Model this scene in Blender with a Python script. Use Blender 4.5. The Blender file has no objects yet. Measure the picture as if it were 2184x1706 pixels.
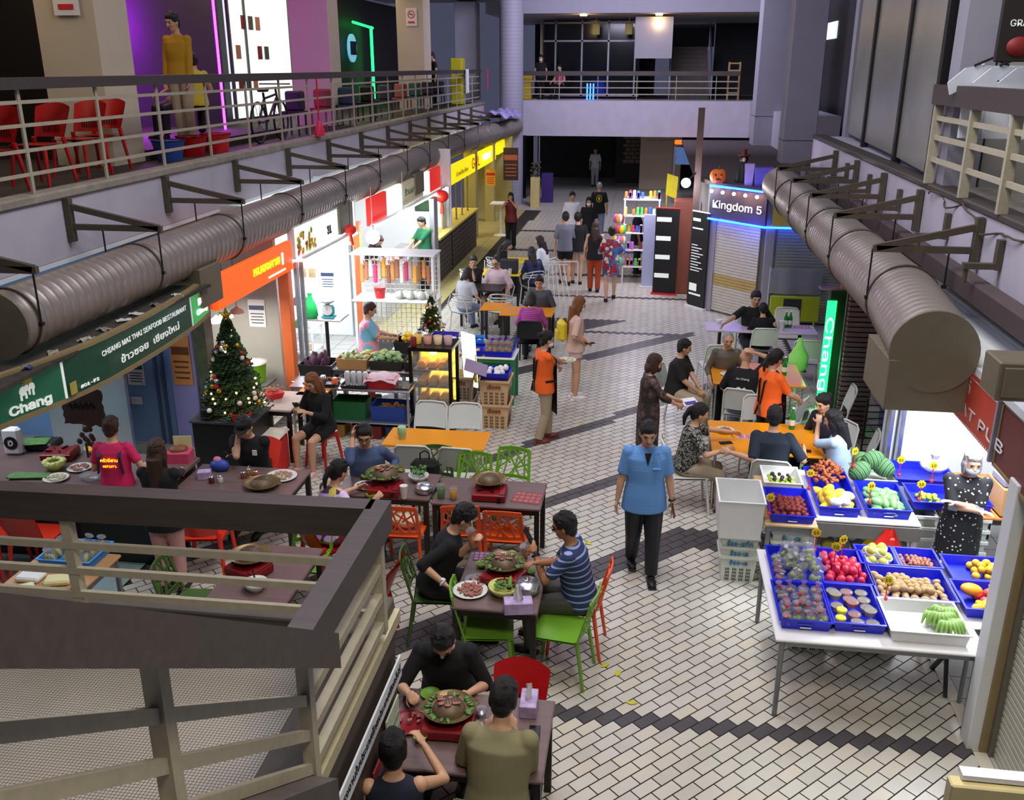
import bpy, bmesh, math, random
from math import pi, sin, cos, radians as R, sqrt, atan2
from mathutils import Vector as V, Matrix, Quaternion
random.seed(7)
SC = bpy.context.scene
COL = SC.collection

# ---------------------------------------------------------------- camera maths (turns a pixel into a place)
FP = 2000.0; PIT = R(19.57); YAW = R(8.12); HC = 4.9
_cp, _sp, _cy, _sy = cos(PIT), sin(PIT), cos(YAW), sin(YAW)
def ray(px, py):
    x = (px-1092)/FP; y = (853-py)/FP
    fw = _cp+y*_sp; up = -_sp+y*_cp
    return (x*_cy-fw*_sy, x*_sy+fw*_cy, up)
def G(px, py, z=0.0):
    r = ray(px, py); t = (z-HC)/r[2]
    return V((r[0]*t, r[1]*t, z))
def PX(px, py, x):
    r = ray(px, py); t = x/r[0]
    return V((x, r[1]*t, HC+r[2]*t))
def PY(px, py, y):
    r = ray(px, py); t = y/r[1]
    return V((r[0]*t, y, HC+r[2]*t))

# ---------------------------------------------------------------- mesh builder
STUFF = ('greens', 'contents', 'snacks', 'food', 'leaves', 'flowers', 'meat', 'branches', 'vegetables', 'dishes')
class MB:
    def __init__(s):
        s.v = []; s.f = []; s.m = []; s.sm = []; s.M = Matrix.Identity(4); s.mi = 0; s.smooth = False
    def at(s, loc=(0,0,0), rz=0, rx=0, ry=0, sc=1):
        s.M = Matrix.Translation(V(loc)) @ Matrix.Rotation(rz, 4, 'Z') @ Matrix.Rotation(ry, 4, 'Y') @ Matrix.Rotation(rx, 4, 'X') @ Matrix.Scale(sc, 4)
        return s
    def add(s, vs, fs, smooth=None):
        b = len(s.v); M = s.M
        s.v += [tuple(M @ V(p)) for p in vs]
        for f in fs:
            s.f.append([b+i for i in f]); s.m.append(s.mi); s.sm.append(s.smooth if smooth is None else smooth)
        return s
    def box(s, c, d, rz=0, bev=0):
        x, y, z = d[0]/2, d[1]/2, d[2]/2
        if bev:
            b = min(bev, x*.9, y*.9, z*.9); vs = []
            # chamfered box: 24 verts
            for sx in (-1, 1):
                for sy in (-1, 1):
                    for sz in (-1, 1):
                        vs += [(sx*x, sy*(y-b), sz*(z-b)), (sx*(x-b), sy*y, sz*(z-b)), (sx*(x-b), sy*(y-b), sz*z)]
            def I(a, b_, c_, k): return ((a*2+b_)*2+c_)*3+k
            fs = []
            for a in (0, 1):
                q = [I(a,0,0,0), I(a,1,0,0), I(a,1,1,0), I(a,0,1,0)]; fs.append(q if a else q[::-1])
                q = [I(0,a,0,1), I(0,a,1,1), I(1,a,1,1), I(1,a,0,1)]; fs.append(q if a else q[::-1])
                q = [I(0,0,a,2), I(1,0,a,2), I(1,1,a,2), I(0,1,a,2)]; fs.append(q if a else q[::-1])
            for a in (0, 1):
                for c_ in (0, 1):
                    fs.append([I(a,c_,0,0), I(a,c_,1,0), I(a,c_,1,1), I(a,c_,0,1)])
                    fs.append([I(a,0,c_,0), I(a,1,c_,0), I(a,1,c_,2), I(a,0,c_,2)])
                    fs.append([I(0,a,c_,1), I(1,a,c_,1), I(1,a,c_,2), I(0,a,c_,2)])
            for a in (0, 1):
                for b_ in (0, 1):
                    for c_ in (0, 1): fs.append([I(a,b_,c_,0), I(a,b_,c_,1), I(a,b_,c_,2)])
        else:
            vs = [(sx*x, sy*y, sz*z) for sx in (-1,1) for sy in (-1,1) for sz in (-1,1)]
            fs = [[0,1,3,2],[4,6,7,5],[0,4,5,1],[2,3,7,6],[0,2,6,4],[1,5,7,3]]
        if rz:
            cr, sr = cos(rz), sin(rz); vs = [(p[0]*cr-p[1]*sr, p[0]*sr+p[1]*cr, p[2]) for p in vs]
        return s.add([(p[0]+c[0], p[1]+c[1], p[2]+c[2]) for p in vs], fs, False)
    def bar(s, a, b, w, h=None, up=(0,0,1)):
        "square bar between two points"
        a, b = V(a), V(b); h = h or w
        d = (b-a).normalized(); u = V(up)
        if abs(d.dot(u)) > .98: u = V((1,0,0))
        l = d.cross(u).normalized()*w/2; n = l.cross(d).normalized()*h/2
        vs = [p+q for p in (a, b) for q in (-l-n, l-n, l+n, -l+n)]
        return s.add(vs, [[0,1,2,3],[7,6,5,4],[0,4,5,1],[1,5,6,2],[2,6,7,3],[3,7,4,0]], False)
    def cone(s, a, b, r0, r1=None, n=12, caps=True, smooth=True):
        a, b = V(a), V(b); r1 = r0 if r1 is None else r1
        d = (b-a).normalized(); u = V((0,0,1)) if abs(d.z) < .95 else V((1,0,0))
        l = d.cross(u).normalized(); m = l.cross(d)
        vs = []
        for p, r in ((a, r0), (b, r1)):
            for i in range(n):
                t = 2*pi*i/n; vs.append(p+l*(r*cos(t))+m*(r*sin(t)))
        fs = [[i, (i+1)%n, n+(i+1)%n, n+i] for i in range(n)]
        s.add(vs, fs, smooth)
        if caps: s.add(vs, [list(range(n))[::-1], list(range(n, 2*n))], False)
        return s
    def tube(s, pts, r, n=8, closed=False, caps=True, smooth=True):
        pts = [V(p) for p in pts]; N = len(pts); vs = []
        rr = r if isinstance(r, (list, tuple)) else [r]*N
        u = None
        for i, p in enumerate(pts):
            d = (pts[(i+1)%N]-pts[i-1]) if closed else (pts[min(i+1, N-1)]-pts[max(i-1, 0)])
            d.normalize()
            if u is None: u = d.orthogonal().normalized()
            u = (u-d*u.dot(d)); u = u.normalized() if u.length > 1e-6 else d.orthogonal().normalized()
            w = d.cross(u)
            for k in range(n):
                t = 2*pi*k/n; vs.append(p+u*(rr[i]*cos(t))+w*(rr[i]*sin(t)))
        fs = []
        for i in range(N if closed else N-1):
            j = (i+1)%N
            fs += [[i*n+k, i*n+(k+1)%n, j*n+(k+1)%n, j*n+k] for k in range(n)]
        s.add(vs, fs, smooth)
        if caps and not closed: s.add(vs, [list(range(n))[::-1], list(range((N-1)*n, N*n))], False)
        return s
    def lathe(s, prof, c=(0,0,0), n=20, smooth=True, sx=1, sy=1):
        "profile of (radius, z)"
        vs = []; c = V(c)
        for r, z in prof:
            for k in range(n):
                t = 2*pi*k/n; vs.append((c.x+r*cos(t)*sx, c.y+r*sin(t)*sy, c.z+z))
        fs = []
        for i in range(len(prof)-1):
            fs += [[i*n+k, i*n+(k+1)%n, (i+1)*n+(k+1)%n, (i+1)*n+k] for k in range(n)]
        s.add(vs, fs, smooth)
        if prof[0][0] > 1e-4: s.add(vs[:n], [list(range(n))[::-1]], False)
        if prof[-1][0] > 1e-4: s.add(vs[-n:], [list(range(n))], False)
        return s
    def ell(s, c, r, n=12, m=8, rot=None, wob=0):
        c = V(c); r = (r, r, r) if not isinstance(r, (tuple, list)) else r
        Q = rot.to_matrix() if isinstance(rot, Quaternion) else (rot or Matrix.Identity(3))
        vs = []
        for i in range(1, m):
            ph = pi*i/m
            for k in range(n):
                t = 2*pi*k/n; w = 1+(random.uniform(-wob, wob) if wob else 0)
                vs.append(c+Q @ V((r[0]*sin(ph)*cos(t)*w, r[1]*sin(ph)*sin(t)*w, r[2]*cos(ph)*w)))
        vs += [c+Q @ V((0,0,r[2])), c+Q @ V((0,0,-r[2]))]
        T = len(vs)-2; B = T+1; fs = []
        for i in range(m-2):
            fs += [[i*n+k, (i+1)*n+k, (i+1)*n+(k+1)%n, i*n+(k+1)%n] for k in range(n)]
        fs += [[T, k, (k+1)%n] for k in range(n)] + [[B, (m-2)*n+(k+1)%n, (m-2)*n+k] for k in range(n)]
        return s.add(vs, fs, True)
    def prism(s, poly, z0, z1):
        n = len(poly); vs = [(p[0], p[1], z0) for p in poly]+[(p[0], p[1], z1) for p in poly]
        return s.add(vs, [list(range(n))[::-1], list(range(n, 2*n))]+[[i, (i+1)%n, n+(i+1)%n, n+i] for i in range(n)], False)
    def quad(s, a, b, c, d, smooth=False): return s.add([a, b, c, d], [[0,1,2,3]], smooth)
    def slab(s, pts, th):
        "thin solid from a planar polygon"
        pts = [V(p) for p in pts]; n = (pts[1]-pts[0]).cross(pts[2]-pts[0]).normalized()*th; k = len(pts)
        vs = pts+[p+n for p in pts]
        return s.add(vs, [list(range(k))[::-1], list(range(k, 2*k))]+[[i, (i+1)%k, k+(i+1)%k, k+i] for i in range(k)], False)
    def grid(s, fn, nu, nv, smooth=True, th=0):
        vs = [fn(i/nu, j/nv) for j in range(nv+1) for i in range(nu+1)]
        fs = [[j*(nu+1)+i, j*(nu+1)+i+1, (j+1)*(nu+1)+i+1, (j+1)*(nu+1)+i] for j in range(nv) for i in range(nu)]
        s.add(vs, fs, smooth)
        if th:
            s.add([V(p)+V((0,0,-th)) for p in vs], [f[::-1] for f in fs], smooth)
        return s
    def mesh(s, name, mats):
        me = bpy.data.meshes.new(name)
        me.from_pydata(s.v, [], s.f)
        if not isinstance(mats, (list, tuple)): mats = [mats]
        for m in mats: me.materials.append(MT(m) if isinstance(m, str) else m)
        me.polygons.foreach_set('material_index', s.m)
        me.polygons.foreach_set('use_smooth', s.sm)
        me.update()
        return me
    def build(s, name, mats, parent=None):
        o = bpy.data.objects.new(name, s.mesh(name, mats)); COL.objects.link(o)
        if parent and name in STUFF: o['kind'] = 'stuff'
        if parent: o.parent = parent
        return o

def thing(name, label, cat, loc=(0,0,0), rz=0, group=None):
    o = bpy.data.objects.new(name, None); COL.objects.link(o); o.empty_display_size = .1
    o.location = loc; o.rotation_euler = (0, 0, rz); o['label'] = label; o['category'] = cat
    if group: o['group'] = group
    return o
def tag(o, label, cat, group=None, kind=None):
    o['label'] = label; o['category'] = cat
    if group: o['group'] = group
    if kind: o['kind'] = kind
    return o
def struct(name, mb, mats):
    o = mb.build(name, mats); o['kind'] = 'structure'; return o
def copy_tree(o, parent=None):
    c = o.copy(); COL.objects.link(c)
    if parent: c.parent = parent
    for ch in list(o.children): copy_tree(ch, c)
    return c
def put(proto, used, loc, rz=0, label=None, group=None, sc=None, rot=None):
    "first call places the prototype itself, later ones copy it with all its parts"
    if used.get(proto.name): o = copy_tree(proto)
    else: o = proto; used[proto.name] = 1
    o.location = loc; o.rotation_euler = rot or (0, 0, rz)
    if sc: o.scale = (sc, sc, sc) if not isinstance(sc, tuple) else sc
    if label: o['label'] = label
    if group: o['group'] = group
    return o
USED = {}

# ---------------------------------------------------------------- materials (all procedural)
def lin(h):
    h = h.lstrip('#'); c = [int(h[i:i+2], 16)/255 for i in (0, 2, 4)]
    return tuple((x/12.92 if x <= .04045 else ((x+.055)/1.055)**2.4) for x in c)+(1,)
MATS = {}
def mat(name, hexc, rough=.55, metal=0, noise=.10, scale=9, emit=0, ecol=None, bump=0, alpha=1, trans=0, stretch=None, spec=None):
    m = bpy.data.materials.new(name); m.use_nodes = True; nt = m.node_tree; N = nt.nodes; L = nt.links
    b = N['Principled BSDF']; b.inputs['Roughness'].default_value = rough; b.inputs['Metallic'].default_value = metal
    c = lin(hexc); b.inputs['Base Color'].default_value = c
    if spec is not None: b.inputs['Specular IOR Level'].default_value = spec
    if noise or bump:
        tc = N.new('ShaderNodeTexCoord'); n = N.new('ShaderNodeTexNoise'); n.inputs['Scale'].default_value = scale; n.inputs['Detail'].default_value = 4
        if stretch:
            mp = N.new('ShaderNodeMapping'); mp.inputs['Scale'].default_value = stretch; L.new(tc.outputs['Object'], mp.inputs[0]); L.new(mp.outputs[0], n.inputs[0])
        else: L.new(tc.outputs['Object'], n.inputs[0])
        if noise:
            mx = N.new('ShaderNodeMix'); mx.data_type = 'RGBA'
            mx.inputs[6].default_value = tuple(max(0, x*(1-noise*1.6)) for x in c[:3])+(1,); mx.inputs[7].default_value = tuple(min(1, x*(1+noise*1.6)) for x in c[:3])+(1,)
            L.new(n.outputs[0], mx.inputs[0]); L.new(mx.outputs[2], b.inputs['Base Color'])
        if bump:
            bp = N.new('ShaderNodeBump'); bp.inputs['Strength'].default_value = bump; bp.inputs['Distance'].default_value = .02; L.new(n.outputs[0], bp.inputs['Height']); L.new(bp.outputs[0], b.inputs['Normal'])
    if emit:
        b.inputs['Emission Color'].default_value = lin(ecol or hexc); b.inputs['Emission Strength'].default_value = emit
    if alpha < 1: b.inputs['Alpha'].default_value = alpha
    if trans: b.inputs['Transmission Weight'].default_value = trans; b.inputs['IOR'].default_value = 1.2
    MATS[name] = m; return m
def MT(name):
    if name in MATS: return MATS[name]
    if name.startswith('#'): return mat(name, name)      # plain paint or plastic of that colour
    raise KeyError(name)
def ramp_pat(name, kind, cols, scale=6, rough=.8, rot=0):
    "patterned cloth: cols are (position, hex) stops over a wave, voronoi or noise value"
    m = bpy.data.materials.new(name); m.use_nodes = True; nt = m.node_tree; N = nt.nodes; L = nt.links
    b = N['Principled BSDF']; b.inputs['Roughness'].default_value = rough
    tc = N.new('ShaderNodeTexCoord'); mp = N.new('ShaderNodeMapping'); L.new(tc.outputs['Object'], mp.inputs[0]); mp.inputs['Rotation'].default_value = (0, rot, 0)
    cr = N.new('ShaderNodeValToRGB'); cr.color_ramp.interpolation = 'CONSTANT'
    e = cr.color_ramp.elements; e[0].position = cols[0][0]; e[0].color = lin(cols[0][1]); e[1].position = cols[1][0]; e[1].color = lin(cols[1][1])
    for p, h in cols[2:]:
        x = e.new(p); x.color = lin(h)
    if kind == 'wave':
        t = N.new('ShaderNodeTexWave'); t.bands_direction = 'Z'; t.inputs['Scale'].default_value = scale; out = t.outputs['Fac']
    elif kind == 'wavex':
        t = N.new('ShaderNodeTexWave'); t.bands_direction = 'X'; t.inputs['Scale'].default_value = scale; out = t.outputs['Fac']
    elif kind == 'vor':
        t = N.new('ShaderNodeTexVoronoi'); t.inputs['Scale'].default_value = scale; out = t.outputs['Distance']
    elif kind == 'cell':
        t = N.new('ShaderNodeTexVoronoi'); t.inputs['Scale'].default_value = scale; out = t.outputs['Color']
    else:
        t = N.new('ShaderNodeTexNoise'); t.inputs['Scale'].default_value = scale; t.inputs['Detail'].default_value = 3; out = t.outputs[0]
    L.new(mp.outputs[0], t.inputs[0]); L.new(out, cr.inputs[0]); L.new(cr.outputs[0], b.inputs['Base Color'])
    MATS[name] = m; return m

# ---------------------------------------------------------------- writing
FONT = {}
def font(n):
    if n not in FONT:
        import glob, os
        d = bpy.utils.system_resource('DATAFILES', path='fonts'); f = None
        try:
            c = glob.glob(os.path.join(d, n+'*'))
            if c: f = bpy.data.fonts.load(c[0])
        except Exception: f = None
        FONT[n] = f
    return FONT[n]
def text(name, s, size, origin, xdir, ydir, m, parent=None, ext=.004, align='CENTER', fnt='Inter', width=None, bold=0):
    "lettering as a solid mesh; xdir runs along the line, ydir is up the letters"
    cu = bpy.data.curves.new(name, 'FONT'); cu.body = s; cu.size = size; cu.extrude = ext; cu.align_x = align; cu.align_y = 'CENTER'; cu.resolution_u = 3
    if bold: cu.offset = bold*size
    f = font(fnt)
    if f: cu.font = f
    tmp = bpy.data.objects.new('tmp', cu); COL.objects.link(tmp)
    dg = bpy.context.evaluated_depsgraph_get(); dg.update()
    me = bpy.data.meshes.new_from_object(tmp.evaluated_get(dg)); me.name = name
    bpy.data.objects.remove(tmp)
    me.materials.clear(); me.materials.append(MT(m) if isinstance(m, str) else m)
    x = V(xdir).normalized(); y = V(ydir).normalized(); z = x.cross(y); sx = 1
    if width and len(me.vertices):
        xs = [v.co.x for v in me.vertices]; sx = width/max(1e-4, max(xs)-min(xs))
    M = Matrix(((x.x*sx, y.x, z.x, origin[0]), (x.y*sx, y.y, z.y, origin[1]), (x.z*sx, y.z, z.z, origin[2]), (0,0,0,1)))
    me.transform(M)
    o = bpy.data.objects.new(name, me); COL.objects.link(o)
    if parent: o.parent = parent
    return o
def lamp(name, kind, loc, energy, color='#FFFFFF', size=.5, size_y=None, rot=(0,0,0), spot=None, radius=.05):
    l = bpy.data.lights.new(name, kind); l.energy = energy; l.color = lin(color)[:3]
    if kind == 'AREA':
        l.size = size
        if size_y: l.shape = 'RECTANGLE'; l.size_y = size_y
    elif kind in ('POINT', 'SPOT'):
        l.shadow_soft_size = radius
        if spot: l.spot_size = R(spot); l.spot_blend = .6
    o = bpy.data.objects.new(name, l); COL.objects.link(o); o.location = loc; o.rotation_euler = rot
    return o

# ---------------------------------------------------------------- camera
cam = bpy.data.cameras.new('camera'); cam.sensor_fit = 'HORIZONTAL'; cam.sensor_width = 36; cam.lens = 36*FP/2184; cam.clip_end = 200; cam.clip_start = .05
cam_o = bpy.data.objects.new('camera', cam); COL.objects.link(cam_o)
cam_o.location = (0, 0, HC); cam_o.rotation_euler = (pi/2-PIT, 0, YAW)
SC.camera = cam_o
SC.view_settings.view_transform = 'Standard'
try: SC.view_settings.look = 'None'
except Exception: pass
SC.view_settings.gamma = 1; SC.view_settings.use_curve_mapping = False; SC.view_settings.exposure = 0
w = bpy.data.worlds.new('night_sky'); w.use_nodes = True; SC.world = w
w.node_tree.nodes['Background'].inputs[0].default_value = (.42, .45, .75, 1); w.node_tree.nodes['Background'].inputs[1].default_value = .14
SC.cycles.max_bounces = 6; SC.cycles.diffuse_bounces = 3; SC.cycles.glossy_bounces = 2; SC.cycles.transmission_bounces = 4; SC.cycles.transparent_max_bounces = 8
SC.cycles.sample_clamp_indirect = 4; SC.cycles.use_denoising = True; SC.cycles.caustics_reflective = False; SC.cycles.caustics_refractive = False
# ---------------------------------------------------------------- materials for the building
mat('tile_cream', '#C6C3B7', .32, noise=.06, scale=3); mat('tile_cream2', '#BDBAAE', .36, noise=.07, scale=4); mat('tile_warm', '#C8C2B2', .34, noise=.07, scale=3)
mat('tile_dark', '#4A4649', .4, noise=.12, scale=5); mat('grout', '#26231F', .9)
mat('slab_paint', '#B9B5C2', .7, noise=.10, scale=2.5, bump=.1); mat('slab_grime', '#8F887C', .8, noise=.3, scale=7)
mat('deck', '#332D29', .7, noise=.2); mat('pillar_paint', '#C9BCA6', .6, noise=.05, scale=2); mat('pillar_grey', '#9B9AA6', .6, noise=.05, scale=2)
mat('rail_wood', '#3F3733', .5, noise=.3, scale=3, stretch=(1, 8, 8)); mat('rail_metal', '#A8A08C', .5, noise=.1)
mat('rail_cream', '#ADA790', .5, noise=.12, scale=20); mat('dark_wall', '#1C1A1D', .6, noise=.2); mat('dark_glass', '#101418', .12, noise=.1)
mat('duct_skin', '#989088', .42, metal=.55, noise=.12, scale=3); mat('duct_cap', '#77705C', .5, metal=.4, noise=.08); mat('bracket_paint', '#4E4538', .6, noise=.2, scale=20)
mat('black', '#0B0B0C', .5); mat('black_gloss', '#0C0C0D', .2); mat('white', '#E8E8E8', .5, noise=.03); mat('stainless', '#C7CBD0', .25, metal=.9, noise=.04)
mat('steel_grey', '#83868A', .4, metal=.6); mat('mosaic', '#A6A093', .45, noise=.12, scale=3); mat('beige_edge', '#BDB594', .5, noise=.1, scale=12)
mat('brown_roof', '#4A3F40', .8, noise=.15, scale=3); mat('green_tile', '#86A09E', .5, noise=.06); mat('yellow_tile', '#A99F66', .5, noise=.1, scale=2)
mat('shop_white', '#DCE2E6', .5, noise=.02); mat('shop_grey', '#A9A9A2', .6, noise=.05, scale=2); mat('shutter', '#B7B5A6', .45, metal=.2, noise=.04); mat('shutter_dark', '#77736D', .4, metal=.5)
mat('concrete', '#57514B', .8, noise=.2, scale=5)

# ---------------------------------------------------------------- floor: every tile laid at 45 degrees, dark courses follow the bands
def dark_band(x, y):
    if abs(y-6.27) < .075 and x > -3.2: return True
    if abs(y-(.92*x+8.9)) < .26 and x < .62: return True
    if abs(y-9.44) < .2 and x >= .5: return True
    if abs(y-(.98*x+11.09)) < .13: return True
    if abs(y-(1.12*x+13.46)) < .15: return True
    if abs(y-(.93*x+17.0)) < .2 and x < .95: return True
    if abs(y-17.75) < .08 and -1.2 < x < 1.0: return True
    if y < 18.8 and y > 17.95+(x+1.1)*.9 and x > -2.4: return True
    if abs(y-20.8) < .12 or abs(y-23.1) < .12 or abs(y-26.3) < .12 or abs(y-29.6) < .12: return True
    return False
mb = MB(); mb.quad((-6.0,-1,0), (5.5,-1,0), (5.5,42,0), (-6.0,42,0))
L_, W_ = .212, .106; s2 = sqrt(.5)
rnd = random.Random(3)
for j in range(-60, 420):
    for i in range(-40, 240):
        off = .5*(j % 2)
        u0 = (i+off)*L_; v0 = j*W_; uc = u0+L_/2; vc = v0+W_/2
        x = (uc-vc)*s2; y = (uc+vc)*s2
        if x < -5.2 or x > 2.72 or y < 4.0 or y > 34: continue
        if x < -4.95 and y < 9: continue
        if x < -4.3+.03*(y-17) and y > 16: continue
        if y > 24 and (i+j) % 1: continue
        g = .0052
        vs = []
        for du, dv in ((g, g), (L_-g, g), (L_-g, W_-g), (g, W_-g)):
            a, b = u0+du, v0+dv; vs.append(((a-b)*s2, (a+b)*s2, .003))
        mb.mi = 2 if dark_band(x, y) else rnd.choice((1, 1, 1, 3, 4))
        mb.add(vs, [[0,1,2,3]], False)
struct('floor', mb, ['grout', 'tile_cream', 'tile_dark', 'tile_cream2', 'tile_warm'])
def big_tiles(name, x0, x1, y0, y1, sx, sy, z, m, gm='grout', g=.004):
    mb = MB(); mb.quad((x0,y0,z), (x1,y0,z), (x1,y1,z), (x0,y1,z)); mb.mi = 1
    y = y0
    while y < y1-1e-3:
        x = x0
        while x < x1-1e-3:
            a, b = min(x+sx, x1), min(y+sy, y1)
            mb.quad((x+g,y+g,z+.003), (a-g,y+g,z+.003), (a-g,b-g,z+.003), (x+g,b-g,z+.003)); x += sx
        y += sy
    return struct(name, mb, [gm, m])
big_tiles('floor_restaurant', -9.5, -5.0, 5.0, 9.05, .6, .6, .012, 'green_tile')
big_tiles('floor_shops', -9.5, -5.2, 9.05, 17, .3, .3, .004, 'shop_grey')
big_tiles('floor_shopfronts', -9.5, -4.35, 17.02, 34, 1.2, .8, .006, 'yellow_tile')  # yellowish stone; the shop's yellow light is also put into its colour
big_tiles('floor_right_shops', 2.74, 7, 4.5, 19, .3, .3, .004, 'shop_grey')
mb = MB(); mb.box((-.2, 2.0, -.01), (10, 4, .02)); struct('floor_near', mb, ['tile_cream2'])
mb = MB(); mb.box((-8.3, 15, 3.74), (2.9, 5, .15)); struct('floor_upper_step', mb, ['deck'])
big_tiles('floor_end_hall', -4.9, 4.4, 34, 45.5, .9, .6, .004, 'tile_cream2')
# kerb line along the right shops
mb = MB()
for k in range(40): mb.box((2.69, 4.6+k*.3, .004), (.1, .292, .008))
struct('trim_1', mb, ['tile_warm'])

# ---------------------------------------------------------------- upper walkway, left side
XL, ZS = -6.1, 3.69
mb = MB(); mb.box((XL-3.6, 19.5, 3.31), (7.2, 32, .66)); struct('wall_left_slab_edge', mb, ['slab_paint'])
mb = MB(); mb.box((XL-.08, 19.5, ZS-.05), (.24, 32, .10), bev=.02); struct('trim_left_kerb', mb, ['slab_grime'])
mb = MB(); mb.box((XL-3.9, 19.5, 3.655), (7.2, 32, .02)); struct('floor_upper_left', mb, ['deck'])
# right side
XR = 3.05
mb = MB(); mb.box((XR+1.5, 12.2, 3.33), (3.0, 13.6, .66)); struct('wall_right_slab_edge', mb, ['slab_paint'])
mb = MB(); mb.box((XR+.10, 12.2, ZS-.03), (.24, 13.6, .07), bev=.015); struct('trim_right_kerb', mb, ['rail_wood'])
mb = MB(); mb.box((XR+1.8, 8.0, 3.665), (3.0, 6.0, .03)); struct('floor_upper_right', mb, ['slab_grime'])
mb = MB(); mb.box((2.93, 11.6, 3.02), (.16, 14.5, .2), bev=.02); struct('trim_right_beam', mb, ['brown_roof'])
# end bridge
YE = 37.2
mb = MB(); mb.box((-.3, YE+1.0, 3.04), (10.6, 2.0, 1.30)); struct('wall_end_bridge', mb, ['slab_paint'])
mb = MB(); mb.box((-.3, YE+5.0, 3.6), (10.6, 8, .1)); struct('floor_end_upper', mb, ['deck'])
mb = MB(); mb.box((-.3, YE+.3, 7.3), (12, .6, 1.1)); struct('wall_end_upper_beam', mb, ['pillar_grey'])
mb = MB(); mb.box((-.3, YE+5.5, 6.8), (12, 10, .1)); struct('ceiling_end_upper', mb, ['pillar_paint'])
mb = MB(); mb.box((-2.75, YE+9.4, 5.2), (5.6, .2, 3.1)); mb.box((4.3, YE+9.4, 5.2), (3.2, .2, 3.1)); mb.box((1.6, YE+12.0, 6.4), (2.4, .2, 1.2)); struct('wall_end_upper_back', mb, ['dark_wall'])
mb = MB(); mb.box((-4.35, YE+5.0, 5.2), (.9, .2, 3.1)); struct('wall_end_upper_left', mb, ['pillar_paint'])
mb = MB(); mb.box((-.06, YE+.9, 5.92), (1.40, .1, 1.46)); struct('wall_hanging_panel', mb, ['pillar_grey'])
# left upper glass frontage in the far hall
mb = MB(); mb.box((-2.6, YE+4.5, 5.2), (4.0, .1, 3.0)); struct('window_1', mb, ['dark_glass'])
mb = MB()
for x in (-4.1, -3.0, -1.9, -.8): mb.box((x, YE+4.42, 5.2), (.07, .07, 3.0))
for z in (3.75, 5.9, 6.6): mb.box((-2.6, YE+4.42, z), (4.0, .07, .07))
struct('trim_2', mb, ['steel_grey'])
# far staircase going up in the upper hall
st = thing('staircase', 'dark flight of steps rising in the upper hall beyond the end bridge', 'stairs', (1.45, YE+2.6, 3.65))
mb = MB()
for k in range(12): mb.box((0, k*.30, k*.17+.085), (1.5, .31, .17))
mb.build('steps', 'concrete', st)
mb = MB()
for s in (-1, 1): mb.bar((s*.82, -.2, .9), (s*.82, 3.4, 2.95), .05); mb.bar((s*.82, -.2, 0), (s*.82, -.2, .9), .05); mb.bar((s*.82, 3.3, 1.9), (s*.82, 3.3, 2.9), .05)
mb.build('handrail', 'steel_grey', st)
# ground hall at the end
mb = MB(); mb.box((-3.4, 45, 1.2), (3.6, .2, 2.6)); mb.box((3.3, 44, 1.2), (3.4, .2, 2.6)); struct('wall_end_ground', mb, ['dark_wall'])
mb = MB(); mb.box((-.6, 46, 1.2), (9, .2, 2.6)); struct('wall_end_ground_back', mb, ['dark_wall'])
mb = MB(); mb.box((-4.9, YE+1.2, 1.2), (.3, 2.4, 2.4)); struct('wall_end_ground_left', mb, ['black_gloss'])
mb = MB(); mb.box((.45, 41.0, 1.18), (1.7, .12, 2.36)); struct('wall_end_cream_panel', mb, ['pillar_paint'])
mb = MB(); mb.box((.4, 40.92, 1.0), (1.1, .04, 2.0)); mb.box((.62, 40.88, 1.05), (.12, .04, .03)); o = struct('door_1', mb, ['pillar_paint'])
mb = MB()
for r in range(8):
    for c in range(3): mb.box((-1.05+c*.27+(r%2)*.1, 42.95, .95+r*.17), (.25, .05, .15), bev=.015)
struct('wall_end_stone_slips', mb, ['#8E7D66'])
mb = MB(); mb.box((-.95, 43.05, 1.2), (1.1, .1, 2.4)); struct('wall_end_stone_back', mb, ['dark_wall'])
mb = MB()
for x in (-4.45, -4.25): mb.box((x, YE+.1, 1.2), (.05, .05, 2.4))
struct('trim_3', mb, ['steel_grey'])
# ---------------------------------------------------------------- pillars
def pillar(name, x0, x1, y0, y1, z0, z1, m, seam=None):
    mb = MB(); mb.box(((x0+x1)/2, (y0+y1)/2, (z0+z1)/2), (x1-x0, y1-y0, z1-z0), bev=.012)
    if seam:
        mb.mi = 1; mb.box(((x0+x1)/2, (y0+y1)/2, seam), (x1-x0+.006, y1-y0+.006, .02))
    return struct(name, mb, [m, 'concrete'])
pillar('wall_left_pillar', -7.72, -6.9, 11.72, 12.5, 3.66, 7.0, 'pillar_paint')
pillar('wall_left_pillar', -7.78, -6.9, 20.7, 21.4, 3.66, 7.0, 'pillar_paint')
pillar('wall_left_pillar', -7.74, -6.9, 29.6, 30.5, 3.66, 7.0, 'pillar_paint')
pillar('wall_left_pillar', -7.55, -6.75, 37.5, 38.5, 3.66, 7.2, 'pillar_grey')
pillar('wall_right_pillar', 3.20, 3.98, 24.4, 25.2, 0, 7.4, 'pillar_grey', 3.2)
pillar('wall_right_pillar', 3.05, 3.95, 30.0, 31.0, 0, 7.4, 'pillar_grey', 3.5)
mb = MB(); mb.cone((-5.1, 35.6, 0), (-5.1, 35.6, 7.6), .43, .43, n=36, caps=False)
for k in range(60): mb.mi = 1; mb.cone((-5.1, 35.6, .2+k*.125), (-5.1, 35.6, .21+k*.125), .433, .433, n=36, caps=False)
struct('wall_round_column', mb, ['pillar_grey', '#8583A0'])
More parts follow.
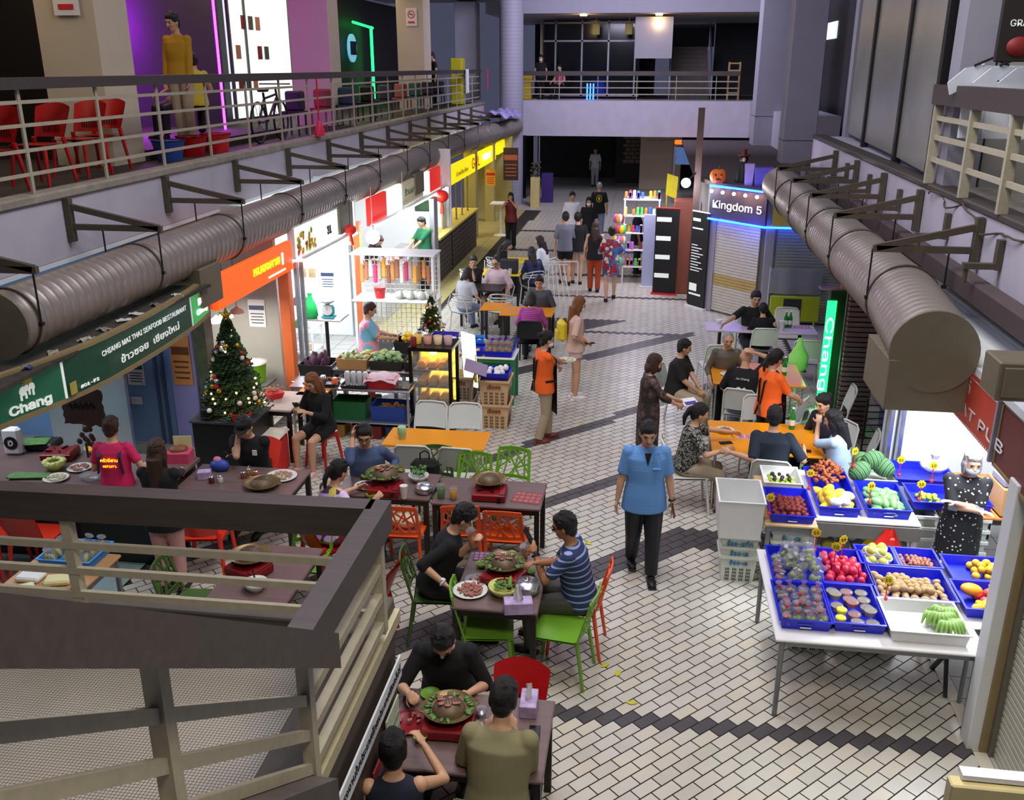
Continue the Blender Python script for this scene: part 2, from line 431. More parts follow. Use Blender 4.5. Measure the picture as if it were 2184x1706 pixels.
# upper left shopfront wall and ceiling
mb = MB(); mb.box((5.6, 30, 3.7), (.2, 22, 7.6)); struct('wall_right_far', mb, ['#34343A'])  # darkness of the interior behind the pillars is put into its grey
mb = MB(); mb.box((4.9, 40, 3.6), (1.6, .2, 7.6)); struct('wall_right_end', mb, ['#3F3F46'])
mb = MB(); mb.box((4.3, 33, 3.05), (1.4, 12, 1.2)); struct('wall_right_far_slab', mb, ['slab_paint'])
mb = MB(); mb.box((-9.8, 22, 5.3), (.2, 34, 3.4)); struct('wall_upper_left', mb, ['dark_wall'])
mb = MB(); mb.box((-8.3, 22.5, 7.35), (4.6, 33, .2)); struct('ceiling_upper_left', mb, ['pillar_paint'])

# ---------------------------------------------------------------- left railing on the walkway
def railing(name, label, ys, x, z0, ztop, rails, inward=0, wm='rail_wood', mm='rail_metal', th=.11, wd=.14, x0=None, x1=None, horiz=False, group=None):
    t = thing(name, label, 'railing', (0,0,0), 0, group)
    def P(u, z, o=0): return (u, x+o, z) if horiz else (x+o, u, z)
    mb = MB(); mb.bar(P(ys[0]-.05, ztop-th/2), P(ys[-1]+.05, ztop-th/2), wd, th); mb.build('handrail', wm, t)
    for y in ys[1:-1] if len(ys) > 2 else ys:
        mb = MB(); mb.bar(P(y, z0), P(y, ztop-th), .045, .022, up=(1,0,0)); mb.build('post', mm, t)
    for z in rails:
        mb = MB(); mb.bar(P(ys[0], z), P(ys[-1], z), .02, .035); mb.build('rail', mm, t)
    return t
ysL = [3.4+1.365*k for k in range(24)]
railing('walkway_railing', 'long railing with dark timber handrail along the left upper walkway', ysL, -6.15, 3.69, 4.80, (3.88, 4.11, 4.35, 4.57))
railing('bridge_railing', 'railing with dark handrail crossing above the white end bridge', [-4.95+1.45*k for k in range(6)]+[3.1], YE-.02, 3.69, 4.74, (3.92, 4.15, 4.38), horiz=True, th=.16)

# railing on the right, seen at the corner of the glass
rr = thing('walkway_railing', 'short dark topped railing on the right walkway in front of hanging white shirts', 'railing', (0,0,0))
mb = MB(); mb.bar((3.05, 11.15, 4.62), (3.05, 6.5, 4.62), .12, .2); mb.bar((3.0, 11.15, 4.62), (3.9, 11.15, 4.62), .12, .2); mb.build('handrail', 'rail_wood', rr)
for y in (11.08, 9.85, 8.75, 7.6):
    mb = MB(); mb.bar((3.05, y, 3.69), (3.05, y, 4.53), .055, .09, up=(1,0,0)); mb.build('post', 'rail_cream', rr)
for y in (10.5,):
    mb = MB(); mb.bar((3.75, 11.1, 3.69), (3.75, 11.1, 4.53), .055, .09, up=(1,0,0)); mb.build('post', 'rail_cream', rr)
for z in (3.95, 4.18, 4.38):
    mb = MB(); mb.bar((3.05, 11.1, z), (3.05, 6.6, z), .03, .05); mb.build('rail', 'rail_cream', rr)
    mb = MB(); mb.bar((3.05, 11.1, z), (3.8, 11.1, z), .03, .05); mb.build('rail', 'rail_cream', rr)

# ---------------------------------------------------------------- stair landing in the foreground
ZL = 1.68; XB = -1.43
mb = MB(); mb.box((-3.5, 3.72, ZL-.12), (4.0, 2.1, .24)); struct('floor_landing', mb, ['beige_edge'])
mb = MB(); mb.quad((-5.4, 2.6, ZL+.001), (-1.5, 2.6, ZL+.001), (-1.5, 4.62, ZL+.001), (-5.4, 4.62, ZL+.001)); 
g = .0013; t_ = .019; nx = int(3.6/t_); ny = int(1.66/t_); mb.mi = 1
for i in range(nx):
    for j in range(ny):
        x = -1.735-i*t_; y = 2.96+j*t_
        mb.quad((x-t_+g, y+g, ZL+.002), (x-g, y+g, ZL+.002), (x-g, y+t_-g, ZL+.002), (x-t_+g, y+t_-g, ZL+.002))
struct('floor_landing_mosaic', mb, ['grout', 'mosaic'])
# kerbs of the landing
mb = MB(); mb.box((-1.57, 4.05, ZL+.06), (.24, 1.80, .09), bev=.01); mb.box((-3.4, 4.68, ZL+.05), (3.9, .14, .10), bev=.01); struct('trim_4', mb, ['concrete'])
mb = MB(); mb.box((-1.45, 4.05, ZL-.02), (.07, 1.80, .08)); struct('trim_5', mb, ['beige_edge'])
# wall below the landing
mb = MB(); mb.box((-1.56, 4.0, .81), (.2, 1.90, 1.62)); struct('wall_landing', mb, ['#4A4038'])
# stair flight climbing towards the viewer
mb = MB()
for k in range(9): mb.box((-2.9, 2.82-k*.27, ZL+.08+k*.18), (2.7, .28, .18))
struct('floor_stair_flight', mb, ['mosaic'])
mb = MB(); mb.slab([(-1.43, 3.35, ZL-.2), (-1.43, 3.35, ZL+.12), (-1.43, .4, ZL+.12+2.08), (-1.43, .4, ZL-.2+2.08)], .14); struct('wall_stair_string', mb, ['concrete'])
fr = thing('stair_railing', 'dark timber topped cream railing turning around the foreground stair landing', 'railing')
ZT = 2.58
mb = MB()
def beam(mb, a, b, w, h):
    mb.bar(a, b, w, h)
beam(mb, (-1.45, 4.62, ZT-.09), (-5.3, 4.50, ZT-.09), .13, .18); mb.build('handrail', 'rail_wood', fr)
mb = MB(); beam(mb, (-1.42, 4.68, ZT-.09), (-1.42, 3.36, ZT-.09), .12, .18); mb.build('handrail', 'rail_wood', fr)
dz = .6/.85
mb = MB(); mb.slab([(-1.36, 3.36, ZT-.18), (-1.36, 3.36, ZT), (-1.36, .9, ZT+2.46*dz), (-1.36, .9, ZT-.18+2.46*dz)], .12); mb.build('handrail', 'rail_wood', fr)
for z in (2.23, 2.06, 1.90):
    mb = MB(); mb.bar((-1.45, 4.56, z), (-5.2, 4.50, z), .03, .045); mb.build('rail', 'rail_cream', fr)
for z in (2.20, 2.01, 1.82):
    mb = MB(); mb.bar((-1.43, 3.4, z), (-1.43, 4.6, z), .05, .05); mb.build('rail', 'rail_cream', fr)
    mb = MB(); mb.bar((-1.43, 3.4, z-.02), (-1.43, .9, z-.02+2.5*dz), .035, .05); mb.build('rail', 'rail_cream', fr)
for p, z0, z1 in (((-1.43, 4.60), ZL+.08, ZT-.18), ((-1.43, 3.40), ZL, ZT-.18), ((-3.3, 4.55), ZL+.08, ZT-.18), ((-4.6, 4.52), ZL+.08, ZT-.18)):
    mb = MB(); mb.bar((p[0], p[1], z0), (p[0], p[1], z1), .06, .06); mb.build('post', 'rail_cream', fr)
p = PX(325, 1400, -1.43)
for k in range(2):
    y = p.y-k*.9; zz = ZT-.1+(3.36-y)*dz
    mb = MB(); mb.bar((-1.43, y, zz-.95), (-1.43, y, zz), .06, .06); mb.build('post', 'rail_cream', fr)
# ---------------------------------------------------------------- ventilation ducts
def duct(label, pts, r, group, boxes, capm='duct_cap'):
    t = thing('ventilation_duct', label, 'duct', (0,0,0))
    mb = MB(); P = []; RR = []
    pts = [V(p) for p in pts]
    for a, b in zip(pts, pts[1:]):
        L = (b-a).length; n = max(1, int(L/.125))
        for i in range(n):
            for o, dr in ((0, 0), (.008, .007), (.016, 0)):
                P.append(a.lerp(b, i/n)+(b-a).normalized()*o); RR.append(r+dr)
    P.append(pts[-1]); RR.append(r)
    mb.tube(P, RR, n=36, caps=False); mb.build('pipe', 'duct_skin', t)
    mb = MB(); d = (pts[0]-pts[1]).normalized()
    mb.cone(pts[0]-d*.02, pts[0]+d*.012, r+.014, n=36, smooth=False); mb.build('end_cap', capm, t)
    for bx in boxes:
        mb = MB(); mb.box(bx[0], bx[1], bev=.006); mb.build('outlet_box', capm if len(bx) < 3 else bx[2], t)
    return t
LX, LZ, LR = -5.37, 2.84, .28
duct('long ribbed metal duct hung below the left walkway', [(LX, 6.95, LZ), (LX, 12, LZ), (LX, 26, LZ), (LX+.12, 30, LZ+.02), (LX+.35, 33.5, LZ+.02), (LX+.5, 35.1, LZ+.02)], LR, None,
     [((LX+.12, 10.35, 2.46), (.34, .55, .46)), ((LX+.12, 15.6, 2.46), (.34, .7, .46)), ((LX+.15, 20.8, 2.46), (.36, .8, .46))])
RX, RZ, RR_ = 2.43, 2.82, .32
duct('thick ribbed metal duct with round olive end cap hung below the right walkway', [(2.28, 7.45, 2.79), (RX, 9.1, RZ), (RX, 12, RZ), (RX, 18.4, RZ)], RR_, None, [((2.27, 7.85, 2.50), (.62, .78, .42))])
def bracket(side, y, X, xt, zt, zb, rods, label, group):
    "wall bracket: upright plate, sloping arm, flat arm, hanging rods; side +1 reaches to +X"
    t = thing('duct_bracket', label, 'bracket', (X, y, zt), 0, group)
    mb = MB(); mb.box((side*.045, 0, -.22), (.07, .075, .46), bev=.004); mb.build('upright', 'bracket_paint', t)
    L = xt-X
    mb = MB(); mb.bar((side*.06, 0, -.08), (L, 0, -.285), .05, .06); mb.build('arm', 'bracket_paint', t)
    mb = MB(); mb.bar((side*.06, 0, -.295), (L+side*.03, 0, -.295), .05, .06); mb.build('arm', 'bracket_paint', t)
    for rx, l in rods:
        mb = MB(); mb.cone((rx-X, 0, -.3), (rx-X, 0, -.3-l), .009, n=6); mb.box((rx-X, 0, -.3-l), (.04, .04, .03)); mb.build('hanger_rod', 'black', t)
    return t
for k in range(13):
    y = 7.12+2.13*k
    bracket(1, y, XL, -5.06, 3.59, 3.13, ((-5.075, .46), (-5.70, .3)), 'brown steel bracket carrying the left duct, %s from the viewer' % ('nearest,' if k == 0 else 'number %d' % (k+1)) if k < 6 else 'brown steel bracket in the far run of the left duct', 'brackets of the left duct')
for k, y in enumerate((9.1, 11.16, 12.93, 14.66, 16.38)):
    bracket(-1, y, XR, 2.13, 3.60, 3.15, ((2.10, .46), (2.78, .34)), ('nearest', 'second nearest', 'third nearest', 'fourth nearest', 'farthest')[k]+' brown steel bracket of the right duct', 'brackets of the right duct')
# straps round the ducts
def strap(x, y, z, r, label, group):
    mb = MB(); mb.tube([(x+r*cos(a*pi/16), y, z+r*sin(a*pi/16)) for a in range(32)], .011, n=5, closed=True)
    o = mb.build('duct_strap', 'bracket_paint'); tag(o, label, 'strap', group); return o
for k in range(13): strap(LX if k < 9 else LX+.02*(k-8)**1.5, 7.12+2.13*k, LZ, LR+.012, 'thin steel hoop round the left duct below a bracket', 'hoops of the left duct')
for y in (9.1, 11.16, 12.93, 14.66, 16.38): strap(RX, y, RZ, RR_+.012, 'thin steel hoop round the right duct below a bracket', 'hoops of the right duct')
for k, (y, z) in enumerate(((8.55, 3.42), (10.1, 3.42), (12.1, 3.42), (13.8, 3.42), (15.4, 3.42))):
    t = thing('pipe_hook', ('nearest', 'second', 'third', 'fourth', 'farthest')[k]+' small brown angle hook between the right brackets', 'hook', (XR, y, z), 0, 'hooks on the right fascia')
    mb = MB(); mb.box((-.03, 0, -.05), (.05, .08, .26)); mb.build('plate', 'bracket_paint', t)
    mb = MB(); mb.box((-.17, 0, -.15), (.28, .07, .05)); mb.cone((-.28, 0, -.16), (-.28, 0, -.3), .02, n=6); mb.build('arm', 'bracket_paint', t)
# loose cable along the right kerb
mb = MB(); pts = []
for k in range(60):
    y = 10.9-k*.085; pts.append((XR-.02-.03*sin(k*.9)-.015*random.random(), y, 3.60+.05*sin(k*.55)-.06*(1 if 18 < k < 30 else 0)*sin((k-18)*.26)*2.2))
mb.tube(pts, .010, n=5)
tag(mb.build('cable', 'bracket_paint'), 'tangled thin cable lying along the edge of the right walkway', 'cable')
# grey junction box at the right edge
t = thing('junction_box', 'beige metal junction box on the pipe at the right edge of the view', 'box', (2.45, 6.22, 3.0))
mb = MB(); mb.box((0, 0, 0), (.36, .30, .26), bev=.01); mb.build('body', 'duct_cap', t)
mb = MB(); mb.box((0, -.16, 0), (.3, .02, .2), bev=.005); mb.build('lid', 'duct_cap', t); mb = MB(); mb.box((.40, 0, .05), (.5, .06, .06)); mb.build('mount', 'bracket_paint', t)
# plastic sheet heap where the left duct meets the column
mb = MB(); mb.grid(lambda u, v: (-5.65+u*1.0+.1*sin(9*v), 31.6+v*3.3, 3.30+.16*sin(u*pi)+.05*sin(u*19+v*7)+.05*sin(v*23)), 16, 20, th=.01)
tag(mb.build('plastic_sheet', '#9C93C8'), 'crumpled lilac plastic sheet lying over the far end of the left duct', 'sheet')

# ---------------------------------------------------------------- shop signs, left row
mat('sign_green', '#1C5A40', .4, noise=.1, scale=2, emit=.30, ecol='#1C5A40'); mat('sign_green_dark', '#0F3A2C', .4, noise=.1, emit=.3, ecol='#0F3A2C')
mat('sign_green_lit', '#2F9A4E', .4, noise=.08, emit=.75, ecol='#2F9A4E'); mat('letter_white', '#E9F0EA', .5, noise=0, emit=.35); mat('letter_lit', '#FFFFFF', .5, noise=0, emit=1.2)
mat('gold_leaf', '#9B8A3C', .5, noise=.1, emit=.2); mat('sign_orange', '#F0561A', .4, noise=.03, emit=1.3, ecol='#F2500E'); mat('sign_orange_shade', '#D8502A', .5, noise=.03, emit=.55, ecol='#D44A22'); mat('letter_yellow', '#FFD21E', .5, noise=0, emit=1.4)
mat('frame_gold', '#8C7B55', .5); mat('litter', '#3A342C', .9, noise=.6, scale=12)
SB = [(-5.36, 5.9), (-5.2, 6.54), (-5.02, 7.28), (-4.97, 7.82), (-4.975, 8.4), (-4.99, 8.87), (-5.06, 9.75), (-5.17, 10.40)]
def arc_panel(mb, y0, y1, z0, z1, off=0.0, th=.05):
    def xat(y):
        for a, b in zip(SB, SB[1:]):
            if a[1] <= y <= b[1]: return a[0]+(b[0]-a[0])*(y-a[1])/(b[1]-a[1])
        return SB[-1][0]
    n = 8
    for i in range(n):
        ya, yb = y0+(y1-y0)*i/n, y0+(y1-y0)*(i+1)/n
        xa, xb = xat(ya)+off, xat(yb)+off
        vs = [(xa, ya, z0), (xb, yb, z0), (xb, yb, z1), (xa, ya, z1)]; vs += [(x-th, y, z) for x, y, z in vs]
        mb.add(vs, [[0,1,2,3], [7,6,5,4], [0,4,5,1], [3,2,6,7], [0,3,7,4], [1,5,6,2]], False)
    return xat
t = thing('restaurant_sign', 'long curved green sign in English and Thai under the left duct', 'sign')
mb = MB(); XA = arc_panel(mb, 5.95, 7.22, 2.12, 2.49); mb.build('panel', 'sign_green', t)
mb = MB(); arc_panel(mb, 7.22, 9.72, 2.12, 2.49); mb.build('panel', 'sign_green_dark', t)
mb = MB(); arc_panel(mb, 9.72, 10.38, 2.12, 2.49); mb.build('panel', 'sign_green_lit', t)
mb = MB(); arc_panel(mb, 5.95, 10.40, 2.075, 2.12, .012, .07); arc_panel(mb, 5.95, 10.40, 2.49, 2.525, .012, .07); mb.build('frame', 'frame_gold', t)
mb = MB(); arc_panel(mb, 7.215, 7.24, 2.12, 2.49, .004); arc_panel(mb, 9.715, 9.735, 2.12, 2.49, .006); mb.build('divider', 'letter_white', t)
def stext(s, pa, pb, z, size, m, fnt='Inter', off=.012, bold=.02, z2=None):
    ya, yb = pa, pb; a = V((XA(ya)+off, ya, z)); b = V((XA(yb)+off, yb, z if z2 is None else z2)); c = (a+b)/2; c.x += .03*min(1, abs(yb-ya)/2.2)
    return text('lettering', s, size, c, b-a, (0,0,1), m, t, .003, fnt=fnt, width=(b-a).length, bold=bold)
stext('CHIANG MAI THAI SEAFOOD RESTAURANT', 7.72, 9.52, 2.385, .098, 'letter_white', bold=.004)
stext('ข้าวซอย  เชียงใหม่', 8.02, 9.30, 2.235, .14, 'letter_white', 'NotoSansThai', bold=.006)
stext('#01-72', 7.40, 7.66, 2.17, .055, 'letter_white')
text('lettering', 'Chang', .145, (XA(6.85)+.015, 6.85, 2.19), (.25,1,0), (0,0,1), 'letter_white', t, .003, bold=.03, width=.44)
text('lettering', 'Chang', .11, (XA(10.08)+.015, 10.08, 2.22), (-.13,1,0), (0,0,1), 'letter_lit', t, .003, bold=.03, width=.36)
def emblem(yc, zc, s, m1, m2):
    "two small elephants under a palm spray"
    mb = MB(); x = XA(yc)+.012
    for sg in (-1, 1):
        mb.ell((x, yc+sg*.07*s, zc), (.006, .045*s, .036*s), 10, 6); mb.ell((x, yc+sg*.025*s, zc+.012*s), (.006, .024*s, .026*s), 8, 6)
        for q in (-.028, .028): mb.box((x, yc+sg*.07*s+q*s, zc-.045*s), (.008, .018*s, .04*s))
        mb.bar((x, yc+sg*.008*s, zc+.005*s), (x, yc+sg*.002*s, zc-.05*s), .008, .009)
    mb.build('emblem', m1, t)
    mb = MB()
    for k in range(9):
        a = pi*(k+.5)/9; mb.bar((x, yc, zc+.035*s), (x, yc+.07*s*cos(a), zc+.035*s+.065*s*sin(a)), .005, .01)
    mb.build('emblem', m2, t)
emblem(6.86, 2.335, 1.15, 'letter_white', 'gold_leaf'); emblem(10.08, 2.34, .85, 'letter_lit', 'gold_leaf')
mb = MB(); pts = [(XA(6.86)+.008+.0*a, 6.86+.40*cos(a*pi/24), 2.30+.205*sin(a*pi/24)) for a in range(-10, 11)]; mb.tube(pts, .004, n=4); mb.build('emblem_ring', 'letter_white', t)
mb = MB(); mb.box((XA(7.30)+.012, 7.31, 2.19), (.01, .09, .11)); mb.build('plate', 'gold_leaf', t)
# ledge with litter behind the sign
mb = MB(); mb.add([(-4.99, 5.9, 2.50), (-5.02, 10.2, 2.50), (-5.9, 10.2, 2.50), (-6.1, 5.9, 2.50), (-4.99, 5.9, 2.47), (-5.02, 10.2, 2.47), (-5.9, 10.2, 2.47), (-6.1, 5.9, 2.47)], [[0,1,2,3], [7,6,5,4], [0,4,5,1], [1,5,6,2]], False)
struct('trim_6', mb, ['litter'])
rnd = random.Random(5)
LIT = [(6.9, '#3B4C7A'), (7.3, '#9A958A'), (7.75, '#A39E94'), (8.1, '#8A8478'), (8.45, '#C9C6C0'), (8.7, '#C4C4C0'), (9.1, '#77706A'), (9.55, '#D5D6D4')]
for y, c in LIT:
    mb = MB(); mb.at((-5.10-rnd.random()*.04, y, 2.508), rnd.random()*3)
    f = rnd.random()*9
    mb.grid(lambda u, v: ((u-.5)*.15, (v-.5)*.09, .012+.014*sin(u*8+f)*cos(v*9+f)), 8, 6, th=.006)
    tag(mb.build('litter_scrap', c), 'crumpled scrap of litter on the ledge above the green sign', 'litter', 'scraps on the sign ledge')

def flat_sign(name, label, y0, y1, z0, z1, X, m, th=.08, frame=None, side=1):
    t = thing(name, label, 'sign')
    mb = MB(); mb.box((X-side*th/2, (y0+y1)/2, (z0+z1)/2), (th, y1-y0, z1-z0), bev=.006); mb.build('panel', m, t)
    if frame:
        mb = MB()
        for z in (z0, z1): mb.box((X-side*th/2, (y0+y1)/2, z), (th+.02, y1-y0+.02, .025))
        for y in (y0, y1): mb.box((X-side*th/2, y, (z0+z1)/2), (th+.02, .025, z1-z0))
        mb.build('frame', frame, t)
    return t
XS = -5.10
t = flat_sign('restaurant_sign', 'glowing orange sign with yellow Thai lettering above the second shop', 10.50, 13.02, 2.10, 2.52, XS, 'sign_orange')
text('lettering', 'หนองคาย', .24, (XS+.012, 12.05, 2.34), (0,1,0), (0,0,1), 'letter_yellow', t, .004, fnt='NotoSansThai', width=.92, bold=.02)
mb = MB(); mb.box((XS+.008, 12.4, 2.17), (.008, .62, .022)); mb.build('underline', 'letter_lit', t)
mb = MB(); mb.box((XS+.008, 12.63, 2.33), (.008, .06, .17), bev=.003); mb.build('mark', 'letter_lit', t)
mat('tube_white', '#F2F6FF', .4, noise=0, emit=16, ecol='#E4F0FF'); mat('tube_soft', '#F2F6FF', .4, noise=0, emit=7, ecol='#FFF6E8')
mat('sign_white', '#E9F2EE', .5, noise=.02, emit=.9, ecol='#E9F6F0'); mat('sign_yellow', '#F2E400', .5, noise=.02, emit=.9, ecol='#F0E000'); mat('sign_red', '#E02818', .5, noise=.04, emit=.6, ecol='#E0200E')
t = flat_sign('shop_sign', 'lit white sign with painted fruit above the vegetable stall', 13.2, 16.2, 2.22, 2.68, XS-.03, 'sign_white', frame='white')
text('lettering', '31', .24, (XS-.01, 14.75, 2.40), (0,1,0), (0,0,1), '#3B3A36', t, .004, bold=.03)
text('lettering', 'ผักสด', .2, (XS-.01, 15.55, 2.42), (0,1,0), (0,0,1), '#7DB59A', t, .004, fnt='NotoSansThai')
rnd = random.Random(9)
for c, n in (('#E2A01C', 9), ('#C8361E', 7), ('#6FAE2C', 9), ('#F0C832', 7)):
    mb = MB()
    for k in range(n): mb.ell((XS-.025, 13.35+rnd.random()*.85, 2.24+rnd.random()*.3), (.012, .03+.04*rnd.random(), .03+.03*rnd.random()), 8, 5)
    mb.build('painted_fruit', c, t)
def tube_lamp(label, a, b, group='tube lamps on the left shopfronts', e='tube_white', power=60):
    t = thing('tube_lamp', label, 'lamp'); a, b = V(a), V(b)
    mb = MB(); mb.cone(a, b, .022, n=10); mb.build('tube', e, t)
    mb = MB(); mb.bar(a+V((0,0,.045)), b+V((0,0,.045)), .05, .035); mb.build('housing', 'white', t)
    c = (a+b)/2; l = (b-a).length
    lo = lamp('tube_light', 'AREA', (c.x+.02, c.y, c.z-.04), power, '#EEF4FF', .06, l, rot=(0, 0, 0)); 
    return t
tube_lamp('long white tube lamp under the fruit painted sign', (XS+.06, 13.3, 2.17), (XS+.06, 16.0, 2.14), power=90)
t = thing('shop_sign', 'red and white sign with Thai letters over the counter shop', 'sign')
for y0, y1, m in ((16.9, 18.1, 'sign_red'), (18.1, 19.3, 'sign_white'), (19.3, 21.2, '#D9D2A8'), (21.2, 21.9, 'sign_white'), (21.9, 23.1, 'sign_red')):
    mb = MB(); mb.box((XS, (y0+y1)/2, 2.36), (.06, y1-y0, .5)); mb.build('panel', m, t)
text('lettering', 'ร้านอาหาร', .26, (XS+.035, 20.3, 2.38), (0,1,0), (0,0,1), '#4B6B46', t, .004, fnt='NotoSansThai', width=1.5)
tube_lamp('tube lamp under the red and white sign', (XS+.08, 17.0, 2.08), (XS+.08, 23.1, 2.03), power=110)
t = flat_sign('shop_sign', 'bright yellow sign with red letters GPL', 24.3, 31.8, 1.98, 2.48, XS+.02, 'sign_yellow')
text('lettering', 'GPL', .58, (XS+.03, 28.0, 2.25), (0,1,0), (0,0,1), '#D83A10', t, .004, width=1.3)
mb = MB(); mb.tube([(XS+.03, 29.2+.06*k, 2.25+.1*sin(k*1.7)) for k in range(24)], .018, n=5); mb.build('script', 'letter_lit', t)
text('lettering', 'ก๋วยเตี๋ยวไทย', .22, (XS+.03, 25.9, 2.18), (0,1,0), (0,0,1), '#9A8A10', t, .004, fnt='NotoSansThai', width=1.7)
t = flat_sign('shop_sign', 'small plain yellow sign farther along the left row', 32.1, 35.0, 2.1, 2.5, XS+.05, 'sign_yellow')

# ---------------------------------------------------------------- right row signs
mat('pub_red', '#A8402F', .5, noise=.05, emit=.22, ecol='#B04030'); mat('pub_maroon', '#6E3A38', .5, noise=.05); mat('strip_orange', '#FF6A10', .5, noise=0, emit=1.6, ecol='#FF5E06')
t = flat_sign('pub_sign', 'brick red pub sign with white capitals over the fruit stall', 6.85, 9.4, 2.16, 2.60, 2.62, 'pub_red', side=-1)
text('lettering', 'SAWAT PUB', .17, (2.61, 7.48, 2.30), (0,-1,0), (0,0,1), 'white', t, .003, width=1.62)
text('lettering', 'สวัสดี', .2, (2.61, 7.9, 2.48), (0,-1,0), (0,0,1), 'white', t, .003, fnt='NotoSansThai', width=.8)
mb = MB()
for k in range(60): mb.box((2.613, 6.9+k*.041, 2.575), (.006, .014, .01)); mb.box((2.613, 6.9+k*.041, 2.185), (.006, .014, .01))
mb.build('dotted_border', 'white', t)
mb = MB(); mb.box((2.60, 6.84, 2.38), (.03, .03, .48)); mb.build('edge_trim', 'pillar_grey', t)
t = flat_sign('pub_sign', 'plain maroon end panel of the pub sign at the right edge', 4.6, 6.80, 2.14, 2.62, 2.62, 'pub_maroon', side=-1, frame='frame_gold')
t = flat_sign('shop_sign', 'long glowing orange strip sign below the right duct', 9.85, 13.75, 2.22, 2.34, 2.62, 'strip_orange', side=-1)
# ---------------------------------------------------------------- people
mat('skin_light', '#C99C7C', .55, noise=.05, scale=20); mat('skin_tan', '#A87550', .55, noise=.05, scale=20); mat('skin_dark', '#6B4630', .55, noise=.05, scale=20)
mat('hair_black', '#0D0B0B', .45, noise=.3, scale=40, bump=.6, stretch=(6, 6, 1)); mat('hair_brown', '#3A2317', .45, noise=.3, scale=40, bump=.6, stretch=(6, 6, 1)); mat('hair_auburn', '#7A4A26', .5, noise=.3, scale=30, bump=.6, stretch=(6, 6, 1)); mat('hair_grey', '#8E8E8C', .5, noise=.3, scale=40, bump=.6)
mat('eye_dark', '#140E0B', .3, noise=0); mat('lip', '#9A5548', .5, noise=0); mat('mask_white', '#DDE6EE', .7, noise=.02); mat('mask_black', '#161313', .7); mat('mask_grey', '#98A8AE', .7, noise=.1, scale=30)
def fused(name, mb, m, parent, vox, sm=4, keep=None):
    "one continuous surface grown over the joined forms"
    me = mb.mesh(name, m if isinstance(m, (list, tuple)) else [m])
    o = bpy.data.objects.new(name, me); COL.objects.link(o)
    r = o.modifiers.new('r', 'REMESH'); r.mode = 'VOXEL'; r.voxel_size = vox; r.use_smooth_shade = True
    s = o.modifiers.new('s', 'SMOOTH'); s.iterations = sm; s.factor = .5
    dg = bpy.context.evaluated_depsgraph_get()
    nm = bpy.data.meshes.new_from_object(o.evaluated_get(dg)); nm.name = name
    o.modifiers.clear(); o.data = nm; bpy.data.meshes.remove(me)
    if not len(nm.materials): nm.materials.append(MT(m if isinstance(m, str) else m[0]))
    if parent: o.parent = parent
    return o
def ik(a, t, l1, l2, pole):
    a, t = V(a), V(t); d = t-a; L = d.length
    if L > (l1+l2)*.998: t = a+d.normalized()*(l1+l2)*.998; d = t-a; L = d.length
    if L < abs(l1-l2)+.03: L = abs(l1-l2)+.03
    x = (L*L+l1*l1-l2*l2)/(2*L); h = sqrt(max(0, l1*l1-x*x)); n = d.normalized()
    p = V(pole); p = p-n*p.dot(n); p = p.normalized() if p.length > 1e-5 else n.orthogonal().normalized()
    return a+n*x+p*h, t
def ringloft(mb, rings, n=20):
    "rings: (centre, x radius, y radius, tilt about X)"
    vs = []
    for c, rx, ry, tilt in rings:
        for k in range(n):
            a = 2*pi*k/n; y = ry*sin(a); vs.append(V(c)+V((rx*cos(a), y*cos(tilt), y*sin(tilt))))
    N = len(rings)
    fs = [[i*n+k, i*n+(k+1)%n, (i+1)*n+(k+1)%n, (i+1)*n+k] for i in range(N-1) for k in range(n)]
    mb.add(vs, fs+[list(range(n))[::-1], list(range((N-1)*n, N*n))], True)
def hand(mb, w, d, nrm, side, s, curl=.5, spread=.22, vox=.009):
    "palm, four fingers of unequal length and a thumb from the side of the palm"
    d = d.normalized(); nrm = (nrm-d*nrm.dot(d)).normalized(); l = d.cross(nrm).normalized()*side
    pl = w+d*.05*s
    Q = Matrix((l, d, nrm)).transposed()
    mb.ell(pl, (.040*s, .052*s, .017*s), 10, 7, rot=Q)
    fr = max(.0088*s, vox*.95)
    for k, (o, ln) in enumerate(((-.029, .062), (-.0095, .074), (.010, .070), (.028, .055))):
        b = w+d*.085*s+l*o*s*1.08; dd = (d+l*o*spread*30*.25).normalized(); a = 0
        p = b
        for q in range(3):
            a += curl*(.5 if q == 0 else .75)
            e = (dd*cos(a)+nrm*sin(a))*ln*s*(.45, .32, .26)[q]
            mb.cone(p, p+e, fr*(1-.08*q), fr*(.92-.08*q), n=7); mb.ell(p+e, fr*(.92-.08*q), 7, 5); p = p+e
    b = w+d*.028*s-l*.030*s; e = (d*.62-l*.62+nrm*.35).normalized()
    mb.cone(b, b+e*.040*s, fr*1.25, fr*1.1, n=7); mb.ell(b+e*.040*s, fr*1.1, 7, 5); e2 = (d*.85-l*.15+nrm*(.35+curl*.3)).normalized(); b2 = b+e*.040*s
    mb.cone(b2, b2+e2*.03*s, fr*1.1, fr*.9, n=7); mb.ell(b2+e2*.03*s, fr*.9, 7, 5)
NPEOPLE = 0
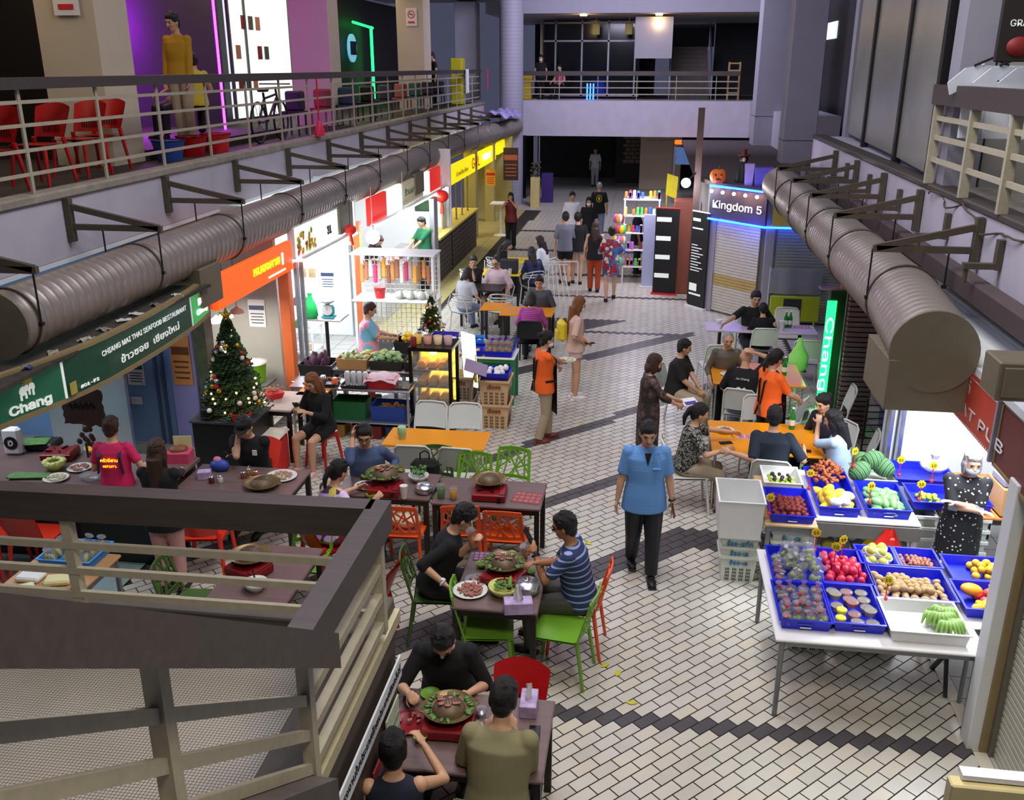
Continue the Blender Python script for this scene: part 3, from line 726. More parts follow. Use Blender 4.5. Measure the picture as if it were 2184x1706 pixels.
def person(label, loc, face, h=1.66, pose='stand', skin='skin_light', hair=('short', 'hair_black'), top='#222222', sleeve=.55, bottom='#222233', leg=1.0, shoes='#1A1A1A',
           hl=None, hr=None, lean=0, headp=12, heady=0, step=0, fl=None, fr=None, build=1.0, hem=0, skirt=None, mask=None, glasses=False, curl=.5, far=0, seat=.45,
           group=None, faceparts=True, dress=None, vneck=None, elbow_l=None, elbow_r=None, twist=0, z=0, barefoot=False, crossed=False, handn=None, headr=0, cap=None, long_hair=None, apron=None, feetz=0, kneeout=.03, sl_z=0, name='person'):
    "local axes: +Y is the way the person faces, +X their right hand side, origin on the floor below the hips"
    global NPEOPLE; NPEOPLE += 1
    s = h/1.70; vox = .0095 if not far else (.0125 if far == 1 else .016)
    root = thing(name, label, 'person', (loc[0], loc[1], z), face, group)
    sit = pose == 'sit'
    hip = V((0, 0, (seat+.085) if sit else .90*s))
    if not sit and step: hip.z -= .015
    ln = R(lean); tw = R(twist)
    up = V((0, sin(ln), cos(ln)))
    def T(x, y, zz):   # torso frame point
        v = V((x, y*cos(ln), -y*sin(ln)))+up*zz
        v = Matrix.Rotation(tw*min(1, zz/.4), 3, 'Z') @ v
        return hip+v*s
    B = build
    waist, chest, neck = T(0, 0, .16), T(0, .01, .36), T(0, 0, .53)
    shL, shR = T(-.160*(.5+.5*B), 0, .462), T(.160*(.5+.5*B), 0, .462)
    hL, hR = hip+V((-.088*s, 0, 0)), hip+V((.088*s, 0, 0))
    # legs
    ll1, ll2 = .42*s, .40*s
    if sit:
        fl = V(fl or (-.10-kneeout, .40, .07+feetz)); fr = V(fr or (.10+kneeout, .40, .07+feetz))
        kL, fL = ik(hL, fl, ll1, ll2+.01, (-kneeout*3, .6, 1)); kR, fR = ik(hR, fr, ll1, ll2+.01, (kneeout*3, .6, 1))
    else:
        fl = V(fl or (-.085, step*.5, .075 if step <= 0 else .075)); fr = V(fr or (.085, -step*.5, .075 + (.03 if step > .25 else 0)))
        kL, fL = ik(hL, fl, ll1, ll2, (-.08, 1, 0)); kR, fR = ik(hR, fr, ll1, ll2, (.08, 1, 0))
    # arms
    a1, a2 = .275*s, .245*s
    dl = T(-.24*B, .03 if not sit else .28, -.04 if not sit else .12); dr = T(.24*B, .03 if not sit else .28, -.04 if not sit else .12)
    hl = V(hl) if hl else dl; hr = V(hr) if hr else dr
    eL, wL = ik(shL, hl, a1, a2, elbow_l or (-.6, -.6, -.8)); eR, wR = ik(shR, hr, a1, a2, elbow_r or (.6, -.6, -.8))
    # head
    hp, hy = R(headp), R(heady)+tw
    Hq = Matrix.Rotation(-hy, 3, 'Z') @ Matrix.Rotation(-hp-ln*.5, 3, 'X') @ Matrix.Rotation(R(headr), 3, 'Y')
    hc = neck+up*.045*s+Hq @ V((0, .018, .115))*s
    def H(x, y, zz): return hc+Hq @ V((x, y, zz))*s
    mb = MB()
    # torso
    ringloft(mb, [(T(0,0,-.06), .13*s*B, .10*s*B, -ln), (T(0,0,.02), .155*s*B, .115*s*B, -ln), (waist, .125*s*B, .095*s*B, -ln), (T(0,.005,.30), .15*s*B, .105*s*B, -ln), (T(0,0,.42), .165*s*B, .10*s*B, -ln), (T(0,-.003,.475), .150*s*B, .075*s, -ln), (T(0,-.005,.51), .085*s, .060*s, -ln), (T(0,0,.55), .052*s, .052*s, -ln)])
    mb.cone(T(0,-.005,.46), H(0,-.02,-.06), .058*s, .050*s, n=12)
    for S, E, W_ in ((shL, eL, wL), (shR, eR, wR)):
        mb.ell(S, .058*s*B, 10, 8); mb.cone(S, E, .050*s*B, .036*s*B, n=10); mb.ell(E, .037*s*B, 8, 6)
        mid = E.lerp(W_, .3); mb.cone(E, mid, .035*s*B, .036*s*B, n=10); mb.cone(mid, W_, .036*s*B, .024*s, n=10); mb.ell(W_, .024*s, 8, 6)
    for Hh, K, F in ((hL, kL, fL), (hR, kR, fR)):
        mb.ell(Hh, .088*s*B, 10, 8); mb.cone(Hh, K, .084*s*B, .053*s*B, n=12); mb.ell(K, .054*s*B, 10, 8)
        mid = K.lerp(F, .35); mb.cone(K, mid, .051*s*B, .054*s*B, n=12); mb.cone(mid, F, .054*s*B, .033*s, n=12); mb.ell(F, .034*s, 8, 6)
        mb.ell(F+V((0, .015, -.035))*s, (.034*s, .055*s, .035*s), 10, 6); mb.ell(F+V((0, .10, -.05))*s, (.042*s, .075*s, .024*s), 10, 6)
    for W_, E, sd in ((wL, eL, -1), (wR, eR, 1)):
        n_ = V(handn) if handn else V((-sd*.8, .35, -.4))
        hand(mb, W_, (W_-E), n_, sd, s, curl, vox=vox)
    # head forms
    mb.ell(hc, (.076*s, .094*s, .108*s), 16, 12, rot=Hq); mb.ell(H(0, .025, -.065), (.055*s, .062*s, .056*s), 12, 9, rot=Hq); mb.ell(H(0, .060, -.095), (.026*s, .022*s, .02*s), 8, 6, rot=Hq)
    mb.cone(H(0, .088, .018), H(0, .108, -.030), .009*s, .014*s, n=8); mb.ell(H(0, .104, -.032), (.018*s, .014*s, .011*s), 8, 6, rot=Hq)
    mb.ell(H(0, .080, .032), (.052*s, .018*s, .012*s), 10, 6, rot=Hq)
    for sd in (-1, 1):
        mb.ell(H(sd*.078, -.005, -.012), (.011*s, .021*s, .032*s), 8, 6, rot=Hq); mb.ell(H(sd*.040, .062, -.028), (.022*s, .022*s, .024*s), 8, 6, rot=Hq)
    body = fused('body', mb, skin, root, vox, 2)
    # face
    if faceparts:
        for sd in (-1, 1):
            mb = MB(); mb.ell(H(sd*.031, .084, .006), (.0145*s, .008*s, .0075*s), 8, 6, rot=Hq); mb.build('eye', 'eye_dark', root)
            mb = MB(); mb.bar(H(sd*.014, .094, .028), H(sd*.050, .084, .031), .006*s, .006*s); mb.build('eyebrow', hair[1] if hair else 'hair_black', root)
        if not mask: mb = MB(); mb.ell(H(0, .083, -.066), (.024*s, .008*s, .007*s), 10, 6, rot=Hq); mb.build('mouth', 'lip', root)
    if mask:
        mb = MB(); mb.ell(H(0, .050, -.060), (.068*s, .066*s, .052*s), 14, 9, rot=Hq)
        for sd in (-1, 1): mb.bar(H(sd*.06, .055, -.04), H(sd*.084, -.005, .0), .006, .006)
        mb.build('face_mask', mask, root)
    if glasses:
        mb = MB()
        for sd in (-1, 1):
            mb.tube([H(sd*.033+.024*cos(a*pi/8), .103-.004*abs(cos(a*pi/8)), .006+.019*sin(a*pi/8)) for a in range(16)], .0026, n=4, closed=True)
            mb.bar(H(sd*.057, .1, .01), H(sd*.085, .0, .008), .004, .005)
        mb.bar(H(-.01, .105, .01), H(.01, .105, .01), .004, .004); mb.build('glasses', 'black_gloss', root)
    # hair
    if hair:
        st, hm = hair; mb = MB()
        if st != 'bald':
            if st == 'crop': mb.ell(H(0, -.014, .014), (.081*s, .093*s, .105*s), 16, 11, rot=Hq)
            else: mb.ell(H(0, -.020, .026), (.088*s, .100*s, .108*s), 16, 11, rot=Hq, wob=.02); mb.ell(H(0, .030, .076), (.070*s, .058*s, .045*s), 12, 8, rot=Hq)
            for sd in (-1, 1): mb.ell(H(sd*.070, -.03, -.005), (.018*s, .045*s, .05*s), 8, 6, rot=Hq)
            mb.ell(H(0, -.055, -.045), (.065*s, .045*s, .06*s), 12, 8, rot=Hq)
            if st in ('bob', 'long'):
                for sd in (-1, 1): mb.ell(H(sd*.074, .005, -.05), (.020*s, .05*s, .085*s), 10, 8, rot=Hq)
                mb.ell(H(0, -.065, -.06), (.085*s, .050*s, .095*s), 12, 8, rot=Hq)
            if st == 'long':
                b = T(0, -.10, .36 if not long_hair else .53-long_hair); mb.cone(H(0, -.07, -.06), b, .080*s, .060*s, n=12); mb.ell(b, (.075*s, .035*s, .06*s), 10, 6)
                for sd in (-1, 1): mb.cone(H(sd*.068, -.01, -.05), T(sd*.075, .02, .40), .030*s, .020*s, n=8)
            if st == 'pony':
                c = H(0, -.125, .02); mb.ell(c, .035*s, 8, 6); mb.cone(c, H(0, -.155, -.09), .036*s, .030*s, n=10); mb.cone(H(0, -.155, -.09), H(0, -.13, -.20), .030*s, .014*s, n=10); mb.ell(H(0, -.155, -.09), .031*s, 8, 6)
            if st == 'bun': mb.ell(H(0, -.115, .055), .040*s, 10, 8)
            if not far and st != 'crop':
                q = random.Random(NPEOPLE)
                for k in range(60):
                    th = q.random()*2*pi; ph = q.random()*1.25; d = V((sin(ph)*cos(th), sin(ph)*sin(th), cos(ph))); e = Hq @ V((-d.y+q.uniform(-.5, .5), d.x-.9, -.35)); mb.ell(H(.086*d.x, -.018+.098*d.y, .028+.106*d.z), (.010*s, .024*s, .007*s), 6, 5, rot=e.to_track_quat('Y', 'Z'))
            fused('hair', mb, hm, root, vox*.9, 1)
    if cap:
        mb = MB(); mb.ell(H(0, -.008, .045), (.091*s, .104*s, .082*s), 16, 9, rot=Hq); mb.slab([H(x*.075, .080+.075*sqrt(max(0, 1-x*x)), .050) for x in (-1, -.6, -.2, .2, .6, 1)]+[H(.075, .05, .052), H(-.075, .05, .052)], .008); mb.build('cap', cap, root)
    # clothes
    c_ = .018*s
    hz = -.09-hem
    if dress is not None: hz = -.05
    mb = MB()
    if top:
        rings = [(T(0,0,hz), .190*s*B+c_, .142*s*B+c_, -ln)] if not sit else [(T(0,-.01,-.04), .178*s*B+c_, .128*s*B+c_, -ln)]
        rings += [(T(0,0,.03), .172*s*B+c_, .134*s*B+c_, -ln), (T(0,0,.17), .150*s*B+c_, .116*s*B+c_, -ln), (T(0,.005,.31), .160*s*B+c_, .116*s*B+c_, -ln), (T(0,0,.42), .178*s*B+c_, .105*s*B+c_, -ln), (T(0,-.002,.478), .160*s*B+c_*.8, .080*s+c_*.6, -ln), (T(0,-.003,.512), .094*s+c_*.5, .064*s+c_*.4, -ln), (T(0,-.004,.532), .064*s, .056*s, -ln)]
        if dress is not None:
            rings = rings[1:]; mb2 = rings
            if sit: pass
            else:
                kz = dress; rings = [(V((0, step*.0, hip.z-kz*s)), .20*s*B, .15*s*B, 0), (hip+V((0, 0, -.12*s)), .18*s*B+c_, .135*s*B+c_, 0)]+rings
        ringloft(mb, rings, 24)
        if sleeve > 0:
            for S, E, W_ in ((shL, eL, wL), (shR, eR, wR)):
                mb.ell(S, .061*s*B+.004, 10, 8)
                if sleeve <= 1: mb.cone(S, S.lerp(E, sleeve), .062*s*B, .056*s*B if sleeve > .3 else .058*s*B, n=12)
                else:
                    mb.cone(S, E, .058*s*B, .050*s*B, n=12); mb.ell(E, .050*s*B, 8, 6); mb.cone(E, E.lerp(W_, sleeve-1), .050*s*B, .040*s, n=12)
        fused('dress' if dress is not None else 'shirt', mb, top, root, vox*1.05, 7)
    if bottom:
        mb = MB(); cc = .014*s
        if skirt:
            if sit:
                ringloft(mb, [(hip+V((0, .34*s, .0)), .16*s, .085*s, pi/2), (hip+V((0, .1*s, .0)), .18*s*B, .11*s*B, pi/2), (hip+V((0, -.06*s, .02)), .16*s*B, .12*s, pi/2)], 20)
            else: ringloft(mb, [(V((0, 0, hip.z-skirt*s)), .18*s*B, .14*s*B, 0), (hip+V((0, 0, -.08*s)), .168*s*B, .132*s*B, 0), (hip+V((0, 0, .06*s)), .14*s*B, .11*s*B, 0)], 20)
        else:
            mb.ell(hip+V((0, 0, .0)), (.160*s*B+cc, .125*s*B+cc, .12*s), 16, 10)
            for Hh, K, F in ((hL, kL, fL), (hR, kR, fR)):
                mb.ell(Hh, .092*s*B+cc, 10, 8)
                if leg <= .5: mb.cone(Hh, Hh.lerp(K, leg*2), .094*s*B+cc, (.090-.030*leg*2)*s*B+cc*1.3, n=14)
                else:
                    mb.cone(Hh, K, .092*s*B+cc, .062*s*B+cc, n=14); mb.ell(K, .062*s*B+cc, 10, 8); mb.cone(K, K.lerp(F, (leg-.5)*2), .060*s*B+cc, .050*s+cc, n=14)
        fused('skirt' if skirt else ('trousers' if leg > .6 else 'shorts'), mb, bottom, root, vox*1.05, 3)
    if apron:
        mb = MB(); q = lambda x, y, zz: T(x, y, zz)
        yb = .155*B
        mb.slab([q(-.10, yb, .40), q(.10, yb, .40), q(.17*B, yb-.02, .08), q(.19*B, yb-.02, -.42+.2*sit), q(-.19*B, yb-.02, -.42+.2*sit), q(-.17*B, yb-.02, .08)], .006)
        for sd in (-1, 1):
            mb.bar(q(sd*.09, yb, .40), q(sd*.07, .03, .535), .03, .006); mb.bar(q(sd*.07, .03, .54), q(sd*.05, -.135*B, .40), .03, .006); mb.bar(q(sd*.05, -.135*B, .40), q(sd*.02, -.15*B, .10), .03, .006)
            mb.bar(q(sd*.172*B, yb-.02, .10), q(sd*.18*B, -.03, .10), .006, .03); mb.bar(q(sd*.18*B, -.03, .10), q(0, -.155*B, .08), .006, .03)
        mb.bar(q(.0, -.16*B, .09), q(.06, -.17*B, -.06), .03, .006); mb.bar(q(.0, -.16*B, .09), q(-.05, -.17*B, -.08), .03, .006)
        mb.build('apron', apron, root)
    if shoes:
        for F in (fL, fR):
            mb = MB(); mb.ell(F+V((0, .010, -.035))*s, (.042*s, .060*s, .045*s), 12, 8); mb.ell(F+V((0, .09, -.045))*s, (.049*s, .095*s, .036*s), 12, 8); mb.box(F+V((0, .055, -.070))*s, (.082*s, .25*s, .016*s), bev=.005); mb.build('shoe', shoes, root)
    elif barefoot != True:
        for F in (fL, fR):
            mb = MB(); mb.box(F+V((0, .055, -.078))*s, (.09*s, .25*s, .016*s), bev=.006); mb.bar(F+V((-.045, .09, -.045))*s, F+V((.045, .09, -.045))*s, .05, .012); mb.build('sandal', barefoot or '#2A2420', root)
    root['k'] = 0; del root['k']
    root_info = dict(root=root, T=T, H=H, wL=wL, wR=wR, eL=eL, eR=eR, s=s, shL=shL, shR=shR, hc=hc, Hq=Hq, kL=kL, kR=kR)
    return root_info
def loc2w(pi_, p):
    r = pi_['root']; return Matrix.Translation(r.location) @ r.rotation_euler.to_matrix().to_4x4() @ V(p)
def gripat(pi_, which='wR', f=.085, d=None):
    w = pi_[which]; e = pi_['e'+which[1]]; dd = (w-e).normalized(); return loc2w(pi_, w+dd*f)
# ---------------------------------------------------------------- furniture kinds
mat('plastic_green', '#6FA52C', .38, noise=.04); mat('plastic_orange', '#E4551C', .38, noise=.04); mat('plastic_red', '#B8161A', .35, noise=.05); mat('plastic_white', '#D5D8D2', .4, noise=.03); mat('plastic_redorange', '#E0341C', .35, noise=.04)
mat('table_brown', '#6C5855', .34, noise=.16, scale=3, stretch=(1, 9, 1)); mat('table_frame', '#17110F', .4); mat('table_orange', '#E8961A', .22, noise=.05, scale=2); mat('table_pale', '#C9A9A8', .4, noise=.1, scale=2); mat('table_pink', '#C9BCD2', .35, noise=.05)
mat('brass_pan', '#86704A', .42, metal=.6, noise=.2, scale=12); mat('grill_dome', '#6B5A44', .55, metal=.35, noise=.3, scale=18); mat('stove_red', '#7E1016', .35, noise=.1); mat('food_meat', '#A8685C', .6, noise=.5, scale=45, bump=.5); mat('leaf_green', '#4F7E3A', .5, noise=.4, scale=30, bump=.4)
mat('tissue_purple', '#B4A0CC', .5, noise=.45, scale=12); mat('paper', '#F0F0F0', .7, noise=.03); mat('clear', '#E8EEF2', .1, trans=.85, noise=0, alpha=.55); mat('tea', '#C7651A', .3); mat('milk_tea', '#C79A77', .4)
mat('lime_bowl', '#7E9A28', .4); mat('napa', '#C9CE7A', .5, noise=.25, scale=20, bump=.3)

def legset(t, pts, r0, r1, m):
    for a, b in pts:
        mb = MB(); mb.cone(a, b, r0, r1, n=10); mb.build('leg', m, t)
def web_chair(m, label, group):
    "moulded chair whose back is cut out into a net of crossing ribs; faces +Y"
    t = thing('cutout_chair', label, 'chair', (0,0,0), 0, group)
    mb = MB(); mb.grid(lambda u, v: ((u-.5)*(.40+.03*v), -.19+v*.40, .45-.018*sin(pi*u)*sin(pi*min(1, v*1.1))-.02*(v > .97)), 10, 10, th=.018); mb.build('seat', m, t)
    def P(u, v):   # back surface, u -1..1, v 0..1
        w = .195-.015*v; return (u*w, -.20-.10*v-.03*(1-u*u)*.9, .46+.38*v+.02*(1-u*u)*v)
    mb = MB(); rnd = random.Random(4)
    def rib(a, b, w=.012, n=6):
        pts = [P(a[0]+(b[0]-a[0])*i/n, a[1]+(b[1]-a[1])*i/n) for i in range(n+1)]
        for p, q in zip(pts, pts[1:]): mb.bar(p, q, w*1.6, .014, up=(0, 1, 0))
    rib((-1, -.02), (-.97, .88), .020); rib((1, -.02), (.97, .88), .020); rib((-1, .92), (1, .92), .028, 12); rib((-1, .80), (-1, .96), .02); rib((-.98, .15), (.98, .15), .024, 10)
    rib((-.97, .88), (-.85, .97), .022); rib((.97, .88), (.85, .97), .022)
    for a, b in (((-.95, .3), (.1, .92)), ((-.9, .85), (.3, .15)), ((-.4, .15), (.5, .92)), ((.05, .15), (-.35, .92)), ((.6, .15), (.25, .92)), ((.95, .35), (-.1, .75)), ((.95, .8), (.2, .5)), ((-.95, .55), (.0, .35)), ((.95, .15), (.65, .92)), ((-.7, .15), (-.65, .92))): rib(a, b, .010)
    mb.build('backrest', m, t)
    legset(t, [((-.19, .17, .44), (-.20, .21, 0)), ((.19, .17, .44), (.20, .21, 0)), ((-.18, -.19, .46), (-.21, -.26, 0)), ((.18, -.19, .46), (.21, -.26, 0))], .019, .014, m)
    return t
def plain_chair(m, label, group, bar=False):
    "stackable white chair with a rounded solid back above a gap, legs running into the back"
    t = thing('plastic_chair', label, 'chair', (0,0,0), 0, group)
    mb = MB(); mb.grid(lambda u, v: ((u-.5)*.42, -.2+v*.42, .455-.012*sin(pi*u)*sin(pi*v)-.03*max(0, v-.93)*9*.3), 8, 8, th=.022); mb.build('seat', m, t)
    mb = MB(); mb.grid(lambda u, v: ((u-.5)*(.40-.05*max(0, v-.85)/.15*.6), -.235-.07*v-.025*sin(pi*u), .55+.30*v-.03*(abs(u-.5)*2)**6*v), 12, 10, th=.0)
    mb.grid(lambda u, v: ((u-.5)*(.40-.05*max(0, v-.85)/.15*.6), -.215-.07*v-.025*sin(pi*u), .55+.30*v-.03*(abs(u-.5)*2)**6*v), 12, 10)
    mb.build('backrest', m, t)
    mb = MB()
    mb.tube([(-.215, -.21, .45), (-.212, -.235, .6), (-.20, -.30, .82), (-.16, -.315, .862), (0, -.33, .868), (.16, -.315, .862), (.20, -.30, .82), (.212, -.235, .6), (.215, -.21, .45)], .013, n=8); mb.build('back_frame', m, t)
    legset(t, [((-.205, .19, .45), (-.22, .24, 0)), ((.205, .19, .45), (.22, .24, 0)), ((-.21, -.19, .46), (-.22, -.27, 0)), ((.21, -.19, .46), (.22, -.27, 0))], .017, .013, m)
    return t
def round_back_chair(m, label, group):
    "glossy one-piece chair with a wide rounded back and slots"
    t = thing('bistro_chair', label, 'chair', (0,0,0), 0, group)
    mb = MB(); mb.grid(lambda u, v: ((u-.5)*.42, -.2+v*.41, .44-.02*sin(pi*u)*sin(pi*v)), 8, 8, th=.02); mb.build('seat', m, t)
    mb = MB()
    for q in (0, 1):
        mb.grid(lambda u, v: ((u-.5)*2*(.21-.03*(1-v))*min(1, 1.25-.55*max(0, v-.55)**1.2*1.3), -.20-.14*v-.06*(1-(2*u-1)**2)-q*.012, .50+.36*v*(1-.12*(2*u-1)**2)), 14, 10)
    mb.build('backrest', m, t)
    mb = MB()
    for i in range(7): mb.box((-.09+i*.03, -.262, .60), (.008, .006, .1))
    mb.build('back_slots', 'black', t)
    legset(t, [((-.19, .17, .43), (-.22, .22, 0)), ((.19, .17, .43), (.22, .22, 0)), ((-.18, -.19, .5), (-.22, -.27, 0)), ((.18, -.19, .5), (.22, -.27, 0))], .026, .017, m)
    return t
def stool(m, label, group):
    t = thing('plastic_stool', label, 'stool', (0,0,0), 0, group)
    mb = MB(); mb.box((0, 0, .445), (.30, .30, .03), bev=.012); mb.box((0, 0, .415), (.28, .28, .04), bev=.01); mb.build('seat', m, t)
    legset(t, [((sx*.125, sy*.125, .42), (sx*.17, sy*.17, 0)) for sx in (-1, 1) for sy in (-1, 1)], .024, .017, m)
    return t
def wire_chair(m, label, group):
    "white armchair of looping bars"
    t = thing('loop_chair', label, 'chair', (0,0,0), 0, group)
    mb = MB(); mb.grid(lambda u, v: ((u-.5)*.44, -.2+v*.42, .45-.015*sin(pi*u)), 8, 6, th=.02); mb.build('seat', m, t)
    mb = MB()
    for k, (w, zt, dy) in enumerate(((.24, .82, 0), (.20, .74, .02), (.26, .68, .03))):
        pts = []
        for i in range(13):
            a = pi*i/12; pts.append((w*cos(a), -.24-.05*sin(a)+.42*(1-sin(a))*(.9-.2*k)+dy, .66+(zt-.66)*sin(a)))
        mb.tube(pts, .012, n=6)
    for sx in (-1, 1): mb.tube([(sx*.2, -.2, .45), (sx*.23, -.25, .62), (sx*.14, -.28, .78)], .011, n=6); mb.tube([(sx*.22, .18, .45), (sx*.27, .14, .66)], .011, n=6)
    mb.build('backrest', m, t)
    legset(t, [((sx*.2, sy*.18, .45), (sx*.23, sy*.22, 0)) for sx in (-1, 1) for sy in (-1, 1)], .015, .012, m)
    return t
def table(label, c, w, d, h, topm, legm, rz=0, th=.03, group=None, legin=.04, lw=.05, round_legs=False, apron_=True, cat='table', pedestal=False):
    t = thing('dining_table', label, cat, (c[0], c[1], 0), rz, group)
    mb = MB(); mb.box((0, 0, h-th/2), (w, d, th), bev=.008); mb.build('tabletop', topm, t)
    if apron_:
        mb = MB()
        for sy in (-1, 1): mb.box((0, sy*(d/2-legin), h-th-.03), (w-2*legin, .025, .06))
        for sx in (-1, 1): mb.box((sx*(w/2-legin), 0, h-th-.03), (.025, d-2*legin, .06))
        mb.build('frame', legm, t)
    if pedestal:
        for sx in (-1, 1) if w > 1 else (0,):
            mb = MB(); x = sx*(w/2-.25); mb.cone((x, 0, .02), (x, 0, h-th), .03, n=10); mb.build('leg', legm, t)
            mb = MB(); mb.box((x, 0, .015), (.06, d*.8, .03), bev=.005); mb.box((x, 0, .015), (.34, .06, .03), bev=.005); mb.build('foot', legm, t)
        return t
    for sx in (-1, 1):
        for sy in (-1, 1):
            mb = MB(); a = (sx*(w/2-legin), sy*(d/2-legin), h-th); b = (sx*(w/2-legin), sy*(d/2-legin), 0)
            if round_legs: mb.cone(a, b, lw/2, lw/2*.9, n=12); mb.cone((b[0], b[1], 0), (b[0], b[1], .03), lw*.45, n=10)
            else: mb.bar(a, b, lw)
            mb.build('leg', legm, t)
    return t
# ---- table ware
def pan_set(label, group, food=True):
    "domed brass grill pan"
    t = thing('grill_pan', label, 'pan', (0,0,0), 0, group)
    mb = MB(); mb.lathe([(.06, 0), (.115, .012), (.165, .032), (.185, .055), (.190, .058), (.178, .048), (.13, .030), (.001, .026)], n=32); mb.build('pan', 'brass_pan', t)
    mb = MB(); mb.lathe([(.122, .03), (.115, .055), (.09, .085), (.05, .103), (.001, .11)], n=28); dm = mb.build('dome', 'grill_dome', t)
    mb = MB()
    for k in range(9):
        x = -.08+.02*k; w = sqrt(max(0, .1**2-x*x))*.5; z = .108-.035*(x/.1)**2; mb.bar((x, -w, z), (x, w, z), .004, .006)
    mb.build('dome_slots', 'black', dm)
    mb = MB()
    for s_ in (-1, 1): mb.tube([(s_*.185, -.03, .055), (s_*.21, -.02, .06), (s_*.21, .02, .06), (s_*.185, .03, .055)], .005, n=5)
    mb.build('handles', 'brass_pan', t)
    if food:
        mb = MB(); rnd = random.Random(2)
        for k in range(34):
            a = rnd.random()*6.28; r = .135+.03*rnd.random(); mb.ell((r*cos(a), r*sin(a), .042+.012*rnd.random()), (.026, .014, .007), 6, 4, rot=Quaternion((0,0,1), a))
        mb.build('greens', 'leaf_green', t)
        mb = MB()
        for k in range(10): mb.ell((rnd.uniform(-.06, .06), rnd.uniform(-.06, .06), .106), (.028, .015, .006), 6, 4)
        mb.build('meat', 'food_meat', t)
    return t
def stove(label, group):
    t = thing('portable_stove', label, 'stove', (0,0,0), 0, group)
    mb = MB(); mb.box((0, 0, .045), (.34, .27, .08), bev=.012); mb.build('body', 'stove_red', t)
    mb = MB(); mb.cone((.11, -.136, .045), (.11, -.155, .045), .022, n=14); mb.build('knob', 'black', t)
    mb = MB(); mb.box((.135, 0, .09), (.06, .25, .02), bev=.006); mb.build('gas_cover', 'stove_red', t)
    mb = MB()
    for a in range(4): mb.bar((-.03+.05*cos(a*pi/2+.7), .05*sin(a*pi/2+.7), .088), (-.03+.12*cos(a*pi/2+.7), .12*sin(a*pi/2+.7), .105), .008, .02)
    mb.build('trivet', 'black', t)
    return t
def tissue_box(label, group=None):
    t = thing('tissue_box', label, 'tissue box', (0,0,0), 0, group)
    mb = MB(); mb.box((0, 0, .045), (.20, .11, .09), bev=.004); t2 = mb.build('box', 'tissue_purple', t)
    mb = MB(); mb.grid(lambda u, v: ((u-.5)*.08*(1-.6*v), .02*sin(u*9+v*3), .085+.11*v), 8, 6); mb.build('tissue', 'paper', t2)
    return t
def bowl(label, m, r=.06, h=.045, fill=None, group=None, cat='bowl', name='bowl'):
    t = thing(name, label, cat, (0,0,0), 0, group)
    mb = MB(); mb.lathe([(r*.5, 0), (r*.8, h*.45), (r, h), (r*.95, h), (r*.74, h*.5), (.001, h*.25)], n=20); mb.build('shell', m, t)
    if fill: mb = MB(); mb.lathe([(r*.84, h*.70), (.001, h*.74)], n=16); mb.build('filling', fill, t)
    return t
def plate(label, m='plastic_white', r=.12, food=None, group=None, n=26, fs=.016, seed=1, wavy=.0):
    t = thing('plate', label, 'plate', (0,0,0), 0, group)
    mb = MB(); mb.lathe([(r*.55, 0), (r*.8, .006), (r, .022), (r*.97, .024), (r*.75, .012), (.001, .008)], n=28); mb.build('dish', m, t)
    if food:
        mb = MB(); rnd = random.Random(seed)
        for k in range(n):
            a = rnd.random()*6.28; q = r*.68*sqrt(rnd.random()); mb.ell((q*cos(a), q*sin(a), .018+.02*(1-q/r)), (fs*rnd.uniform(.7, 1.3), fs*.8, fs*.5), 6, 4, rot=Quaternion((0,0,1), rnd.random()*3))
        mb.build('food', food, t)
    return t
def bottle(label, m, h=.26, r=.033, neck='label_white', group=None, name='bottle'):
    t = thing(name, label, 'bottle', (0,0,0), 0, group)
    mb = MB(); mb.lathe([(r*.9, 0), (r, .01), (r, h*.55), (r*.9, h*.64), (r*.42, h*.78), (r*.36, h*.95)], n=16); g_ = mb.build('glass', m, t)
    mb = MB(); mb.lathe([(r*.44, h*.94), (r*.44, h), (.001, h)], n=12); mb.build('cap', neck, g_)
    mb = MB(); mb.lathe([(r*1.02, h*.2), (r*1.02, h*.45)], n=16); mb.build('label', neck, g_)
    return t
mat('label_white', '#D9DDD0', .5, noise=.15, scale=30); mat('beer_green', '#1E7A2E', .15, noise=.05); mat('straw', '#E8E8E8', .4)
def cup(label, m, drink, h=.13, r=.042, straw=True, lid=True, group=None):
    t = thing('drink_cup', label, 'cup', (0,0,0), 0, group)
    mb = MB(); mb.lathe([(r*.7, 0), (r*.72, .004), (r, h)], n=20); mb.build('cup', m, t)
    mb = MB(); mb.lathe([(r*.66, .006), (r*.9, h*.72), (.001, h*.73)], n=18); mb.build('drink', drink, t)
    if lid: mb = MB(); mb.lathe([(r*1.04, h), (r*.98, h+.012), (r*.5, h+.035), (.001, h+.04)], n=18); mb.build('lid', 'clear', t)
    if straw: mb = MB(); mb.cone((0, 0, .02), (.03, .01, h+.09), .0035, n=6); mb.build('straw', 'straw', t)
    return t
def pot_kettle(label, group=None):
    t = thing('aluminium_pot', label, 'pot', (0,0,0), 0, group)
    mb = MB(); mb.lathe([(.06, 0), (.095, .01), (.10, .06), (.098, .075)], n=26); mb.build('body', 'stainless', t)
    mb = MB(); mb.lathe([(.102, .075), (.08, .095), (.03, .108), (.012, .11), (.012, .122), (.001, .126)], n=24); mb.build('lid', 'stainless', t)
    mb = MB(); mb.tube([(.10, 0, .06), (.05, 0, .16), (0, 0, .19), (-.05, 0, .16), (-.10, 0, .06)], .004, n=5); mb.build('handle', 'steel_grey', t)
    return t
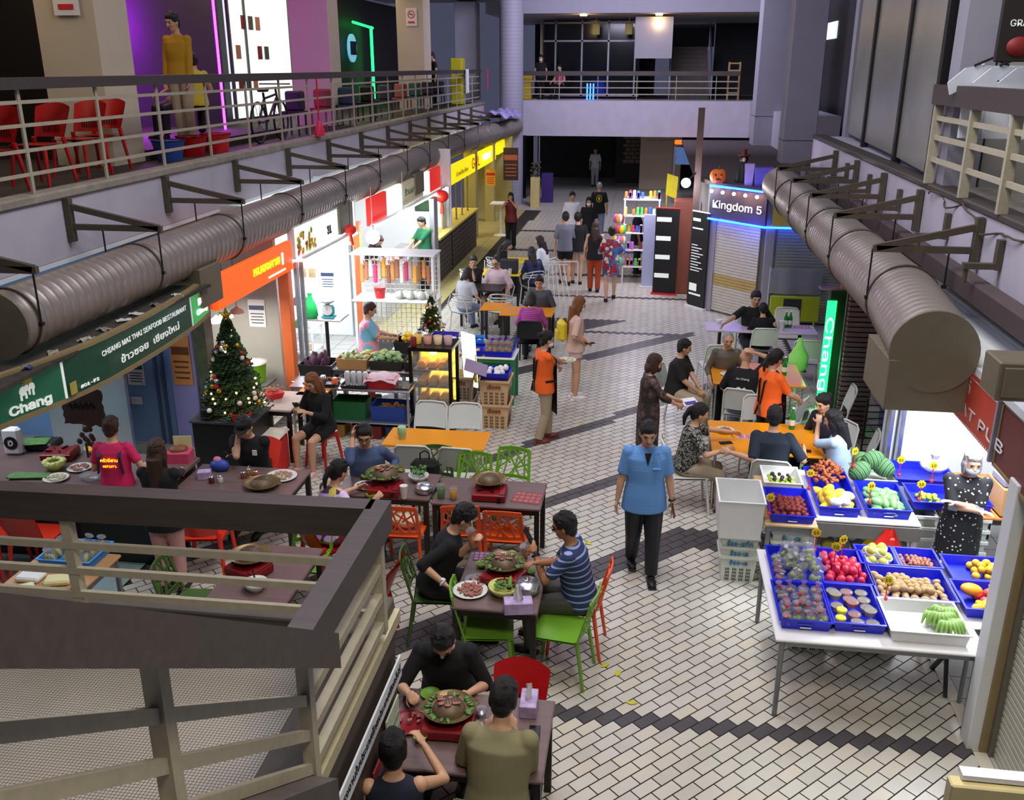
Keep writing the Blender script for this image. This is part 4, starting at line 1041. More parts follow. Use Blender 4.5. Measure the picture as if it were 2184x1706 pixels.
def phone(label, group=None):
    t = thing('mobile_phone', label, 'phone', (0,0,0), 0, group)
    mb = MB(); mb.box((0, 0, .005), (.075, .155, .009), bev=.003); c_ = mb.build('case', 'black', t)
    mb = MB(); mb.box((0, 0, .0102), (.068, .145, .001)); mb.build('screen', 'black_gloss', c_)
    return t
def menu_card(label, m='tissue_purple', w=.30, d=.22, group=None):
    t = thing('menu_card', label, 'menu', (0,0,0), 0, group)
    mb = MB(); mb.box((0, 0, .002), (w, d, .004)); c_ = mb.build('card', m, t)
    mb = MB()
    for i in range(5):
        for j in range(3): mb.box((-w*.38+i*w*.19, -d*.3+j*d*.3, .0046), (w*.14, d*.2, .001))
    mb.build('printed_pictures', 'food_meat', c_)
    return t
# ---------------------------------------------------------------- placing helpers
def W2L(loc, f, p):
    x, y = p[0]-loc[0], p[1]-loc[1]; return (x*cos(f)+y*sin(f), -x*sin(f)+y*cos(f), p[2])
CH = {}
def chair_at(kind, x, y, face, label, group=None, z=0):
    if kind not in CH:
        CH[kind] = {'green': lambda: web_chair('plastic_green', '', None), 'orange': lambda: web_chair('plastic_orange', '', None), 'white': lambda: plain_chair('plastic_white', '', None),
                    'red': lambda: round_back_chair('plastic_red', '', None), 'redorange': lambda: round_back_chair('plastic_redorange', '', None), 'stool': lambda: stool('plastic_red', '', None), 'ostool': lambda: stool('plastic_redorange', '', None),
                    'loop': lambda: wire_chair('plastic_white', '', None), 'black': lambda: plain_chair('black', '', None), 'dgreen': lambda: web_chair('#3C5A20', '', None)}[kind]()
    return put(CH[kind], USED, (x, y, z), R(face), label, group)
def seated(label, hx, hy, face, lean=8, chair=None, cl=None, seat=.45, h=1.66, hlw=None, hrw=None, dx=0, dy=0, cg=None, **k):
    f = R(face); s = h/1.7; zh = seat+.085+s*.69*cos(R(lean)); off = s*(.69*sin(R(lean))+.02)
    p = G(hx, hy, zh); loc = V((p.x+sin(f)*off+dx, p.y-cos(f)*off+dy, 0))
    if hlw: k['hl'] = W2L(loc, f, G(*hlw))
    if hrw: k['hr'] = W2L(loc, f, G(*hrw))
    if chair: chair_at(chair, loc.x-sin(f)*.03, loc.y+cos(f)*.03, face, cl, cg)
    return person(label, loc, f, h, 'sit', seat=seat, lean=lean, **k)
def standing(label, fx, fy, face, h=1.66, hlw=None, hrw=None, z=0, **k):
    f = R(face); loc = G(fx, fy, z)
    if hlw: k['hl'] = W2L(loc, f, G(*hlw)); k['hl'] = (k['hl'][0], k['hl'][1], k['hl'][2]-z)
    if hrw: k['hr'] = W2L(loc, f, G(*hrw)); k['hr'] = (k['hr'][0], k['hr'][1], k['hr'][2]-z)
    return person(label, (loc.x, loc.y), f, h, 'stand', z=z, **k)
def on(o, px, py, z=.75, rz=0, sc=None):
    p = G(px, py, z); o.location = (p.x, p.y, z); o.rotation_euler = (0, 0, R(rz))
    if sc: o.scale = (sc, sc, sc)
    return o
# patterned cloths
ramp_pat('polo_blue', 'wave', [(0, '#5E94D0'), (.72, '#4A7CBC'), (.9, '#6FA4DC')], 9); ramp_pat('navy_stripe', 'wave', [(0, '#27375E'), (.86, '#8FA4D6')], 5.5)
ramp_pat('floral_lilac', 'cell', [(0, '#B79AD0'), (.3, '#D9C4E4'), (.5, '#C9B650'), (.65, '#3C3440'), (.75, '#E0B6A0')], 13); ramp_pat('tie_dye', 'noise', [(0, '#6FB4D8'), (.44, '#E79AB0'), (.56, '#8CC8DC'), (.62, '#E8C8D8')], 4)
ramp_pat('plaid_magenta', 'wave', [(0, '#B04A9A'), (.6, '#A2408C'), (.9, '#7A2E70')], 10, rot=.05); ramp_pat('red_floral', 'cell', [(0, '#B02838'), (.25, '#3E6FA8'), (.45, '#D9C8C0'), (.6, '#8A2430'), (.8, '#4A3A5A')], 14)
ramp_pat('brown_floral', 'noise', [(0, '#2A211F'), (.47, '#4A3A38'), (.58, '#6A5452'), (.66, '#33292A')], 9); ramp_pat('leopard', 'vor', [(0, '#1A1A1A'), (.32, '#A8A89C'), (.5, '#20201E')], 34)
ramp_pat('polka', 'vor', [(0, '#EDEFEE'), (.22, '#15171B')], 24, rough=.85); ramp_pat('navy_print', 'vor', [(0, '#5A6A8A'), (.15, '#14161E')], 18); ramp_pat('black_print', 'vor', [(0, '#6A6A6A'), (.10, '#141418')], 30)
ramp_pat('check_white', 'wavex', [(0, '#E8ECF0'), (.8, '#C8CED6')], 14)
mat('cloth_black', '#101114', .9, noise=.15, bump=.1); mat('cloth_navy', '#171D30', .9, noise=.15); mat('cloth_olive', '#85805E', .9, noise=.06, bump=.1); mat('denim', '#47587C', .9, noise=.12, scale=30); mat('jeans_light', '#7B8EAC', .9, noise=.15); mat('khaki', '#A89A80', .9, noise=.06)
mat('cloth_orange', '#F0661C', .85, noise=.05); mat('cloth_pink', '#D0205E', .85, noise=.06); mat('trouser_pink', '#C79490', .9, noise=.05); mat('cloth_grey', '#6E7280', .9); mat('cloth_white', '#DDE3EA', .9, noise=.03); mat('cloth_palepink', '#D9B6A6', .9, noise=.04)
mat('cloth_green', '#1D6A44', .9); mat('rust', '#A8431C', .9); mat('cloth_palegrey', '#B9BEC4', .9); mat('cloth_mustard', '#B58A1C', .9, noise=.08, bump=.1); mat('cloth_paleblue', '#A9C0D8', .9, noise=.04); mat('cloth_ink', '#1D2836', .9, noise=.1); mat('cloth_lilacpink', '#D8C0C8', .9, noise=.03)
mat('cloth_jeans', '#27324A', .9, noise=.15)
mat('chopstick', '#D9C49A', .6); mat('watch_white', '#D5DCE2', .3)
def chopsticks(label, a, b):
    t = thing('chopsticks', label, 'chopsticks', a); a = V(a); b = V(b)-a
    for o in (-.006, .006): mb = MB(); mb.cone((o, 0, 0), (b.x+o*.4, b.y, b.z), .0032, .0022, n=6); mb.build('stick', 'chopstick', t)
    return t
def wrist_watch(pi_, which, m='black', r=.031):
    w, e = pi_[which], pi_['e'+which[1]]; d = (w-e).normalized(); c = w-d*.02; u = d.orthogonal().normalized(); q = d.cross(u); mb = MB()
    mb.tube([c+u*r*cos(a*pi/8)+q*r*sin(a*pi/8) for a in range(16)], .009, n=6, closed=True); mb.ell(c+V((0, 0, r)), (.022, .022, .010), 10, 6); mb.build('watch', m, pi_['root'])

# ---------------------------------------------------------------- nearest table (bottom centre)
table('nearest brown topped table with black legs, beside the stair landing wall', (-1.0, 5.03), 1.06, .80, .75, 'table_brown', 'table_frame')
a = seated('man in a plain black t-shirt eating at the nearest table, head bowed', 945, 1352, 186, 22, 'stool', 'red stool under the man in the black t-shirt', h=1.74, build=1.08, top='cloth_black', sleeve=1.15, headp=32, hrw=(872, 1480, .86), hlw=(1000, 1478, .80), faceparts=True, curl=.9)
chopsticks('wooden chopsticks dipping into the green sauce bowl', gripat(a, 'wR', .08), G(886, 1498, .80))
a = seated('man in an olive t-shirt seen from behind at the nearest table', 1067, 1512, -4, 14, 'dgreen', 'dark chair under the man in the olive t-shirt', h=1.76, build=1.12, top='cloth_olive', bottom='cloth_jeans', headp=26, hrw=(1098, 1560, .93), hlw=(1032, 1560, .93), sleeve=.85, curl=1.0, faceparts=False, dy=.1)
a = seated('woman in a navy sleeveless top eating at the corner of the nearest table', 838, 1600, 12, 6, 'stool', 'red stool under the woman in the navy sleeveless top', h=1.62, top='cloth_navy', bottom='cloth_navy', sleeve=0, headp=15, hair=('short', 'hair_black'), hrw=(905, 1590, .98), faceparts=False, elbow_r=(1, -.2, -1), curl=.9, build=.92)
chopsticks('wooden chopsticks over the small lime bowl on the nearest table', gripat(a, 'wR', .08), G(893, 1575, .80))
chair_at('red', -.76, 5.34, 176, 'empty dark red rounded chair behind the tissue box on the nearest table')
on(stove('dark red portable stove on the nearest table', None), 958, 1555, .75, 2)
on(pan_set('brass grill pan full of greens on the nearest table', None), 958, 1520, .845, 20, .94)
on(tissue_box('purple tissue box with a raised tissue on the nearest table'), 1128, 1512, .75, 92, 1.05)
on(phone('black phone lying by the right edge of the nearest table'), 1140, 1565, .75, 4)
on(bowl('lime green bowl of red sauce under the chopsticks', 'lime_bowl', .045, .045, '#A83A1C'), 882, 1500, .75)
on(bowl('lime green bowl of yellow sauce in front of the sleeveless woman', 'lime_bowl', .05, .05, 'napa'), 897, 1580, .75)
on(plate('lime green leaf shaped plate behind the grill pan', 'plastic_green', .07), 918, 1483, .75)
on(plate('purple rimmed plate at the left edge of the nearest table', 'stove_red', .13, 'food_meat', n=8), 872, 1545, .75)
on(plate('white dish of mixed cooked food beside the olive t-shirt', 'plastic_white', .10, '#A8703A', n=22), 1030, 1560, .75)
on(cup('clear bag of iced drink beside the grill pan', 'clear', 'stainless', .09, .04, straw=False, lid=False), 1027, 1535, .75)

# ---------------------------------------------------------------- second table
table('brown table with black legs set with food between the two green chairs', (-1.08, 6.97), .72, .94, .75, 'table_brown', 'table_frame')
a = seated('man in black with round glasses sipping an orange iced drink', 985, 1098, -82, 20, 'dgreen', 'dark green cutout chair under the man sipping an orange drink', h=1.76, top='cloth_black', sleeve=1.25, bottom='cloth_black', glasses=True, headp=24, hlw=(1004, 1158, 1.02), hrw=(948, 1245, .72), curl=.9, handn=(0, 1, -.3))
wrist_watch(a, 'wR', 'watch_white')
c = cup('clear cup of orange iced tea held by the man in glasses', 'clear', 'tea', .15, .045); c.location = gripat(a, 'wL', .07)-V((0, 0, .08)); c.rotation_euler = (R(-6), R(-14), 0)
a = seated('man in a blue striped t-shirt photographing with his phone', 1176, 1118, 84, 10, None, None, h=1.72, skin='skin_tan', top='navy_stripe', bottom='#4A4A42', glasses=True, headp=10, hlw=(1141, 1180, .98), hrw=(1146, 1200, .98), curl=.9, build=1.05, sleeve=.8, dx=.12)
wrist_watch(a, 'wL')
p = phone('black phone held up over the table by the man in blue stripes'); p.location = gripat(a, 'wL', .10)+V((-.03, .02, .05)); p.rotation_euler = (R(60), R(0), R(80))
chair_at('green', -1.16, 6.74, -82, 'bright green cutout chair at the near left corner of the second table')
chair_at('orange', -.47, 7.22, 86, 'orange cutout chair under the man in the blue stripes')
chair_at('green', -.56, 6.80, 80, 'bright green cutout chair at the near right corner of the second table')
on(stove('dark red portable stove on the second table', None), 1075, 1240, .75, -15)
on(pan_set('brass grill pan heaped with pale meat on the second table', None), 1075, 1208, .845, 5, .95)
on(plate('large white plate heaped with pink meat on the second table', 'plastic_white', .15, 'food_meat', n=90, fs=.016), 1003, 1262, .75)
t = on(bowl('bowl lined with cabbage leaves and green vegetables on the second table', 'napa', .13, .09), 1074, 1268, .75)
mb = MB(); rnd = random.Random(8)
for k in range(14): mb.ell((rnd.uniform(-.06, .06), rnd.uniform(-.06, .06), .085+.02*rnd.random()), (.04, .012, .012), 6, 5, rot=Quaternion((0,0,1), rnd.random()*6))
mb.build('vegetables', 'leaf_green', t)
mb = MB(); mb.ell((.05, .03, .11), (.02, .06, .014), 8, 6, rot=Quaternion((1,0,0), .5)); mb.build('cucumber', '#5F8A30', t)
on(pot_kettle('shiny aluminium pot with lid on the second table'), 1124, 1262, .75, 30, 1.1)
on(tissue_box('purple tissue box at the near edge of the second table'), 1105, 1303, .75, 12, 1.15)
on(cup('plastic cup of milky iced tea behind the grill pan', 'clear', 'milk_tea', .12, .042), 1118, 1190, .75)
on(bowl('small lime bowl left of the grill pan on the second table', 'lime_bowl', .05, .045, 'leaf_green'), 1027, 1210, .75)
on(bowl('lime bowl behind the grill pan on the second table', 'lime_bowl', .045, .045, 'napa'), 1092, 1188, .75)
on(bowl('glass bowl behind the grill pan on the second table', 'clear', .05, .045, 'napa'), 1065, 1186, .75)
on(bowl('lime bowl right of the grill pan on the second table', 'lime_bowl', .05, .045, 'leaf_green'), 1132, 1225, .75)
on(plate('grey meat plate left of the stove on the second table', 'steel_grey', .11, 'food_meat', n=16), 1016, 1240, .75)
on(menu_card('blue edged menu lying at the far left of the second table', '#2B3A78', .24, .16), 1038, 1187, .75, 4)

# ---------------------------------------------------------------- middle row of tables
table('brown table with a grill pan and a menu sheet in front of two green chairs', (-1.47, 8.70), 1.12, .64, .75, 'table_brown', 'table_frame')
table('brown table joined on the left, in front of the man in the denim shirt', (-2.56, 8.76), 1.0, .64, .75, 'table_brown', 'table_frame')
on(stove('red portable stove with black knob on the table with the menu sheet', None), 1045, 1060, .75, 2, 1.0)
on(pan_set('empty brass grill pan on the table with the menu sheet', None, False), 1043, 1030, .845, 0, .95)
on(menu_card('large menu sheet with food pictures at the right end of the middle table', '#8A3A4A', .30, .26), 1125, 1062, .75, -6)
on(cup('tall clear tumbler of green herbs on the middle table', 'clear', 'leaf_green', .15, .05, straw=False, lid=False), 941, 1062, .75)
on(cup('square clear jar with yellow drink on the middle table', 'clear', '#D99A2A', .13, .045, straw=False, lid=False), 967, 1065, .75)
on(pot_kettle('aluminium pot beside the white cup on the denim man table'), 905, 1050, .75, 0, .95)
on(cup('white plastic cup at the edge of the denim man table', 'plastic_white', 'milk_tea', .14, .042, straw=False, lid=False), 862, 1062, .75)
on(stove('red portable stove in front of the man in the denim shirt', None), 822, 1050, .75, 0)
on(pan_set('silver rimmed grill pan with meat in front of the man in the denim shirt', None), 822, 1018, .845, 60, 1.1)
t = on(bowl('white basket of leafy greens and cut vegetables on the denim man table', 'plastic_white', .11, .07), 893, 1025, .75)
mb = MB()
for k in range(26): mb.ell((rnd.uniform(-.07, .07), rnd.uniform(-.07, .07), .10+.05*rnd.random()), (.03, .02, .006), 6, 4, rot=Quaternion((rnd.random(), rnd.random(), rnd.random()), rnd.random()*3))
mb.build('leaves', 'leaf_green', t)
on(plate('plate of red meat beside the woman in the floral blouse', 'plastic_white', .12, '#8A3A40', n=40), 780, 1038, .75)
on(bowl('lime green bowl left of the silver rimmed pan', 'lime_bowl', .05, .05), 780, 1022, .75)
on(bowl('lime green bowl near the floral blouse', 'lime_bowl', .045, .05), 790, 1062, .75)
a = seated('man in a denim shirt and glasses resting his head on one hand', 777, 925, 195, 8, 'dgreen', 'dark green cutout chair under the man in the denim shirt', h=1.74, top='denim', bottom='khaki', sleeve=1.6, glasses=True, headp=14, hrw=(752, 935, 1.22), hlw=(838, 1005, .80), elbow_r=(.2, 1, -1.4), build=1.03)
a = seated('woman with a ponytail in a lilac floral blouse eating with chopsticks', 722, 1003, -38, 14, 'red', 'dark red chair under the woman in the lilac floral blouse', h=1.60, hair=('pony', 'hair_black'), top='floral_lilac', bottom='#7A1E22', sleeve=.9, hrw=(796, 1068, .93), hlw=(760, 1040, .82), faceparts=False, curl=.9)
chair_at('dgreen', -2.23, 9.35, 184, 'dark green cutout chair behind the black backpack')
t = thing('backpack', 'black backpack standing on the chair behind the leafy basket', 'bag', (-2.30, 9.30, .48), R(10))
mb = MB(); mb.box((0, 0, .17), (.32, .18, .34), bev=.06); mb.build('body', 'cloth_black', t)
mb = MB(); mb.box((0, -.11, .12), (.24, .06, .2), bev=.03); mb.build('front_pocket', 'cloth_black', t)
mb = MB(); mb.tube([(-.05, 0, .34), (-.05, 0, .41), (0, 0, .44), (.05, 0, .41), (.05, 0, .34)], .009, n=6); mb.build('handle', 'cloth_black', t)
chair_at('green', -1.78, 9.22, 178, 'green cutout chair, left of the two behind the table with the menu sheet')
chair_at('green', -1.40, 9.42, 172, 'green cutout chair, right of the two behind the table with the menu sheet')
chair_at('orange', -2.30, 8.02+.34, 3, 'orange cutout chair with a pale bag on it, in front of the denim man table')
t = thing('tote_bag', 'pale cloth bag lying on the orange chair by the denim man table', 'bag', (-2.30, 8.38, .47))
mb = MB(); mb.ell((0, .02, .06), (.17, .13, .07), 14, 8, wob=.06); mb.build('bag', '#CFC6A8', t); mb = MB(); mb.tube([(-.08, -.08, .1), (0, -.12, .12), (.09, -.1, .1)], .008, n=5); mb.build('strap', '#E4DCC4', t)
chair_at('orange', -1.72, 8.46, 8, 'orange cutout chair half hidden behind the man sipping a drink')
chair_at('orange', -1.25, 8.40, 0, 'orange cutout chair in front of the table with the menu sheet')
# orange topped table with four white chairs
table('glossy orange topped table with white chairs on both sides', (-2.34, 10.10), 1.22, .56, .75, 'table_orange', 'table_frame', pedestal=True, apron_=False)
for x, y, f, l in ((-2.63, 10.72, 176, 'white plastic chair on the far side of the orange table, left one'), (-2.15, 10.72, 184, 'white plastic chair on the far side of the orange table, right one'), (-2.52, 9.86, 2, 'white plastic chair on the near side of the orange table, left one'), (-1.98, 9.86, -3, 'white plastic chair on the near side of the orange table, right one')): chair_at('white', x, y, f, l)
t = thing('tissue_roll_holder', 'pale green cup shaped tissue holder on the orange table', 'holder', (0,0,0)); on(t, 858, 936, .75)
mb = MB(); mb.lathe([(.038, 0), (.045, .05), (.052, .06), (.052, .15), (.046, .158), (.02, .158)], n=22); mb.build('holder', '#9CC79A', t)
mb = MB(); mb.lathe([(.034, .004), (.0425, .052), (.0425, .055)], n=20); mb.build('base', '#D98A18', t)

# ---------------------------------------------------------------- brown table on the left, with the man in the cap
table('brown table on the left with condiment jars, before the man in the black cap', (-4.12, 8.66), 1.26, .66, .75, 'table_brown', 'table_frame')
a = seated('man in a black cap and black t-shirt rubbing his eyes over a phone', 522, 905, 182, 14, 'redorange', 'red orange chair under the man in the black cap', h=1.74, top='cloth_black', bottom='cloth_black', cap='black', headp=22, hrw=(508, 925, 1.12), hlw=(512, 970, .80), elbow_r=(-.4, 1, -.5), build=1.06)
p = phone('phone held low by the man in the black cap'); p.location = gripat(a, 'wL', .1); p.rotation_euler = (R(20), 0, R(60))
mb = MB(); q = a['T'](-.09, .125, .40); mb.box(q, (.05, .012, .06)); mb.build('shirt_print', 'white', a['root'])
on(pan_set('brass grill pan at the near edge of the left brown table', None, False), 560, 1038, .75, 0, 1.0)
on(plate('square plate of minced meat at the right end of the left brown table', 'plastic_white', .17, '#B98A6A', n=70, fs=.014), 600, 1018, .75)
t = on(thing('napkin_holder', 'clear lilac napkin box with jars on the left brown table', 'holder', (0,0,0)), 437, 1020, .75, 20)
mb = MB(); mb.box((0, 0, .045), (.14, .10, .09), bev=.006); mb.build('box', 'tissue_purple', t)
JAR = {}
def jar(px, py, label, m):
    k = 'jar'+m
    if k not in JAR:
        t = thing('condiment_jar', '', 'jar', (0,0,0)); mb = MB(); mb.lathe([(.028, 0), (.03, .005), (.03, .055), (.025, .065)], n=14); mb.build('glass', m, t); mb = MB(); mb.lathe([(.027, .065), (.027, .078), (.001, .08)], n=12); mb.build('lid', 'stainless', t); JAR[k] = t
    o = put(JAR[k], USED, tuple(G(px, py, .75)), 0, label, 'condiment jars on the left brown table'); return o
jar(452, 1030, 'dark red condiment jar beside the napkin box', '#5A2418'); jar(470, 1028, 'pale condiment jar beside the blue bag', 'plastic_white'); jar(520, 1020, 'brown condiment jar in the wire caddy', '#7A4A28'); jar(533, 1013, 'amber condiment jar in the wire caddy', '#A8702A'); jar(547, 1018, 'orange condiment jar in the wire caddy', '#B4502A')
t = on(thing('wire_caddy', 'small wire caddy holding jars near the brass pan', 'caddy', (0,0,0)), 533, 1017, .75)
mb = MB(); mb.tube([(-.07, -.04, .02), (.07, -.04, .02), (.07, .04, .02), (-.07, .04, .02)], .003, n=5, closed=True); mb.tube([(0, -.04, .02), (0, -.02, .13), (0, .02, .13), (0, .04, .02)], .003, n=5); mb.build('frame', 'stainless', t)
t = on(thing('shoulder_bag', 'small blue bag lying behind the condiment jars', 'bag', (0,0,0)), 470, 1003, .75)
mb = MB(); mb.ell((0, 0, .06), (.11, .07, .07), 14, 9, wob=.08); mb.build('bag', '#2E4AA8', t); mb = MB(); mb.ell((-.02, 0, .12), (.05, .04, .04), 8, 6, wob=.1); mb.build('bundle', '#C77A9A', t)

# ---------------------------------------------------------------- lower left table seen through the railing
table('brown table with a red stove and white bowl behind the landing railing', (-3.13, 6.80), .70, 1.02, .75, 'table_brown', 'table_frame')
on(stove('red portable stove on the table behind the landing railing', None), 532, 1222, .75, -22)
on(pan_set('dark brass grill pan on the table behind the landing railing', None, False), 535, 1192, .845, 0, 1.0)
t = on(bowl('white enamel bowl with a ladle on the table behind the landing railing', 'plastic_white', .10, .085, '#D9C8B0'), 546, 1258, .75)
mb = MB(); mb.cone((0, .02, .04), (-.01, -.01, .2), .008, n=6); mb.build('ladle', 'black', t)
chair_at('green', -3.10, 7.62, 178, 'green cutout chair at the far end of the table behind the railing')
chair_at('dgreen', -3.78, 6.75, -86, 'green cutout chair at the left side of the table behind the railing')
chair_at('green', -3.1, 6.05, 4, 'green cutout chair under the near end of the table behind the railing')
chair_at('red', -2.42, 6.45, 95, 'dark red chair, nearer of the two right of the railing table')
chair_at('red', -2.38, 7.05, 88, 'dark red chair, farther of the two right of the railing table')
chair_at('redorange', -4.30, 8.05, 10, 'red orange chair pushed under the near side of the left brown table')

# ---------------------------------------------------------------- women standing at the restaurant counter
a = standing('woman in a bright pink apron dress seen from behind at the counter', 276, 1186, 8, 1.56, hair=('bun', 'hair_brown'), top='cloth_pink', bottom='cloth_black', sleeve=.7, hem=.12, hlw=(240, 985, 1.0), hrw=(318, 985, 1.0), faceparts=False, shoes='black', build=1.0)
text('shirt_lettering', 'ครัวอีสาน', .07, a['T'](0, -.140, .36), (1, 0, 0), a['T'](0,0,.4)-a['T'](0,0,.2), 'letter_yellow', a['root'], .003, fnt='NotoSansThai')
text('shirt_number', '0891071', .045, a['T'](0, -.140, .29), (1, 0, 0), a['T'](0,0,.4)-a['T'](0,0,.2), 'letter_yellow', a['root'], .003)
mb = MB(); T = a['T']
for sd in (-1, 1): mb.bar(T(sd*.11, -.125, .40), T(sd*.10, -.02, .51), .035, .008); mb.bar(T(sd*.11, -.125, .40), T(sd*.14, -.13, .20), .035, .008)
mb.build('apron_straps', '#2A1E4A', a['root'])
mb = MB(); mb.tube([T(-.16, -.06, .02), T(-.08, -.145, .015), T(0, -.155, .01), T(.08, -.145, .015), T(.16, -.06, .02)], .009, n=6); mb.bar(T(0, -.16, .01), T(.03, -.17, -.12), .02, .006); mb.bar(T(0, -.16, .01), T(-.03, -.17, -.12), .02, .006); mb.build('apron_string', 'cloth_orange', a['root'])
a = standing('woman in a black top and pale pink trousers with a long ponytail', 372, 1262, 4, 1.60, hair=('long', 'hair_brown'), long_hair=.42, top='cloth_black', bottom='trouser_pink', sleeve=1.8, hem=.05, hlw=(318, 1000, 1.02), hrw=(400, 1000, 1.0), faceparts=False, shoes='#2A2A2E', leg=.98)

# ---------------------------------------------------------------- woman on the stool reading her phone
a = seated('woman with long brown hair on a red stool looking at her phone', 668, 812, 158, 10, 'stool', 'red plastic stool under the woman with the long brown hair', h=1.62, hair=('long', 'hair_auburn'), top='cloth_black', sleeve=1.7, bottom='cloth_black', leg=.34, headp=18, hrw=(634, 872, .86), hlw=(655, 880, .86), shoes='#D9B8B0', curl=.9)
p = phone('phone held by the woman on the red stool'); p.location = gripat(a, 'wR', .10)+V((0, 0, .03)); p.rotation_euler = (R(-40), 0, R(10))

# ---------------------------------------------------------------- walkers in the middle
a = standing('man in a light blue polo shirt walking towards the viewer', 1366, 1222, 186, 1.70, build=1.12, top='polo_blue', bottom='#12161E', sleeve=.85, hem=.05, step=.34, headp=18, hl=(-.28, .06, .79), hr=(.28, .03, .79), skin='skin_light', shoes='black', hair=('short', 'hair_black'))
wrist_watch(a, 'wL')
mb = MB(); T = a['T']; mb.slab([T(-.12, .155, .35), T(-.05, .160, .35), T(-.05, .158, .50-.0), T(-.12, .10, .50)], .006); mb.bar(T(-.125, .165, .35), T(-.045, .17, .35), .02, .01); mb.build('folded_cloth', 'polo_blue', a['root'])
mb = MB(); mb.slab([T(-.035, .128, .50), T(.035, .128, .50), T(0, .152, .38)], .006); mb.build('collar_opening', 'black', a['root'])
p = phone('phone and blue papers held by the man in the blue polo'); p.location = gripat(a, 'wL', .09); p.rotation_euler = (R(80), R(10), R(80))
a = standing('waitress in an orange shirt and black apron carrying a plate', 1158, 940, -62, 1.58, hair=('bun', 'hair_black'), top='cloth_orange', bottom='khaki', sleeve=.9, hem=.0, apron='black', step=.20, hlw=(1205, 772, .98), hrw=(1195, 785, .98), shoes='#7A3A30', headp=12, mask='mask_white')
t = plate('plate with wrapped food carried by the orange waitress', 'plastic_white', .13, 'napa', n=14); t.location = gripat(a, 'wL', .16)+V((0, 0, .02))
a = standing('woman with a yellow backpack in a pale pink top and pink shorts', 1224, 850, -72, 1.62, hair=('long', 'hair_auburn'), long_hair=.30, top='cloth_palepink', bottom='#D9B4B8', leg=.20, sleeve=.95, hem=-.02, mask='mask_white', hlw=(1250, 725, 1.0), hrw=(1244, 730, .95), headp=16, shoes='#E4DCDC')
f = a['root'].rotation_euler.z; bp = loc2w(a, a['T'](-.02, -.22, .12))
t = thing('backpack', 'yellow backpack on the back of the woman in pink shorts', 'bag', bp, f)
mb = MB(); mb.box((0, 0, .14), (.25, .13, .33), bev=.05); mb.build('body', '#E0C82A', t); mb = MB(); mb.box((0, -.075, .08), (.18, .04, .16), bev=.02); mb.build('pocket', '#D4BA20', t); mb = MB(); mb.tube([(-.03, .0, .30), (0, 0, .36), (.03, 0, .30)], .008, n=5); mb.build('handle', '#E0C82A', t)
p = phone('phone held by the woman with the yellow backpack'); p.location = gripat(a, 'wL', .1); p.rotation_euler = (0, 0, R(-60))
a = standing('woman in a red and blue floral dress walking away', 1300, 640, 2, 1.64, hair=('bun', 'hair_black'), top='red_floral', dress=.28, bottom=None, sleeve=.95, step=-.34, hl=(-.18, .22, 1.02), hr=(.15, .22, 1.02), shoes='black', far=1, faceparts=False)
a = standing('woman in a black top and wide rust trousers walking away', 1266, 622, 3, 1.62, hair=('long', 'hair_brown'), top='cloth_black', sleeve=0, bottom='rust', step=.1, far=1, faceparts=False)
a = standing('person in a black t-shirt and denim shorts walking away', 1229, 605, 6, 1.70, top='cloth_black', sleeve=1.0, bottom='jeans_light', leg=.16, step=.12, far=1, faceparts=False, build=1.05)
a = standing('man in a grey shirt and black shorts walking away, leftmost of the strollers', 1204, 606, 8, 1.72, top='cloth_grey', sleeve=1.0, bottom='cloth_black', leg=.34, step=.3, far=1, faceparts=False)
a = standing('man in a white shirt with a black strap walking in the group', 1218, 540, 190, 1.70, top='cloth_white', sleeve=1.0, bottom='cloth_navy', far=1, step=.1)
a = standing('woman in a black top and white face mask walking towards the viewer', 1253, 545, 184, 1.60, hair=('long', 'hair_black'), top='cloth_black', sleeve=1.0, bottom='cloth_black', mask='mask_white', far=1, step=.1)
a = standing('man in a black t-shirt with a yellow back print and grey jeans', 1275, 512, 4, 1.72, top='cloth_black', sleeve=.9, bottom='jeans_light', far=1, step=.15, hair=('crop', 'hair_grey'), faceparts=False)
mb = MB(); T = a['T']; mb.tube([T(.075*cos(q*pi/8), -.145, .34+.095*sin(q*pi/8)) for q in range(16)], .012, n=4, closed=True); mb.ell(T(0, -.142, .34), (.035, .008, .06), 8, 6); mb.build('back_print', '#C9B82A', a['root'])
a = standing('pale figure in a white top standing deep in the dark far hall', 1268, 398, 182, 1.65, top='cloth_white', sleeve=.9, bottom='cloth_palegrey', far=2, faceparts=False)
a = standing('woman in a dark red top holding up her phone at the left', 1090, 530, 175, 1.58, hair=('long', 'hair_black'), top='#6A1420', sleeve=0, bottom='cloth_black', hl=(-.08, .26, 1.36), hr=(.08, .26, 1.36), far=1, curl=.9)
